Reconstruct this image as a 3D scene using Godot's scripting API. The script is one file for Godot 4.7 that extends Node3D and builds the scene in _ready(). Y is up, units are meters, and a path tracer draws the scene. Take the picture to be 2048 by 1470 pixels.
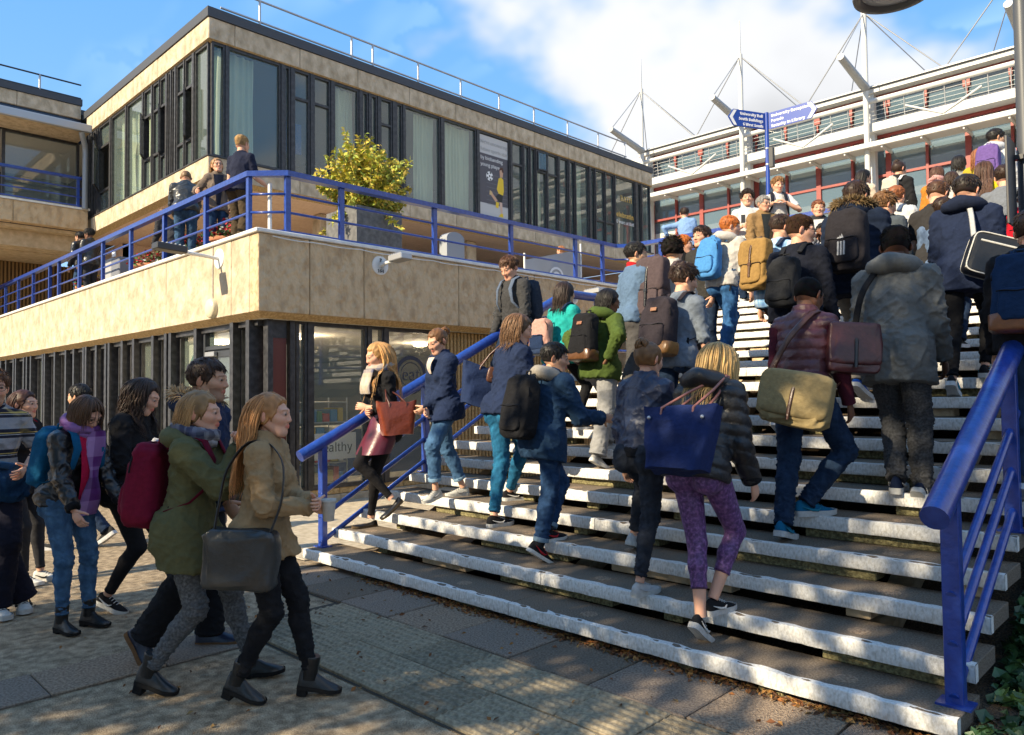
extends Node3D
# A crowd of students on wide concrete stairs between a cafe terrace and an upper square.
const STEP_R := 0.157
const STEP_T := 0.324
const STEP_Z := -3.80
const LAND_Z := -9.35
const TOP_Y := 3.925
const SX0 := -6.60
const SX1 := -0.98

var rng := RandomNumberGenerator.new()
var nz := FastNoiseLite.new()
var M := {}
var names := {}

func _ready() -> void:
	rng.seed = 11
	nz.seed = 5
	nz.frequency = 1.0
	nz.noise_type = FastNoiseLite.TYPE_SIMPLEX_SMOOTH
	nz.fractal_type = FastNoiseLite.FRACTAL_NONE
	camera_and_light()
	materials()
	ground()
	stairs()
	cafe()
	terrace()
	upper_building()
	wing()
	far_building()
	railings()
	shade_trees()
	planters()
	fixtures()
	plants()
	make_heads()
	cast()

func camera_and_light() -> void:
	var cam := Camera3D.new()
	cam.name = "camera"
	cam.position = Vector3(0, 1.63, 0)
	cam.rotation_degrees = Vector3(2.056, 44.486, -0.625)
	cam.fov = 52.14
	cam.near = 0.05
	cam.far = 4000.0
	add_child(cam)
	cam.current = true
	var env := Environment.new()
	env.background_mode = Environment.BG_SKY
	var sky := Sky.new()
	var pano := PanoramaSkyMaterial.new()
	pano.panorama = sky_texture()
	pano.energy_multiplier = 1.0
	sky.sky_material = pano
	env.sky = sky
	env.background_energy_multiplier = 1.0
	env.tonemap_mode = Environment.TONE_MAPPER_LINEAR
	env.tonemap_exposure = 2.1
	env.sdfgi_enabled = true
	env.ssao_enabled = true
	env.ssil_enabled = true
	var we := WorldEnvironment.new()
	we.name = "environment"
	we.environment = env
	add_child(we)
	var sun := DirectionalLight3D.new()
	sun.name = "sun"
	sun.light_color = Color(1.0, 0.93, 0.80)
	sun.light_energy = 1.4
	sun.light_angular_distance = 0.5
	sun.shadow_enabled = true
	add_child(sun)
	sun.look_at_from_position(Vector3.ZERO, Vector3(0.18, -0.60, -0.96), Vector3.UP)

func sky_texture() -> ImageTexture:
	var w := 2048
	var h := 1024
	var im := Image.create(w, h, false, Image.FORMAT_RGBF)
	im.fill(Color(0.42, 0.44, 0.46))
	var n := FastNoiseLite.new()
	n.seed = 23
	n.noise_type = FastNoiseLite.TYPE_SIMPLEX_SMOOTH
	n.frequency = 1.0
	n.fractal_type = FastNoiseLite.FRACTAL_FBM
	n.fractal_octaves = 6
	n.fractal_gain = 0.52
	var n2 := FastNoiseLite.new()
	n2.seed = 7
	n2.frequency = 1.0
	n2.fractal_type = FastNoiseLite.FRACTAL_FBM
	n2.fractal_octaves = 3
	# 0 at the middle of the picture is -z turned; columns run round the compass
	for y in range(0, h / 2 + 1):
		var el := (0.5 - (y + 0.5) / h) * PI
		var se := sin(el)
		var ce := cos(el)
		var t := pow(1.0 - clampf(se, 0.0, 1.0), 2.6)
		var br := lerpf(0.055, 0.26, t)
		var bg := lerpf(0.20, 0.43, t)
		var bb := lerpf(0.46, 0.62, t)
		for x in w:
			var az := wrapf((x + 0.5) / w * TAU, -PI, PI)
			var dx := sin(az) * ce
			var dz := -cos(az) * ce
			var k := 1.0 / (se + 0.32)
			var px := dx * k
			var pz := dz * k
			var c := n.get_noise_3d(px * 1.25 + 3.1, pz * 1.25, se * 0.8) * 0.72
			# banks of cloud: broad swells round the compass, clear towards the north-west
			var bank := 0.0
			for b in [-2.85, -2.0, -0.52, 0.75, 1.9]:
				var da := wrapf(az - b, -PI, PI) / 0.33
				bank += exp(-da * da)
			c += 0.70 * bank - 0.26
			c -= 0.20 * smoothstep(0.62, 0.95, se)
			var a := smoothstep(0.02, 0.30, c)
			if a <= 0.002:
				var wisp := maxf(0.0, n2.get_noise_3d(px * 2.0, pz * 6.0, 1.0)) * 0.10
				im.set_pixel(x, y, Color(br + wisp, bg + wisp, bb + wisp * 0.7))
				continue
			var sh := n2.get_noise_3d(px * 1.6 + 9.0, pz * 1.6, se * 2.0)
			var thick := smoothstep(0.25, 0.85, c)
			var l := 0.485 - 0.07 * thick - 0.24 * maxf(0.0, sh + 0.12) * (0.25 + thick)
			im.set_pixel(x, y, Color(lerpf(br, l * 0.985, a), lerpf(bg, l, a), lerpf(bb, l * 1.03, a)))
	return ImageTexture.create_from_image(im)

# ---------------------------------------------------------------- mesh building
class MB:
	var v := PackedVector3Array()
	var n := PackedVector3Array()
	var c := PackedColorArray()
	var uv := PackedVector2Array()
	var ix := PackedInt32Array()
	var col := Color(1, 1, 1)
	var use_c := false
	var use_uv := false

	func tri(a: Vector3, b: Vector3, d: Vector3) -> void:
		var nn := (b - a).cross(d - a)
		if nn.length_squared() < 1e-16:
			return
		nn = nn.normalized()
		var k := v.size()
		v.append(a); v.append(d); v.append(b)
		for i in 3:
			n.append(nn); c.append(col)
		ix.append(k); ix.append(k + 1); ix.append(k + 2)

	# corners counter-clockwise seen from outside
	func quad(a: Vector3, b: Vector3, d: Vector3, e: Vector3) -> void:
		var nn := (b - a).cross(e - a) + (d - b).cross(a - b)
		if nn.length_squared() < 1e-16:
			nn = (d - b).cross(e - d)
		nn = nn.normalized()
		var k := v.size()
		v.append(a); v.append(b); v.append(d); v.append(e)
		for i in 4:
			n.append(nn); c.append(col)
		ix.append(k); ix.append(k + 2); ix.append(k + 1)
		ix.append(k); ix.append(k + 3); ix.append(k + 2)

	func box(lo: Vector3, hi: Vector3, t := Transform3D()) -> void:
		var p := []
		for i in 8:
			p.append(t * Vector3(hi.x if i & 1 else lo.x, hi.y if i & 2 else lo.y, hi.z if i & 4 else lo.z))
		quad(p[4], p[5], p[7], p[6])
		quad(p[1], p[0], p[2], p[3])
		quad(p[5], p[1], p[3], p[7])
		quad(p[0], p[4], p[6], p[2])
		quad(p[6], p[7], p[3], p[2])
		quad(p[0], p[1], p[5], p[4])

	# box with chamfered edges
	func cbox(lo: Vector3, hi: Vector3, b: float, t := Transform3D()) -> void:
		var ce := (lo + hi) * 0.5
		var h := (hi - lo) * 0.5
		b = minf(b, minf(h.x, minf(h.y, h.z)) * 0.9)
		for ax in 3:
			var u := (ax + 1) % 3
			var w := (ax + 2) % 3
			for s in [-1.0, 1.0]:
				var q := []
				for k in [[-1, -1], [1, -1], [1, 1], [-1, 1]]:
					var p := Vector3.ZERO
					p[ax] = s * h[ax]
					p[u] = k[0] * (h[u] - b)
					p[w] = k[1] * (h[w] - b)
					q.append(t * (ce + p))
				if s > 0: quad(q[0], q[1], q[2], q[3])
				else: quad(q[3], q[2], q[1], q[0])
			for s in [-1.0, 1.0]:
				for r in [-1.0, 1.0]:
					var a0 := Vector3.ZERO
					var a1 := Vector3.ZERO
					a0[u] = s * h[u]; a0[w] = r * (h[w] - b)
					a1[u] = s * (h[u] - b); a1[w] = r * h[w]
					var b0 := a0
					var b1 := a1
					a0[ax] = -(h[ax] - b); a1[ax] = -(h[ax] - b)
					b0[ax] = h[ax] - b; b1[ax] = h[ax] - b
					_oq(t, ce, a0, a1, b1, b0)
		for k in 8:
			var sx := 1.0 if k & 1 else -1.0
			var sy := 1.0 if k & 2 else -1.0
			var sz := 1.0 if k & 4 else -1.0
			var p1 := Vector3(sx * h.x, sy * (h.y - b), sz * (h.z - b))
			var p2 := Vector3(sx * (h.x - b), sy * h.y, sz * (h.z - b))
			var p3 := Vector3(sx * (h.x - b), sy * (h.y - b), sz * h.z)
			if sx * sy * sz > 0: tri(t * (ce + p1), t * (ce + p2), t * (ce + p3))
			else: tri(t * (ce + p1), t * (ce + p3), t * (ce + p2))

	func _oq(t: Transform3D, ce: Vector3, a: Vector3, b: Vector3, d: Vector3, e: Vector3) -> void:
		var nn := (b - a).cross(e - a)
		if nn.dot(a + d) > 0: quad(t * (ce + a), t * (ce + b), t * (ce + d), t * (ce + e))
		else: quad(t * (ce + e), t * (ce + d), t * (ce + b), t * (ce + a))

	# smooth strip grid: rows of points, closed across if wrap
	func grid(rows: Array, wrap := true, cols = null) -> void:
		var nr := rows.size()
		var nc: int = rows[0].size()
		var k := v.size()
		for i in nr:
			var r: PackedVector3Array = rows[i]
			for j in nc:
				v.append(r[j])
				c.append(col if cols == null else cols[i][j])
				var ja := j - 1
				var jb := j + 1
				if wrap:
					ja = (j + nc - 1) % nc
					jb = (j + 1) % nc
				else:
					ja = maxi(ja, 0)
					jb = mini(jb, nc - 1)
				var dv: Vector3 = rows[mini(i + 1, nr - 1)][j] - rows[maxi(i - 1, 0)][j]
				var du: Vector3 = r[jb] - r[ja]
				var nn := du.cross(dv)
				if nn.length_squared() < 1e-18:
					# collapsed end row
					var other: PackedVector3Array = rows[1] if i == 0 else rows[nr - 2]
					nn = r[j] - other[0].lerp(other[nc / 2], 0.5)
				n.append(nn.normalized())
		for i in nr - 1:
			for j in (nc if wrap else nc - 1):
				var a := k + i * nc + j
				var b := k + i * nc + (j + 1) % nc
				var d := a + nc
				var e := b + nc
				ix.append(a); ix.append(e); ix.append(b)
				ix.append(a); ix.append(d); ix.append(e)

	# tube along points; r is a float or an array; caps rounded a little
	func tube(pts: Array, r, sides := 8, cap := true, flat := 1.0, up := Vector3.UP, cols = null) -> void:
		var m := pts.size()
		var rows := []
		var cc := []
		var prev := Vector3.ZERO
		for i in m:
			var d: Vector3 = pts[mini(i + 1, m - 1)] - pts[maxi(i - 1, 0)]
			d = d.normalized() if d.length_squared() > 1e-12 else Vector3.UP
			var s: Vector3
			if i == 0:
				s = d.cross(up)
				if s.length_squared() < 1e-4:
					s = d.cross(Vector3.RIGHT if absf(d.x) < 0.9 else Vector3.BACK)
			else:
				s = prev - d * prev.dot(d)
			s = s.normalized()
			prev = s
			var w := d.cross(s)
			var rad: float = r if not (r is Array or r is PackedFloat32Array) else r[i]
			var ring := PackedVector3Array()
			for j in sides:
				var a := TAU * j / sides
				ring.append(pts[i] + (s * cos(a) + w * sin(a) * flat) * rad)
			rows.append(ring)
			if cols != null:
				var rc := PackedColorArray()
				for j in sides: rc.append(cols[i])
				cc.append(rc)
		# rings run clockwise or not; check with the first
		if cap:
			var a0 := PackedVector3Array()
			var a1 := PackedVector3Array()
			for j in sides:
				a0.append(pts[0])
				a1.append(pts[m - 1])
			flat_cap(rows[0], pts[0], true)
			flat_cap(rows[m - 1], pts[m - 1], false)
		grid(rows, true, cc if cols != null else null)

	func flat_cap(ring: PackedVector3Array, ce: Vector3, first: bool) -> void:
		var m := ring.size()
		for j in m:
			if first: tri(ce, ring[(j + 1) % m], ring[j])
			else: tri(ce, ring[j], ring[(j + 1) % m])

	# lathe about an axis through base, profile of (radius, height)
	func lathe(base: Vector3, prof: Array, sides := 20, t := Basis()) -> void:
		var rows := []
		for p in prof:
			var ring := PackedVector3Array()
			for j in sides:
				var a := -TAU * j / sides
				ring.append(base + t * Vector3(cos(a) * p.x, p.y, sin(a) * p.x))
			rows.append(ring)
		grid(rows, true)

	func ellipsoid(ce: Vector3, r: Vector3, la := 8, lo := 12, b := Basis()) -> void:
		var rows := []
		for i in la + 1:
			var p := -PI * 0.5 + PI * i / la
			var ring := PackedVector3Array()
			for j in lo:
				var a := -TAU * j / lo
				ring.append(ce + b * Vector3(cos(a) * cos(p) * r.x, sin(p) * r.y, sin(a) * cos(p) * r.z))
			rows.append(ring)
		grid(rows, true)

	func smooth_normals() -> void:
		n = PackedVector3Array()
		n.resize(v.size())
		n.fill(Vector3.ZERO)
		for i in range(0, ix.size(), 3):
			var a := ix[i]
			var b := ix[i + 1]
			var d := ix[i + 2]
			var nn := (v[d] - v[a]).cross(v[b] - v[a])
			n[a] += nn; n[b] += nn; n[d] += nn
		for i in n.size():
			n[i] = n[i].normalized() if n[i].length_squared() > 1e-20 else Vector3.UP

	func mesh() -> ArrayMesh:
		var arr := []
		arr.resize(Mesh.ARRAY_MAX)
		arr[Mesh.ARRAY_VERTEX] = v
		arr[Mesh.ARRAY_NORMAL] = n
		if use_c: arr[Mesh.ARRAY_COLOR] = c
		if use_uv: arr[Mesh.ARRAY_TEX_UV] = uv
		arr[Mesh.ARRAY_INDEX] = ix
		var m := ArrayMesh.new()
		m.add_surface_from_arrays(Mesh.PRIMITIVE_TRIANGLES, arr)
		return m

func put(mb, called: String, mat: Material, parent: Node = self) -> MeshInstance3D:
	var o := MeshInstance3D.new()
	o.mesh = mb.mesh() if mb is MB else mb
	o.material_override = mat
	o.cast_shadow = GeometryInstance3D.SHADOW_CASTING_SETTING_ON
	o.name = called
	parent.add_child(o, true)
	return o

func at_node(called: String, where := Vector3.ZERO, turn := 0.0, parent: Node = self) -> Node3D:
	var o := Node3D.new()
	o.name = numbered(called)
	parent.add_child(o)
	o.position = where
	o.rotation.y = turn
	return o

func numbered(called: String) -> String:
	var k: int = names.get(called, 0)
	names[called] = k + 1
	return called if k == 0 else "%s_%03d" % [called, k]

func thing(called: String, label: String, category: String, where := Vector3.ZERO, turn := 0.0, group := "") -> Node3D:
	var o := at_node(called, where, turn)
	tag(o, label, category, group)
	return o

func tag(o: Node, label: String, category: String, group := "") -> Node:
	o.set_meta("label", label)
	o.set_meta("category", category)
	if group != "": o.set_meta("group", group)
	return o

func structure(o: Node) -> Node:
	o.set_meta("kind", "structure")
	return o

func bx(x0: float, x1: float, y0: float, y1: float, z0: float, z1: float, called: String, mat: Material, parent: Node = self, bev := 0.0) -> MeshInstance3D:
	var b := MB.new()
	var lo := Vector3(minf(x0, x1), minf(y0, y1), minf(z0, z1))
	var hi := Vector3(maxf(x0, x1), maxf(y0, y1), maxf(z0, z1))
	if bev > 0.0: b.cbox(lo, hi, bev)
	else: b.box(lo, hi)
	return put(b, called, mat, parent)

func tube_obj(pts: Array, r, called: String, mat: Material, parent: Node = self, sides := 10) -> MeshInstance3D:
	var b := MB.new()
	b.tube(pts, r, sides)
	return put(b, called, mat, parent)

# ---------------------------------------------------------------- materials
func lin(r: float, g: float, b: float) -> Color:
	return Color(r, g, b).linear_to_srgb()

func noise_tex(freq: float, c0: Color, c1: Color, oct := 4, size := 512, seed := 1, as_normal := false, bump := 6.0, c_mid = null, cell := false) -> NoiseTexture2D:
	var n := FastNoiseLite.new()
	n.seed = seed
	n.frequency = freq
	n.fractal_octaves = oct
	n.noise_type = FastNoiseLite.TYPE_SIMPLEX_SMOOTH
	if cell:
		n.noise_type = FastNoiseLite.TYPE_CELLULAR
		n.cellular_return_type = FastNoiseLite.RETURN_DISTANCE
	var t := NoiseTexture2D.new()
	t.width = size
	t.height = size
	t.seamless = true
	t.noise = n
	if as_normal:
		t.as_normal_map = true
		t.bump_strength = bump
	else:
		var g := Gradient.new()
		if c_mid == null:
			g.colors = PackedColorArray([c0, c1])
			g.offsets = PackedFloat32Array([0.15, 0.85])
		else:
			g.colors = PackedColorArray([c0, c_mid, c1])
			g.offsets = PackedFloat32Array([0.12, 0.5, 0.88])
		t.color_ramp = g
	return t

func plain(col: Color, rough := 0.8, metal := 0.0, spec := 0.5) -> StandardMaterial3D:
	var m := StandardMaterial3D.new()
	m.albedo_color = col
	m.roughness = rough
	m.metallic = metal
	m.metallic_specular = spec
	return m

func tri_mat(tex: Texture2D, scale: Vector3, rough := 0.85, nrm: Texture2D = null, nstr := 1.0, world := true, tint := Color(1, 1, 1)) -> StandardMaterial3D:
	var m := StandardMaterial3D.new()
	m.albedo_color = tint
	m.albedo_texture = tex
	m.roughness = rough
	m.uv1_triplanar = true
	m.uv1_world_triplanar = world
	m.uv1_scale = scale
	m.uv1_triplanar_sharpness = 8.0
	if nrm != null:
		m.normal_enabled = true
		m.normal_texture = nrm
		m.normal_scale = nstr
	return m

func fabric(col: Color, rough := 0.92, rimv := 0.05) -> StandardMaterial3D:
	var m := StandardMaterial3D.new()
	m.albedo_color = col
	m.albedo_texture = M.cloth_tex
	m.roughness = rough
	m.metallic_specular = 0.5 if rough < 0.6 else 0.28
	m.uv1_triplanar = true
	m.uv1_scale = Vector3(2.4, 2.4, 2.4)
	m.normal_enabled = true
	m.normal_texture = M.cloth_nrm
	m.normal_scale = 0.55
	if rimv > 0.0:
		m.rim_enabled = true
		m.rim = rimv
	return m

func materials() -> void:
	M.cloth_tex = noise_tex(0.02, Color(0.90, 0.90, 0.90), Color(1, 1, 1), 5, 512, 3)
	M.cloth_nrm = noise_tex(0.010, Color.BLACK, Color.WHITE, 5, 512, 8, true, 9.0)
	M.cloth_nrm.noise.fractal_type = FastNoiseLite.FRACTAL_RIDGED
	M.cloth_nrm.noise.domain_warp_enabled = true
	M.cloth_nrm.noise.domain_warp_amplitude = 40.0
	M.cloth_nrm.noise.domain_warp_frequency = 0.012
	M.rough_nrm = noise_tex(0.05, Color.BLACK, Color.WHITE, 5, 512, 21, true, 7.0)
	M.fine_nrm = noise_tex(0.25, Color.BLACK, Color.WHITE, 3, 512, 22, true, 5.0)
	# weathered concrete: streaky in height, patchy along
	var ct := noise_tex(0.012, lin(0.56, 0.462, 0.33), lin(0.64, 0.535, 0.395), 7, 1024, 31, false, 6.0, lin(0.61, 0.505, 0.37))
	M.conc = tri_mat(ct, Vector3(0.30, 0.20, 0.30), 0.9, M.rough_nrm, 0.3)
	M.conc.detail_enabled = true
	var st := noise_tex(0.02, lin(0.62, 0.60, 0.56), lin(1, 1, 1), 5, 512, 33)
	M.conc.detail_albedo = st
	M.conc.detail_blend_mode = BaseMaterial3D.BLEND_MODE_MUL
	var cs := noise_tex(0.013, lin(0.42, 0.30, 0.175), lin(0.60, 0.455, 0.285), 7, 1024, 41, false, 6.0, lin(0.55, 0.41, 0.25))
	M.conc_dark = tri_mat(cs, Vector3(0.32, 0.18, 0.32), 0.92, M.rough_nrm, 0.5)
	var wt := noise_tex(0.03, lin(0.52, 0.50, 0.455), lin(0.74, 0.73, 0.70), 7, 1024, 51, false, 6.0, lin(0.70, 0.685, 0.65))
	M.step_white = tri_mat(wt, Vector3(1.6, 0.7, 1.6), 0.8, M.rough_nrm, 0.35)
	var tt := noise_tex(0.05, lin(0.10, 0.075, 0.053), lin(0.26, 0.205, 0.15), 6, 1024, 61, false, 6.0, lin(0.18, 0.14, 0.10))
	M.tread = tri_mat(tt, Vector3(1.3, 1.3, 1.3), 0.95, M.fine_nrm, 0.9)
	var mo := noise_tex(0.03, lin(0.10, 0.085, 0.04), lin(0.30, 0.27, 0.13), 5, 512, 71)
	M.moss = tri_mat(mo, Vector3(2, 2, 2), 1.0, M.rough_nrm, 1.0)
	# exposed aggregate
	var ag := noise_tex(0.09, lin(0.15, 0.10, 0.06), lin(0.70, 0.56, 0.38), 5, 1024, 81, false, 6.0, lin(0.50, 0.385, 0.245))
	M.aggregate = tri_mat(ag, Vector3(1.1, 1.1, 1.1), 0.95, M.fine_nrm, 1.2)
	M.aggregate.detail_enabled = true
	M.aggregate.detail_albedo = noise_tex(0.008, lin(0.42, 0.40, 0.37), lin(1, 1, 1), 6, 1024, 82)
	M.aggregate.detail_blend_mode = BaseMaterial3D.BLEND_MODE_MUL
	var sl := noise_tex(0.06, lin(0.12, 0.088, 0.064), lin(0.33, 0.26, 0.195), 5, 1024, 91, false, 6.0, lin(0.225, 0.172, 0.128))
	M.slab = tri_mat(sl, Vector3(0.9, 0.9, 0.9), 0.95, M.fine_nrm, 0.9)
	M.slab_b = tri_mat(sl, Vector3(0.8, 0.8, 0.8), 0.95, M.fine_nrm, 0.9, true, Color(0.86, 0.86, 0.84))
	M.slab_c = tri_mat(sl, Vector3(0.7, 0.7, 0.7), 0.95, M.fine_nrm, 0.9, true, Color(1.1, 1.07, 1.02))
	var co := noise_tex(0.05, lin(0.19, 0.15, 0.095), lin(0.42, 0.345, 0.225), 5, 512, 95)
	M.corduroy = tri_mat(co, Vector3(1.1, 1.1, 1.1), 0.93, M.fine_nrm, 0.8)
	M.corduroy_b = tri_mat(co, Vector3(0.9, 0.9, 0.9), 0.93, M.fine_nrm, 0.8, true, Color(0.88, 0.88, 0.88))
	var lt := noise_tex(0.03, lin(0.36, 0.30, 0.21), lin(0.54, 0.46, 0.34), 5, 512, 97)
	M.far_white = plain(lin(0.56, 0.56, 0.54), 0.5)
	M.far_glass = StandardMaterial3D.new()
	M.far_glass.albedo_color = Color(0.42, 0.52, 0.58, 0.42)
	M.far_glass.transparency = BaseMaterial3D.TRANSPARENCY_ALPHA
	M.far_glass.roughness = 0.02
	M.far_glass.metallic_specular = 0.85
	M.plaza = tri_mat(lt, Vector3(0.5, 0.5, 0.5), 0.95, M.fine_nrm, 0.5)
	M.joint = plain(lin(0.05, 0.042, 0.03), 1.0)
	M.soil = tri_mat(noise_tex(0.06, lin(0.03, 0.02, 0.012), lin(0.13, 0.085, 0.045), 5, 512, 99), Vector3(2, 2, 2), 1.0, M.rough_nrm, 1.5)
	M.black = tri_mat(noise_tex(0.03, lin(0.018, 0.018, 0.02), lin(0.05, 0.05, 0.054), 4, 256, 101), Vector3(1, 1, 1), 0.45)
	M.dark_rail = plain(lin(0.035, 0.04, 0.05), 0.5)
	M.coping = plain(lin(0.045, 0.05, 0.062), 0.55)
	M.galv = plain(lin(0.42, 0.43, 0.45), 0.45, 0.6)
	M.white_paint = tri_mat(noise_tex(0.03, lin(0.62, 0.61, 0.58), lin(0.80, 0.79, 0.76), 4, 256, 103), Vector3(0.6, 0.6, 0.6), 0.5)
	M.white_metal = plain(lin(0.70, 0.70, 0.68), 0.4)
	M.grey_metal = plain(lin(0.30, 0.31, 0.32), 0.45, 0.3)
	M.dark_metal = plain(lin(0.03, 0.03, 0.033), 0.45)
	var bl := noise_tex(0.02, lin(0.010, 0.036, 0.22), lin(0.018, 0.062, 0.33), 5, 512, 105)
	M.blue = tri_mat(bl, Vector3(1.2, 1.2, 1.2), 0.32, M.rough_nrm, 0.12)
	M.blue.clearcoat_enabled = true
	M.blue.clearcoat = 0.4
	M.blue.clearcoat_roughness = 0.2
	M.sign_blue = plain(lin(0.012, 0.05, 0.30), 0.4)
	M.letter_white = plain(lin(0.8, 0.8, 0.8), 0.6)
	M.letter_black = plain(lin(0.02, 0.02, 0.02), 0.6)
	M.letter_gold = plain(lin(0.62, 0.40, 0.10), 0.5)
	M.red = tri_mat(noise_tex(0.03, lin(0.22, 0.035, 0.028), lin(0.32, 0.06, 0.045), 4, 256, 107), Vector3(1, 1, 1), 0.5)
	M.glass = StandardMaterial3D.new()
	M.glass.albedo_color = Color(0.55, 0.62, 0.6, 0.16)
	M.glass.transparency = BaseMaterial3D.TRANSPARENCY_ALPHA
	M.glass.roughness = 0.01
	M.glass.metallic_specular = 0.7
	M.dirty_glass = StandardMaterial3D.new()
	M.dirty_glass.albedo_color = Color(0.5, 0.55, 0.52, 0.22)
	M.dirty_glass.transparency = BaseMaterial3D.TRANSPARENCY_ALPHA
	M.dirty_glass.roughness = 0.03
	M.dirty_glass.metallic_specular = 0.7
	M.curtain = plain(lin(0.46, 0.56, 0.40), 0.95)
	M.curtain.backlight_enabled = true
	M.curtain.backlight = Color(0.25, 0.3, 0.2)
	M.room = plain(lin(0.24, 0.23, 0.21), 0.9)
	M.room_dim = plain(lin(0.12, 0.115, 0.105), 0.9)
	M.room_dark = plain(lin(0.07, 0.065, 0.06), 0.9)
	M.ceiling = plain(lin(0.55, 0.53, 0.48), 0.9)
	M.timber = tri_mat(noise_tex(0.02, lin(0.58, 0.41, 0.31), lin(0.72, 0.54, 0.43), 4, 512, 109), Vector3(0.3, 1, 3.0), 0.8)
	M.soffit = tri_mat(noise_tex(0.02, lin(0.45, 0.35, 0.22), lin(0.62, 0.50, 0.34), 4, 512, 111), Vector3(0.4, 0.4, 0.4), 0.9)
	M.brown_panel = plain(lin(0.12, 0.03, 0.022), 0.4)
	M.plinth = tri_mat(noise_tex(0.04, lin(0.34, 0.22, 0.09), lin(0.56, 0.40, 0.20), 5, 512, 113), Vector3(0.8, 0.8, 0.8), 0.9, M.rough_nrm, 0.4)
	M.terracotta = plain(lin(0.42, 0.17, 0.085), 0.85)
	M.leaf_litter = plain(lin(0.19, 0.08, 0.025), 0.9)

func rect_ground(x0: float, x1: float, z0: float, z1: float, y: float) -> MB:
	var b := MB.new()
	b.quad(Vector3(x0, y, z1), Vector3(x1, y, z1), Vector3(x1, y, z0), Vector3(x0, y, z0))
	return b

func ground() -> void:
	# lower level: one large sheet
	structure(put(rect_ground(-400, 400, -400, 400, -0.004), "ground", M.aggregate))
	# hollow under the treads, seen through the gaps
	structure(put(rect_ground(SX0 - 0.1, SX1 + 0.05, -13.3, -3.98, 0.002), "earth_under_stairs", M.soil))
	# row of big slabs along the first step
	var row := at_node("slab_paving")
	structure(row)
	put(rect_ground(-6.5, 2.3, -4.0, -3.28, 0.001), "bedding", M.joint, row)
	var x := 2.28
	var mats := [M.slab, M.slab_b, M.slab, M.slab_c]
	var k := 0
	while x > -6.4:
		var tilt := Transform3D(Basis(Vector3(1, 0, 0), rng.randf_range(-0.004, 0.004)), Vector3.ZERO)
		var b := MB.new()
		b.cbox(Vector3(-0.303, -0.03, -0.335), Vector3(0.303, 0.022 + rng.randf_range(-0.003, 0.003), 0.335), 0.007, Transform3D(tilt.basis, Vector3(x - 0.31, 0, -3.63)))
		put(b, "paving_slab", mats[(k * 7 + 1) % 4], row)
		x -= 0.62
		k += 1
	# ribbed warning tiles, two rows, ribs parallel to the steps
	var cord := at_node("ribbed_paving")
	structure(cord)
	put(rect_ground(-5.22, 2.13, -3.29, -2.43, 0.001), "bedding", M.joint, cord)
	var tm := MB.new()
	tm.cbox(Vector3(-0.209, -0.03, -0.207), Vector3(0.209, 0.017, 0.207), 0.004)
	for r in 7:
		var zz := -0.18 + r * 0.06
		# rib: a rounded ridge
		var rows := []
		for s in [-1.0, 1.0]:
			var ring := PackedVector3Array()
			for q in [[-0.017, 0.0165], [-0.009, 0.0245], [0.0, 0.0265], [0.009, 0.0245], [0.017, 0.0165]]:
				ring.append(Vector3(s * 0.2, q[1], zz + q[0]))
			rows.append(ring)
		var e0: PackedVector3Array = rows[0]
		var e1: PackedVector3Array = rows[1]
		var ca := PackedVector3Array()
		var cb := PackedVector3Array()
		for q in e0.size():
			ca.append(Vector3(-0.206, 0.0165, e0[q].z))
			cb.append(Vector3(0.206, 0.0165, e1[q].z))
		var g := [ca, e0, e1, cb]
		for gi in 4:
			g[gi].reverse()
		tm.grid(g, false)
	var tmesh := tm.mesh()
	x = 2.12
	k = 0
	while x > -5.0:
		for r in 2:
			var o := put(tmesh, "ribbed_tile", M.corduroy if (k * 5 + r * 3) % 4 else M.corduroy_b, cord)
			o.position = Vector3(x - 0.2125, rng.randf_range(-0.002, 0.002), -2.655 - r * 0.425)
		x -= 0.425
		k += 1
	# dark border course running out towards the camera's left
	var band := at_node("border_course")
	structure(band)
	put(rect_ground(-5.21, -4.75, -2.43, 9.0, 0.0015), "bedding", M.joint, band)
	var z := -2.44
	k = 0
	while z < 6.0:
		var ln := 0.62
		var b := MB.new()
		b.cbox(Vector3(-5.205, -0.03, z + 0.004), Vector3(-4.755, 0.012, z + ln - 0.004), 0.005)
		put(b, "border_slab", mats[(k * 3) % 4], band)
		z += ln
		k += 1
	# lighter paving before the cafe
	var cp := at_node("cafe_paving")
	structure(cp)
	put(rect_ground(-40, -6.75, -12.5, -3.9, 0.0005), "bedding", M.joint, cp)
	for ix in 14:
		for iz in 4:
			var px := -6.78 - ix * 1.2
			var pz := -3.92 - iz * 1.2
			if px < -10.3 and pz < -5.0: continue
			var b := MB.new()
			b.cbox(Vector3(px - 1.195, -0.05, pz - 1.195), Vector3(px, 0.006, pz), 0.004)
			put(b, "paving_slab", M.plaza, cp)
	# fallen leaves in the gutter under the first step and a few strays
	leaf_litter()

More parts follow.
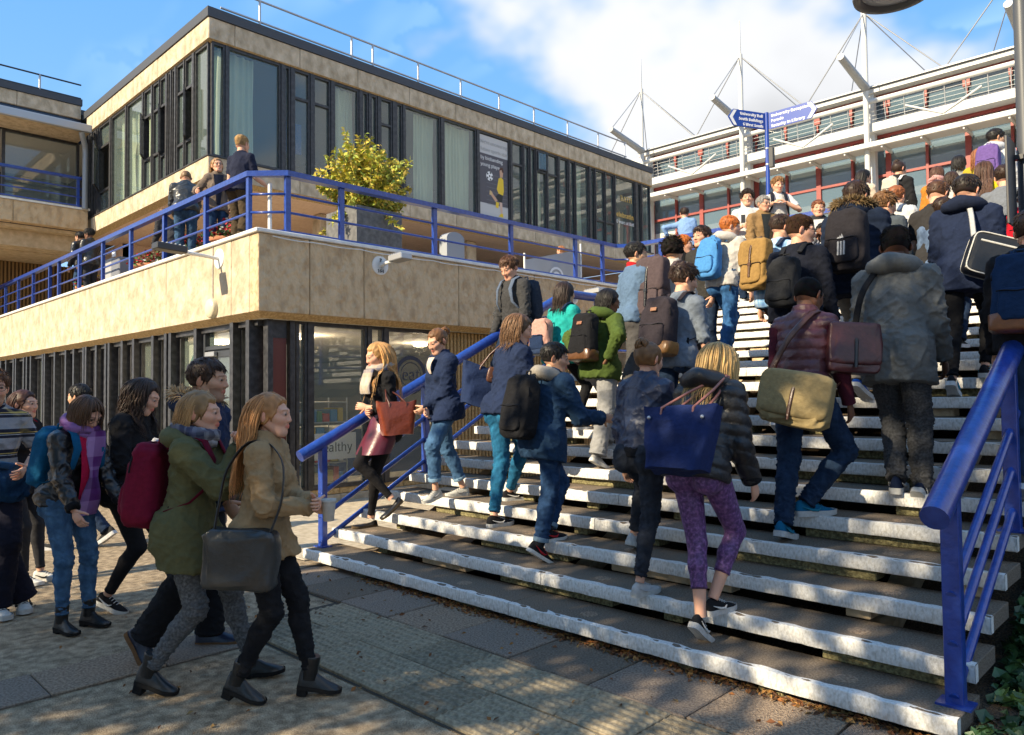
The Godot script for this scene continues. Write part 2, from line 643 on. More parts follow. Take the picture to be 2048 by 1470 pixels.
func leaf_litter() -> void:
	var b := MB.new()
	b.use_c = true
	var r := RandomNumberGenerator.new()
	r.seed = 77
	var cols := [Color(0.26, 0.10, 0.025), Color(0.16, 0.06, 0.02), Color(0.34, 0.17, 0.05), Color(0.10, 0.045, 0.02), Color(0.22, 0.14, 0.05)]
	for i in 2600:
		var p: Vector3
		if i < 2100:
			var gx := r.randf_range(-5.6, 0.2)
			p = Vector3(gx, 0.024 + r.randf() * 0.022 * (0.4 + nz.get_noise_1d(gx * 3.0)), -3.86 + absf(r.randfn(0.0, 0.05)))
		elif i < 2400:
			p = Vector3(r.randf_range(-0.95, 1.6), 0.012 + r.randf() * 0.03, r.randf_range(-5.2, -2.6))
		else:
			p = Vector3(r.randf_range(-7.0, -0.6), 0.026, r.randf_range(-3.8, -1.4))
			if p.z > -2.44: p.y = 0.004
		var s := r.randf_range(0.010, 0.026)
		var bs := Basis.from_euler(Vector3(r.randfn(0, 0.5), r.randf() * TAU, r.randfn(0, 0.5)))
		b.col = cols[r.randi() % 5]
		var a0 := p + bs * Vector3(-s, 0, 0)
		var a1 := p + bs * Vector3(0, s * 0.3, s * 0.55)
		var a2 := p + bs * Vector3(s, 0, 0)
		var a3 := p + bs * Vector3(0, s * 0.3, -s * 0.55)
		b.tri(a0, a1, a2)
		b.tri(a0, a2, a3)
	var m := plain(Color(1, 1, 1), 0.9)
	m.vertex_color_use_as_albedo = true
	var o := put(b, "leaf_litter", m)
	o.set_meta("kind", "stuff")
	o.set_meta("label", "brown fallen leaves lying along the bottom of the stairs")

func step_top(k: int) -> float:
	return STEP_R * k

func step_front(k: int) -> float:
	return STEP_Z - STEP_T * (k - 1) if k <= 12 else LAND_Z - STEP_T * (k - 13)

func stairs() -> void:
	var st := at_node("staircase")
	structure(st)
	var r := RandomNumberGenerator.new()
	r.seed = 5
	for k in range(1, 26):
		var y := step_top(k)
		var z := step_front(k)
		var depth := STEP_T + 0.07
		if k == 12: depth = z - LAND_Z + 0.07
		if k == 25: depth = 0.5
		var cut := -3.80 + r.randf_range(-0.04, 0.04)
		if k % 2 == 0: cut = -3.78
		var x0 := SX0 + (0.0 if k < 6 else 0.0)
		var ends := [[x0, cut - 0.003], [cut + 0.003, SX1]]
		for e in ends:
			# tread slab with its chipped painted nosing as a strip of its own
			var b := MB.new()
			b.cbox(Vector3(e[0], y - 0.088, z - depth), Vector3(e[1], y, z - 0.012), 0.004)
			var tread := put(b, "tread_slab", M.tread, st)
			put(nosing(e[0], e[1], y, z, r), "painted_nosing", M.step_white, tread)
		for px in [-6.1, -4.4, -3.3, -1.6]:
			if k > 12: break
			var pl := MB.new()
			pl.lathe(Vector3(px + r.randf_range(-0.1, 0.1), y, z - 0.17), [Vector2(0.062, -0.004), Vector2(0.06, 0.0022), Vector2(0.0, 0.0026)], 18)
			put(pl, "tread_plug", M.slab_c, st)
		# bearing blocks and mossy packers under the slab
		var bx0 := SX0 + 0.5 + r.randf() * 0.4
		while bx0 < SX1 - 0.3:
			var wd := r.randf_range(0.12, 1.25) if r.randf() < 0.55 else 0.14
			var hi := minf(bx0 + wd, SX1 - 0.12)
			var pb := MB.new()
			pb.cbox(Vector3(bx0, y - STEP_R + 0.001, z - 0.20 - r.randf() * 0.03), Vector3(hi, y - 0.0885, z - 0.045 - r.randf() * 0.04), 0.006)
			put(pb, "bearing_block", M.moss if r.randf() < 0.7 else M.conc_dark, st)
			bx0 += wd + r.randf_range(0.25, 1.2)
	# sloping concrete strings that carry the treads
	for sx in [SX0 + 0.55, -3.8, SX1 - 0.6]:
		var b := MB.new()
		var w := 0.14
		var pts := [Vector3(0, 0.0, step_front(1) - 0.22), Vector3(0, step_top(12) - 0.26, step_front(12) - 0.22), Vector3(0, step_top(12) - 0.26, LAND_Z - 0.15), Vector3(0, step_top(25) - 0.26, step_front(25) - 0.2)]
		for i in 3:
			var a: Vector3 = pts[i]
			var c: Vector3 = pts[i + 1]
			var dn := Vector3(0, -0.3, 0)
			for s in [[0.0, 1]]:
				var l := Vector3(sx - w * 0.5, 0, 0)
				var rr := Vector3(sx + w * 0.5, 0, 0)
				b.quad(a + l, a + rr, c + rr, c + l)
				b.quad(a + rr, a + rr + dn, c + rr + dn, c + rr)
				b.quad(a + l + dn, a + l, c + l, c + l + dn)
				b.quad(a + rr + dn, a + l + dn, c + l + dn, c + rr + dn)
		put(b, "stair_string", M.conc_dark, st)
	# earth bed that the treads span, following the flight
	var bed := MB.new()
	var prof := [Vector2(-4.25, -0.02), Vector2(-7.75, 1.56), Vector2(-9.7, 1.56), Vector2(-13.7, 3.5)]
	for i in 3:
		var a: Vector2 = prof[i]
		var c: Vector2 = prof[i + 1]
		bed.quad(Vector3(-5.3, a.y, a.x), Vector3(SX1 + 0.02, a.y, a.x), Vector3(SX1 + 0.02, c.y, c.x), Vector3(-5.3, c.y, c.x))
		bed.quad(Vector3(-5.3, -0.1, a.x), Vector3(-5.3, a.y, a.x), Vector3(-5.3, c.y, c.x), Vector3(-5.3, -0.1, c.x))
	put(bed, "earth_bed", M.soil, st)
	# cheek bank on the right of the stairs
	var bank := MB.new()
	var rows := []
	for i in 30:
		var rr := PackedVector3Array()
		var zz := 0.5 - i * 0.55
		for j in 14:
			var xx := SX1 - 0.25 + j * 0.55
			var slope := clampf((-3.9 - zz) * 0.485 - 0.14, 0.0, 3.7)
			rr.append(Vector3(xx, slope * smoothstep(-0.3, 0.4, xx - SX1 + 0.3) * 0.92 + maxf(0, nz.get_noise_2d(xx * 1.3, zz * 1.3)) * 0.12 + 0.003 + (0.16 * smoothstep(0.3, 2.0, xx - SX1)), zz))
		rr.reverse()
		rows.append(rr)
	bank.grid(rows, false)
	structure(put(bank, "planted_bank", M.soil))

func nosing(x0: float, x1: float, y: float, z: float, r: RandomNumberGenerator) -> MB:
	var b := MB.new()
	var prof := [Vector2(-0.055, 0.0015), Vector2(-0.006, 0.0015), Vector2(0.0, -0.005), Vector2(0.0005, -0.05), Vector2(0.0, -0.086), Vector2(-0.011, -0.089)]
	var nx := maxi(4, int((x1 - x0) / 0.045))
	var rows := []
	for i in nx + 1:
		var x := lerpf(x0, x1, float(i) / nx)
		var ring := PackedVector3Array()
		for q in prof.size():
			var p: Vector2 = prof[q]
			var chip := maxf(0.0, nz.get_noise_3d(x * 9.0, y * 40.0, 3.0) - 0.25) * 0.02
			var wob := nz.get_noise_3d(x * 2.0, y * 9.0, q * 2.0) * 0.0022
			var pz := p.x + wob
			var py := p.y + wob
			if q == 0: pz = -0.045 + nz.get_noise_2d(x * 7.0, y * 33.0) * 0.02
			if q == 1 or q == 2: py -= chip
			if q == 2 or q == 3: pz -= chip * 0.6
			if q == 4: py += maxf(0.0, nz.get_noise_2d(x * 8.0, y * 50.0)) * 0.008
			ring.append(Vector3(x, y + py, z + pz))
		ring.reverse()
		rows.append(ring)
	rows.reverse()
	b.grid(rows, false)
	# painted ends
	for e in [[x0, -1.0], [x1, 1.0]]:
		var a := Vector3(e[0] + e[1] * 0.0015, y - 0.086, z)
		var wd := Vector3(0, 0, -0.05)
		if e[1] > 0: b.quad(a, a + wd, a + wd + Vector3(0, 0.084, 0), a + Vector3(0, 0.084, 0))
		else: b.quad(a + wd, a, a + Vector3(0, 0.084, 0), a + wd + Vector3(0, 0.084, 0))
	return b

# ---------------------------------------------------------------- glazing
# frame on a wall plane: o = lower left corner seen from outside, u = direction to the right seen from outside, nrm = outward
func frame_bar(b: MB, o: Vector3, u: Vector3, nrm: Vector3, u0: float, u1: float, y0: float, y1: float, d0: float, d1: float) -> void:
	var t := Transform3D(Basis(u, Vector3.UP, nrm), o)
	b.box(Vector3(u0, y0, d0), Vector3(u1, y1, d1), t)

func window(parent: Node, o: Vector3, u: Vector3, nrm: Vector3, w: float, h: float, opt := {}) -> Node3D:
	var fw: float = opt.get("fw", 0.05)
	var b := MB.new()
	var d0 := -0.06
	var d1: float = opt.get("d1", 0.05)
	frame_bar(b, o, u, nrm, 0, fw, 0, h, d0, d1)
	frame_bar(b, o, u, nrm, w - fw, w, 0, h, d0, d1)
	frame_bar(b, o, u, nrm, fw, w - fw, 0, fw, d0, d1 - 0.003)
	frame_bar(b, o, u, nrm, fw, w - fw, h - fw, h, d0, d1 - 0.003)
	for tr in opt.get("transoms", []):
		frame_bar(b, o, u, nrm, fw, w - fw, tr - fw * 0.6, tr + fw * 0.6, d0, d1 - 0.006)
	var win := put(b, "window", opt.get("mat", M.black), parent)
	var edges := [fw]
	for tr in opt.get("transoms", []):
		edges.append(tr - fw * 0.6); edges.append(tr + fw * 0.6)
	edges.append(h - fw)
	var open: float = opt.get("open", 0.0)
	for i in range(0, edges.size(), 2):
		var p := MB.new()
		var jit := Basis(Vector3.UP, rng.randfn(0, 0.004)) * Basis(u, rng.randfn(0, 0.004))
		if open > 0.0 and i == 2:
			# casement swung outwards about its left side
			var t := Transform3D(Basis(u, Vector3.UP, nrm) * Basis(Vector3.UP, -open), o + u * fw + nrm * d1)
			var cw := w - 2 * fw
			var y0: float = edges[i]
			var y1: float = edges[i + 1]
			p.box(Vector3(0.04, y0 + 0.04, 0.008), Vector3(cw - 0.04, y1 - 0.04, 0.014), t)
			var f := MB.new()
			f.box(Vector3(0, y0, 0), Vector3(0.04, y1, 0.035), t)
			f.box(Vector3(cw - 0.04, y0, 0), Vector3(cw, y1, 0.035), t)
			f.box(Vector3(0.04, y0, 0), Vector3(cw - 0.04, y0 + 0.04, 0.033), t)
			f.box(Vector3(0.04, y1 - 0.04, 0), Vector3(cw - 0.04, y1, 0.033), t)
			put(f, "casement", opt.get("mat", M.black), win)
		else:
			var t := Transform3D(jit * Basis(u, Vector3.UP, nrm), o + u * (w * 0.5) + Vector3(0, (edges[i] + edges[i + 1]) * 0.5, 0))
			var hh: float = (edges[i + 1] - edges[i]) * 0.5 + 0.004
			p.box(Vector3(-w * 0.5 + fw - 0.004, -hh, -0.012), Vector3(w * 0.5 - fw + 0.004, hh, -0.006), t)
		put(p, "pane", opt.get("glass", M.glass), win)
	if opt.has("curtain"):
		var cr: Array = opt.curtain
		var c := MB.new()
		var rows := []
		var n := maxi(8, int((cr[1] - cr[0]) * 40))
		for i in n + 1:
			var uu := lerpf(cr[0], cr[1], float(i) / n)
			var ring := PackedVector3Array()
			for q in 7:
				var yy := lerpf(0.02, h - 0.03, q / 6.0)
				var wav := sin(uu * 46.0 + sin(uu * 9.0) * 2.0) * 0.028 + nz.get_noise_3d(uu * 3.0, yy * 0.6, o.z + o.x) * 0.05
				var pin: float = opt.get("tie", 0.0) * sin(PI * clampf(yy / h, 0, 1))
				ring.append(o + u * lerpf(uu, (cr[0] + cr[1]) * 0.5, pin) + Vector3(0, yy, 0) + nrm * (-0.22 + wav))
			rows.append(ring)
		c.grid(rows, false)
		put(c, "curtain", M.curtain, win)
	return win

func panels(parent: Node, o: Vector3, u: Vector3, nrm: Vector3, cuts: Array, y0: float, y1: float, thick: float, mat: Material, bev := 0.012) -> void:
	for i in cuts.size() - 1:
		var b := MB.new()
		b.cbox(Vector3(cuts[i] + 0.005, y0, -thick), Vector3(cuts[i + 1] - 0.005, y1, rng.randf_range(-0.003, 0.003)), bev, Transform3D(Basis(u, Vector3.UP, nrm), o))
		put(b, "concrete_panel", mat, parent)

const PX := Vector3(1, 0, 0)
const PZ := Vector3(0, 0, 1)
const NZ := Vector3(0, 0, -1)

func cafe() -> void:
	var c := thing("cafe_building", "tan concrete cafe with black framed glazing under the terrace edge", "building", Vector3.ZERO)
	# slab edge: panels on the two faces; u runs to the right seen from outside
	# right face at x=-9.9: seen from +x, right is -z
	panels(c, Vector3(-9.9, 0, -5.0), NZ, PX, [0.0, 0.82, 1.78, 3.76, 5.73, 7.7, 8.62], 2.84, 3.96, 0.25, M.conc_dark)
	# left face at z=-5: seen from +z, right is +x
	panels(c, Vector3(-40, 0, -5.0), PX, PZ, [0.0, 3.0, 6.0, 9.0, 12.1, 15.2, 18.8, 22.0, 25.0, 26.8, 28.65, 29.27, 29.85], 2.84, 3.96, 0.25, M.conc)
	# chamfered lower lip
	var lip := MB.new()
	for s in [[Vector3(-9.9, 2.845, -5.0), Vector3(-9.9, 2.845, -13.62), Vector3(-0.13, -0.085, 0)], [Vector3(-40, 2.845, -5.0), Vector3(-9.9, 2.845, -5.0), Vector3(0, -0.085, -0.13)]]:
		var a: Vector3 = s[0]
		var b: Vector3 = s[1]
		var d: Vector3 = s[2]
		if s[0].x == s[1].x: lip.quad(a + d + Vector3(0, 0, -0.13), b + d, b, a)
		else: lip.quad(a + d, b + d + Vector3(-0.13, 0, 0), b, a)
	put(lip, "slab_lip", M.plinth, c)
	# coping on top of the parapet
	var cop := MB.new()
	cop.cbox(Vector3(-10.2, 3.962, -13.75), Vector3(-9.86, 4.02, -4.98), 0.01)
	cop.cbox(Vector3(-40, 3.962, -5.3), Vector3(-10.203, 4.02, -4.96), 0.01)
	cop.cbox(Vector3(-10.2, 3.963, -4.98), Vector3(-9.86, 4.019, -4.96), 0.008)
	put(cop, "coping", M.white_paint, c)
	# soffit of the slab and the ceiling inside
	bx(-40, -10.03, 2.765, 2.80, -13.6, -5.13, "soffit", M.ceiling, c)
	# floor and inside walls
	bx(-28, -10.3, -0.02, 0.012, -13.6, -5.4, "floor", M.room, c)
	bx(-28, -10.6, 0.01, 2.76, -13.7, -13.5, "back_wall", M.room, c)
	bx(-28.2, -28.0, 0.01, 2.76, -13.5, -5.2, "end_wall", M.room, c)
	# fluted concrete wall further along the stairs side
	bx(-10.36, -10.26, 0.0, 2.764, -13.62, -8.48, "wall", M.plinth, c)
	var fl := MB.new()
	var z := -8.5
	while z > -13.6:
		fl.cbox(Vector3(-10.262, 0.0, z - 0.05), Vector3(-10.21, 2.762, z), 0.014)
		z -= 0.085
	var flo := put(fl, "flutes", M.plinth, c)
	flo.set_meta("kind", "stuff")
	# stone plinth, two courses
	var zz := -5.25
	while zz > -8.4:
		var zn := maxf(zz - 0.62, -8.46)
		var b := MB.new()
		b.cbox(Vector3(-10.4, 0.0, zn + 0.003), Vector3(-10.12, 0.115, zz - 0.003), 0.006)
		put(b, "plinth_stone", M.plaza, c)
		var b2 := MB.new()
		b2.cbox(Vector3(-10.4, 0.117, zn + 0.003), Vector3(-10.16, 0.214, zz - 0.003), 0.01)
		put(b2, "plinth_stone", M.plinth, c)
		zz = zn
	# right glazing; seen from outside right is -z
	var y0 := 0.215
	var h := 2.765 - y0
	var o := Vector3(-10.2, y0, 0)
	var bays := [[-5.74, -5.93, {}], [-5.98, -7.02, {"fw": 0.06}], [-7.05, -7.34, {}], [-7.37, -8.47, {"fw": 0.065}]]
	for w in bays:
		window(c, Vector3(-10.2, y0, w[0]), NZ, PX, w[0] - w[1], h, w[2])
	var posts := MB.new()
	for pz in [-5.66, -5.955, -7.035, -7.355]:
		posts.box(Vector3(-10.3, y0, pz - 0.05), Vector3(-10.13, 2.765, pz + 0.03))
	put(posts, "mullions", M.black, c)
	# corner: red-brown panel on the right face, glass on the left face
	bx(-10.24, -10.2, 0.1, 2.74, -5.6, -5.34, "red_panel", M.brown_panel, c)
	bx(-10.28, -10.14, 0.0, 2.765, -5.36, -5.28, "corner_post", M.black, c)
	bx(-10.25, -10.19, 2.5, 2.765, -5.6, -5.34, "corner_head", M.black, c)
	# left glazing at z=-5.3: thin deep fins between narrow lights; right seen from outside is +x
	var lf := [[-25.67, -25.3], [-25.0, -24.42], [-23.91, -23.34], [-22.34, -21.48], [-21.07, -20.41], [-20.28, -19.54], [-19.36, -18.9], [-18.79, -18.29], [-17.86, -17.4], [-17.2, -16.82], [-16.31, -15.82], [-15.65, -15.19], [-15.06, -14.21], [-14.1, -13.64], [-13.23, -12.37], [-10.94, -10.42]]
	for w in lf:
		window(c, Vector3(w[0], 0.02, -5.3), PX, PZ, w[1] - w[0], 2.745, {"fw": 0.045, "glass": M.dirty_glass})
	var xs := [-27.0, -26.4, -26.0, -25.78, -25.15, -24.3, -24.05, -23.2, -22.9, -22.5, -21.38, -21.2, -20.34, -19.45, -18.85, -18.15, -17.98, -17.3, -16.7, -16.5, -15.74, -15.12, -14.15, -13.55, -13.35, -12.3, -10.98, -10.46]
	for x in xs:
		var b := MB.new()
		b.box(Vector3(x - 0.055, 0.0, -5.42), Vector3(x + 0.055, 2.765, -5.12))
		put(b, "fin", M.black, c)
	# blank black infill between the lights
	for w in [[-24.42, -24.35], [-23.34, -22.34], [-18.29, -17.86], [-16.82, -16.31], [-13.64, -13.23], [-27.5, -25.67]]:
		bx(w[0], w[1], 0.0, 2.76, -5.36, -5.29, "infill_panel", M.black, c)
	bx(-28, -10.3, 2.68, 2.765, -5.38, -5.2, "head_rail", M.black, c)
	# door with transom, closer and pull
	var d := at_node("door", Vector3(-12.24, 0.02, -5.3), 0.0, c)
	var df := MB.new()
	var oo := Vector3.ZERO
	frame_bar(df, oo, PX, PZ, 0, 0.08, 0, 2.745, -0.08, 0.07)
	frame_bar(df, oo, PX, PZ, 1.18, 1.26, 0, 2.745, -0.08, 0.07)
	frame_bar(df, oo, PX, PZ, 0.08, 1.18, 2.66, 2.745, -0.08, 0.068)
	frame_bar(df, oo, PX, PZ, 0.08, 1.18, 2.38, 2.44, -0.08, 0.066)
	frame_bar(df, oo, PX, PZ, 0.08, 0.20, 0, 2.38, -0.04, 0.03)
	frame_bar(df, oo, PX, PZ, 0.90, 1.0, 0, 2.38, -0.04, 0.03)
	frame_bar(df, oo, PX, PZ, 0.20, 0.90, 2.26, 2.38, -0.04, 0.028)
	frame_bar(df, oo, PX, PZ, 0.20, 0.90, 0, 0.16, -0.04, 0.028)
	put(df, "door_frame", M.dark_rail, d)
	var dg := MB.new()
	dg.box(Vector3(0.2, 0.16, -0.006), Vector3(0.9, 2.26, 0.0))
	dg.box(Vector3(0.08, 2.44, -0.006), Vector3(1.18, 2.66, 0.0))
	dg.box(Vector3(1.0, 0.02, -0.006), Vector3(1.18, 2.38, 0.0))
	put(dg, "door_glass", M.glass, d)
	bx(0.12, 0.46, 2.27, 2.35, 0.035, 0.10, "door_closer", M.galv, d, 0.01)
	tube_obj([Vector3(0.94, 0.9, 0.09), Vector3(0.94, 1.35, 0.09)], 0.013, "pull_handle", M.galv, d)
	# shop signs on the glass
	var sg := thing("window_sign", "pale window poster with a green ring logo beside the cafe door", "sign", Vector3(-12.8, 1.35, -5.38))
	bx(-0.36, 0.36, 0.0, 1.2, -0.012, 0.0, "poster_sheet", plain(lin(0.62, 0.66, 0.52), 0.7), sg)
	ring_logo(sg, Vector3(0.0, 0.78, 0.004), Basis(), 0.30, plain(lin(0.01, 0.16, 0.14), 0.6), "eat")
	var lg := thing("window_logo", "dark ring logo and script lettering stuck on the cafe window behind the handrail", "sign", Vector3(-10.2, 0, -7.92))
	ring_logo(lg, Vector3(-0.002, 1.98, 0), Basis(Vector3.UP, PI / 2), 0.33, plain(lin(0.02, 0.03, 0.06), 0.6), "eat")
	text(lg, "eat well", Vector3(0.002, 1.40, 0.0), Basis(Vector3.UP, PI / 2), 0.20, M.letter_gold, "Droid Serif")
	text(lg, "live well", Vector3(0.002, 1.16, 0.0), Basis(Vector3.UP, PI / 2), 0.18, M.letter_gold, "Droid Serif")
	# inside: counter, shelving, boxes, screens, sign board
	var ct := thing("cafe_counter", "long pale counter with a blue front inside the cafe", "counter", Vector3(-13.6, 0.012, -8.6))
	bx(-0.5, 0.5, 0.0, 0.95, -3.0, 1.8, "front", plain(lin(0.02, 0.03, 0.16), 0.5), ct)
	bx(-0.6, 0.6, 0.952, 1.0, -3.1, 1.9, "top", plain(lin(0.5, 0.5, 0.47), 0.4), ct)
	var sh := thing("display_shelves", "metal display shelves filled with goods behind the cafe glass", "shelf", Vector3(-11.4, 0.012, -6.5))
	for sy in 5:
		bx(-0.3, 0.3, 0.15 + sy * 0.34, 0.17 + sy * 0.34, -0.75, 0.5, "shelf", M.galv, sh)
	for q in [[-0.29, -0.74], [0.29, -0.74], [-0.29, 0.49], [0.29, 0.49]]:
		tube_obj([Vector3(q[0], 0, q[1]), Vector3(q[0], 1.6, q[1])], 0.014, "upright", M.galv, sh, 6)
	var gc := [lin(0.5, 0.05, 0.04), lin(0.6, 0.55, 0.4), lin(0.05, 0.2, 0.4), lin(0.6, 0.6, 0.58), lin(0.5, 0.35, 0.05), lin(0.1, 0.25, 0.1)]
	for sy in 4:
		var gz := -0.7
		while gz < 0.4:
			var gw := rng.randf_range(0.07, 0.17)
			bx(-0.22, 0.24, 0.171 + sy * 0.34, 0.171 + sy * 0.34 + rng.randf_range(0.1, 0.26), gz, gz + gw - 0.012, "packet", plain(gc[rng.randi() % 6], 0.6), sh, 0.006)
			gz += gw
	var bd := thing("menu_board", "white board with black lettering low behind the cafe glass", "sign", Vector3(-10.55, 0.62, -6.55))
	bx(-0.01, 0.0, 0.0, 0.42, -0.5, 0.35, "board", plain(lin(0.7, 0.7, 0.68), 0.6), bd)
	text(bd, "Healthy", Vector3(0.003, 0.19, -0.08), Basis(Vector3.UP, PI / 2), 0.20, M.letter_black, "Droid Sans")
	for i in 3:
		var lp := thing("ceiling_light", ["round ceiling light glowing over the cafe counter", "round ceiling light glowing near the cafe door", "round ceiling light glowing deep inside the cafe"][i], "lamp", [Vector3(-12.4, 2.74, -7.2), Vector3(-14.6, 2.74, -6.6), Vector3(-12.8, 2.74, -10.2)][i])
		var b := MB.new()
		b.lathe(Vector3.ZERO, [Vector2(0.16, 0.02), Vector2(0.16, -0.03), Vector2(0.12, -0.05), Vector2(0.0, -0.05)], 16)
		var em := plain(Color(1, 0.95, 0.85), 0.6)
		em.emission_enabled = true
		em.emission = Color(1, 0.92, 0.78)
		em.emission_energy_multiplier = 2.0
		put(b, "diffuser", em, lp)
		var ol := OmniLight3D.new()
		ol.light_color = Color(1, 0.9, 0.74)
		ol.light_energy = 1.6
		ol.light_size = 0.15
		ol.omni_range = 12
		ol.omni_attenuation = 2
		ol.shadow_enabled = true
		ol.position = Vector3(0, -0.09, 0)
		ol.name = "glow"
		lp.add_child(ol)

func text(parent: Node, s: String, p: Vector3, b: Basis, size: float, mat: Material, font := "Droid Sans", align := HORIZONTAL_ALIGNMENT_CENTER, bold := false, width := 0.0) -> MeshInstance3D:
	var t := TextMesh.new()
	var f := SystemFont.new()
	f.font_names = PackedStringArray([font])
	if bold: f.font_weight = 700
	t.font = f
	t.text = s
	t.font_size = 48
	t.pixel_size = size / 48.0
	t.depth = 0.004
	t.horizontal_alignment = align
	t.curve_step = 1.5
	var o := MeshInstance3D.new()
	o.mesh = t
	o.material_override = mat
	o.name = "lettering"
	parent.add_child(o, true)
	o.transform = Transform3D(b, p)
	return o

func ring_logo(parent: Node, p: Vector3, b: Basis, r: float, mat: Material, word: String) -> void:
	var m := MB.new()
	for rr in [[r, r * 0.80], [r * 0.66, r * 0.62]]:
		var n := 40
		for i in n:
			var a0 := TAU * i / n
			var a1 := TAU * (i + 1) / n
			var q := func(a: float, k: float) -> Vector3: return p + b * Vector3(cos(a) * k, sin(a) * k, 0.003)
			m.quad(p + b * Vector3(cos(a0) * rr[1], sin(a0) * rr[1], 0.003), p + b * Vector3(cos(a0) * rr[0], sin(a0) * rr[0], 0.003), p + b * Vector3(cos(a1) * rr[0], sin(a1) * rr[0], 0.003), p + b * Vector3(cos(a1) * rr[1], sin(a1) * rr[1], 0.003))
	put(m, "ring", mat, parent)
	text(parent, word, p + b * Vector3(0, 0, 0.004), b, r * 0.8, mat, "Droid Serif")

func terrace() -> void:
	# deck of the terrace and the upper square behind the stairs, one level
	var t := at_node("terrace")
	structure(t)
	var deck := MB.new()
	deck.box(Vector3(-40, 3.70, -60), Vector3(-10.15, 3.925, -5.28))
	put(deck, "deck", M.plaza, t)
	var sq := MB.new()
	sq.box(Vector3(-10.15, 3.55, -60), Vector3(40, 3.925, -13.72))
	put(sq, "square", M.plaza, t)
	# joints between deck slabs
	# retaining wall below the edge of the square
	bx(-10.2, SX0 - 0.02, 0.0, 3.54, -13.95, -13.72, "retaining_wall", M.conc_dark, t)
	bx(SX1 + 0.02, 20, 0.0, 3.54, -13.95, -13.72, "retaining_wall", M.conc_dark, t)
	bx(-9.85, SX0 - 0.02, 3.55, 4.0, -13.72, -13.6, "edge_beam", M.white_paint, t)
	bx(SX0 - 0.01, SX1 + 0.01, 0.0, 3.54, -13.95, -13.73, "retaining_wall", M.conc_dark, t)

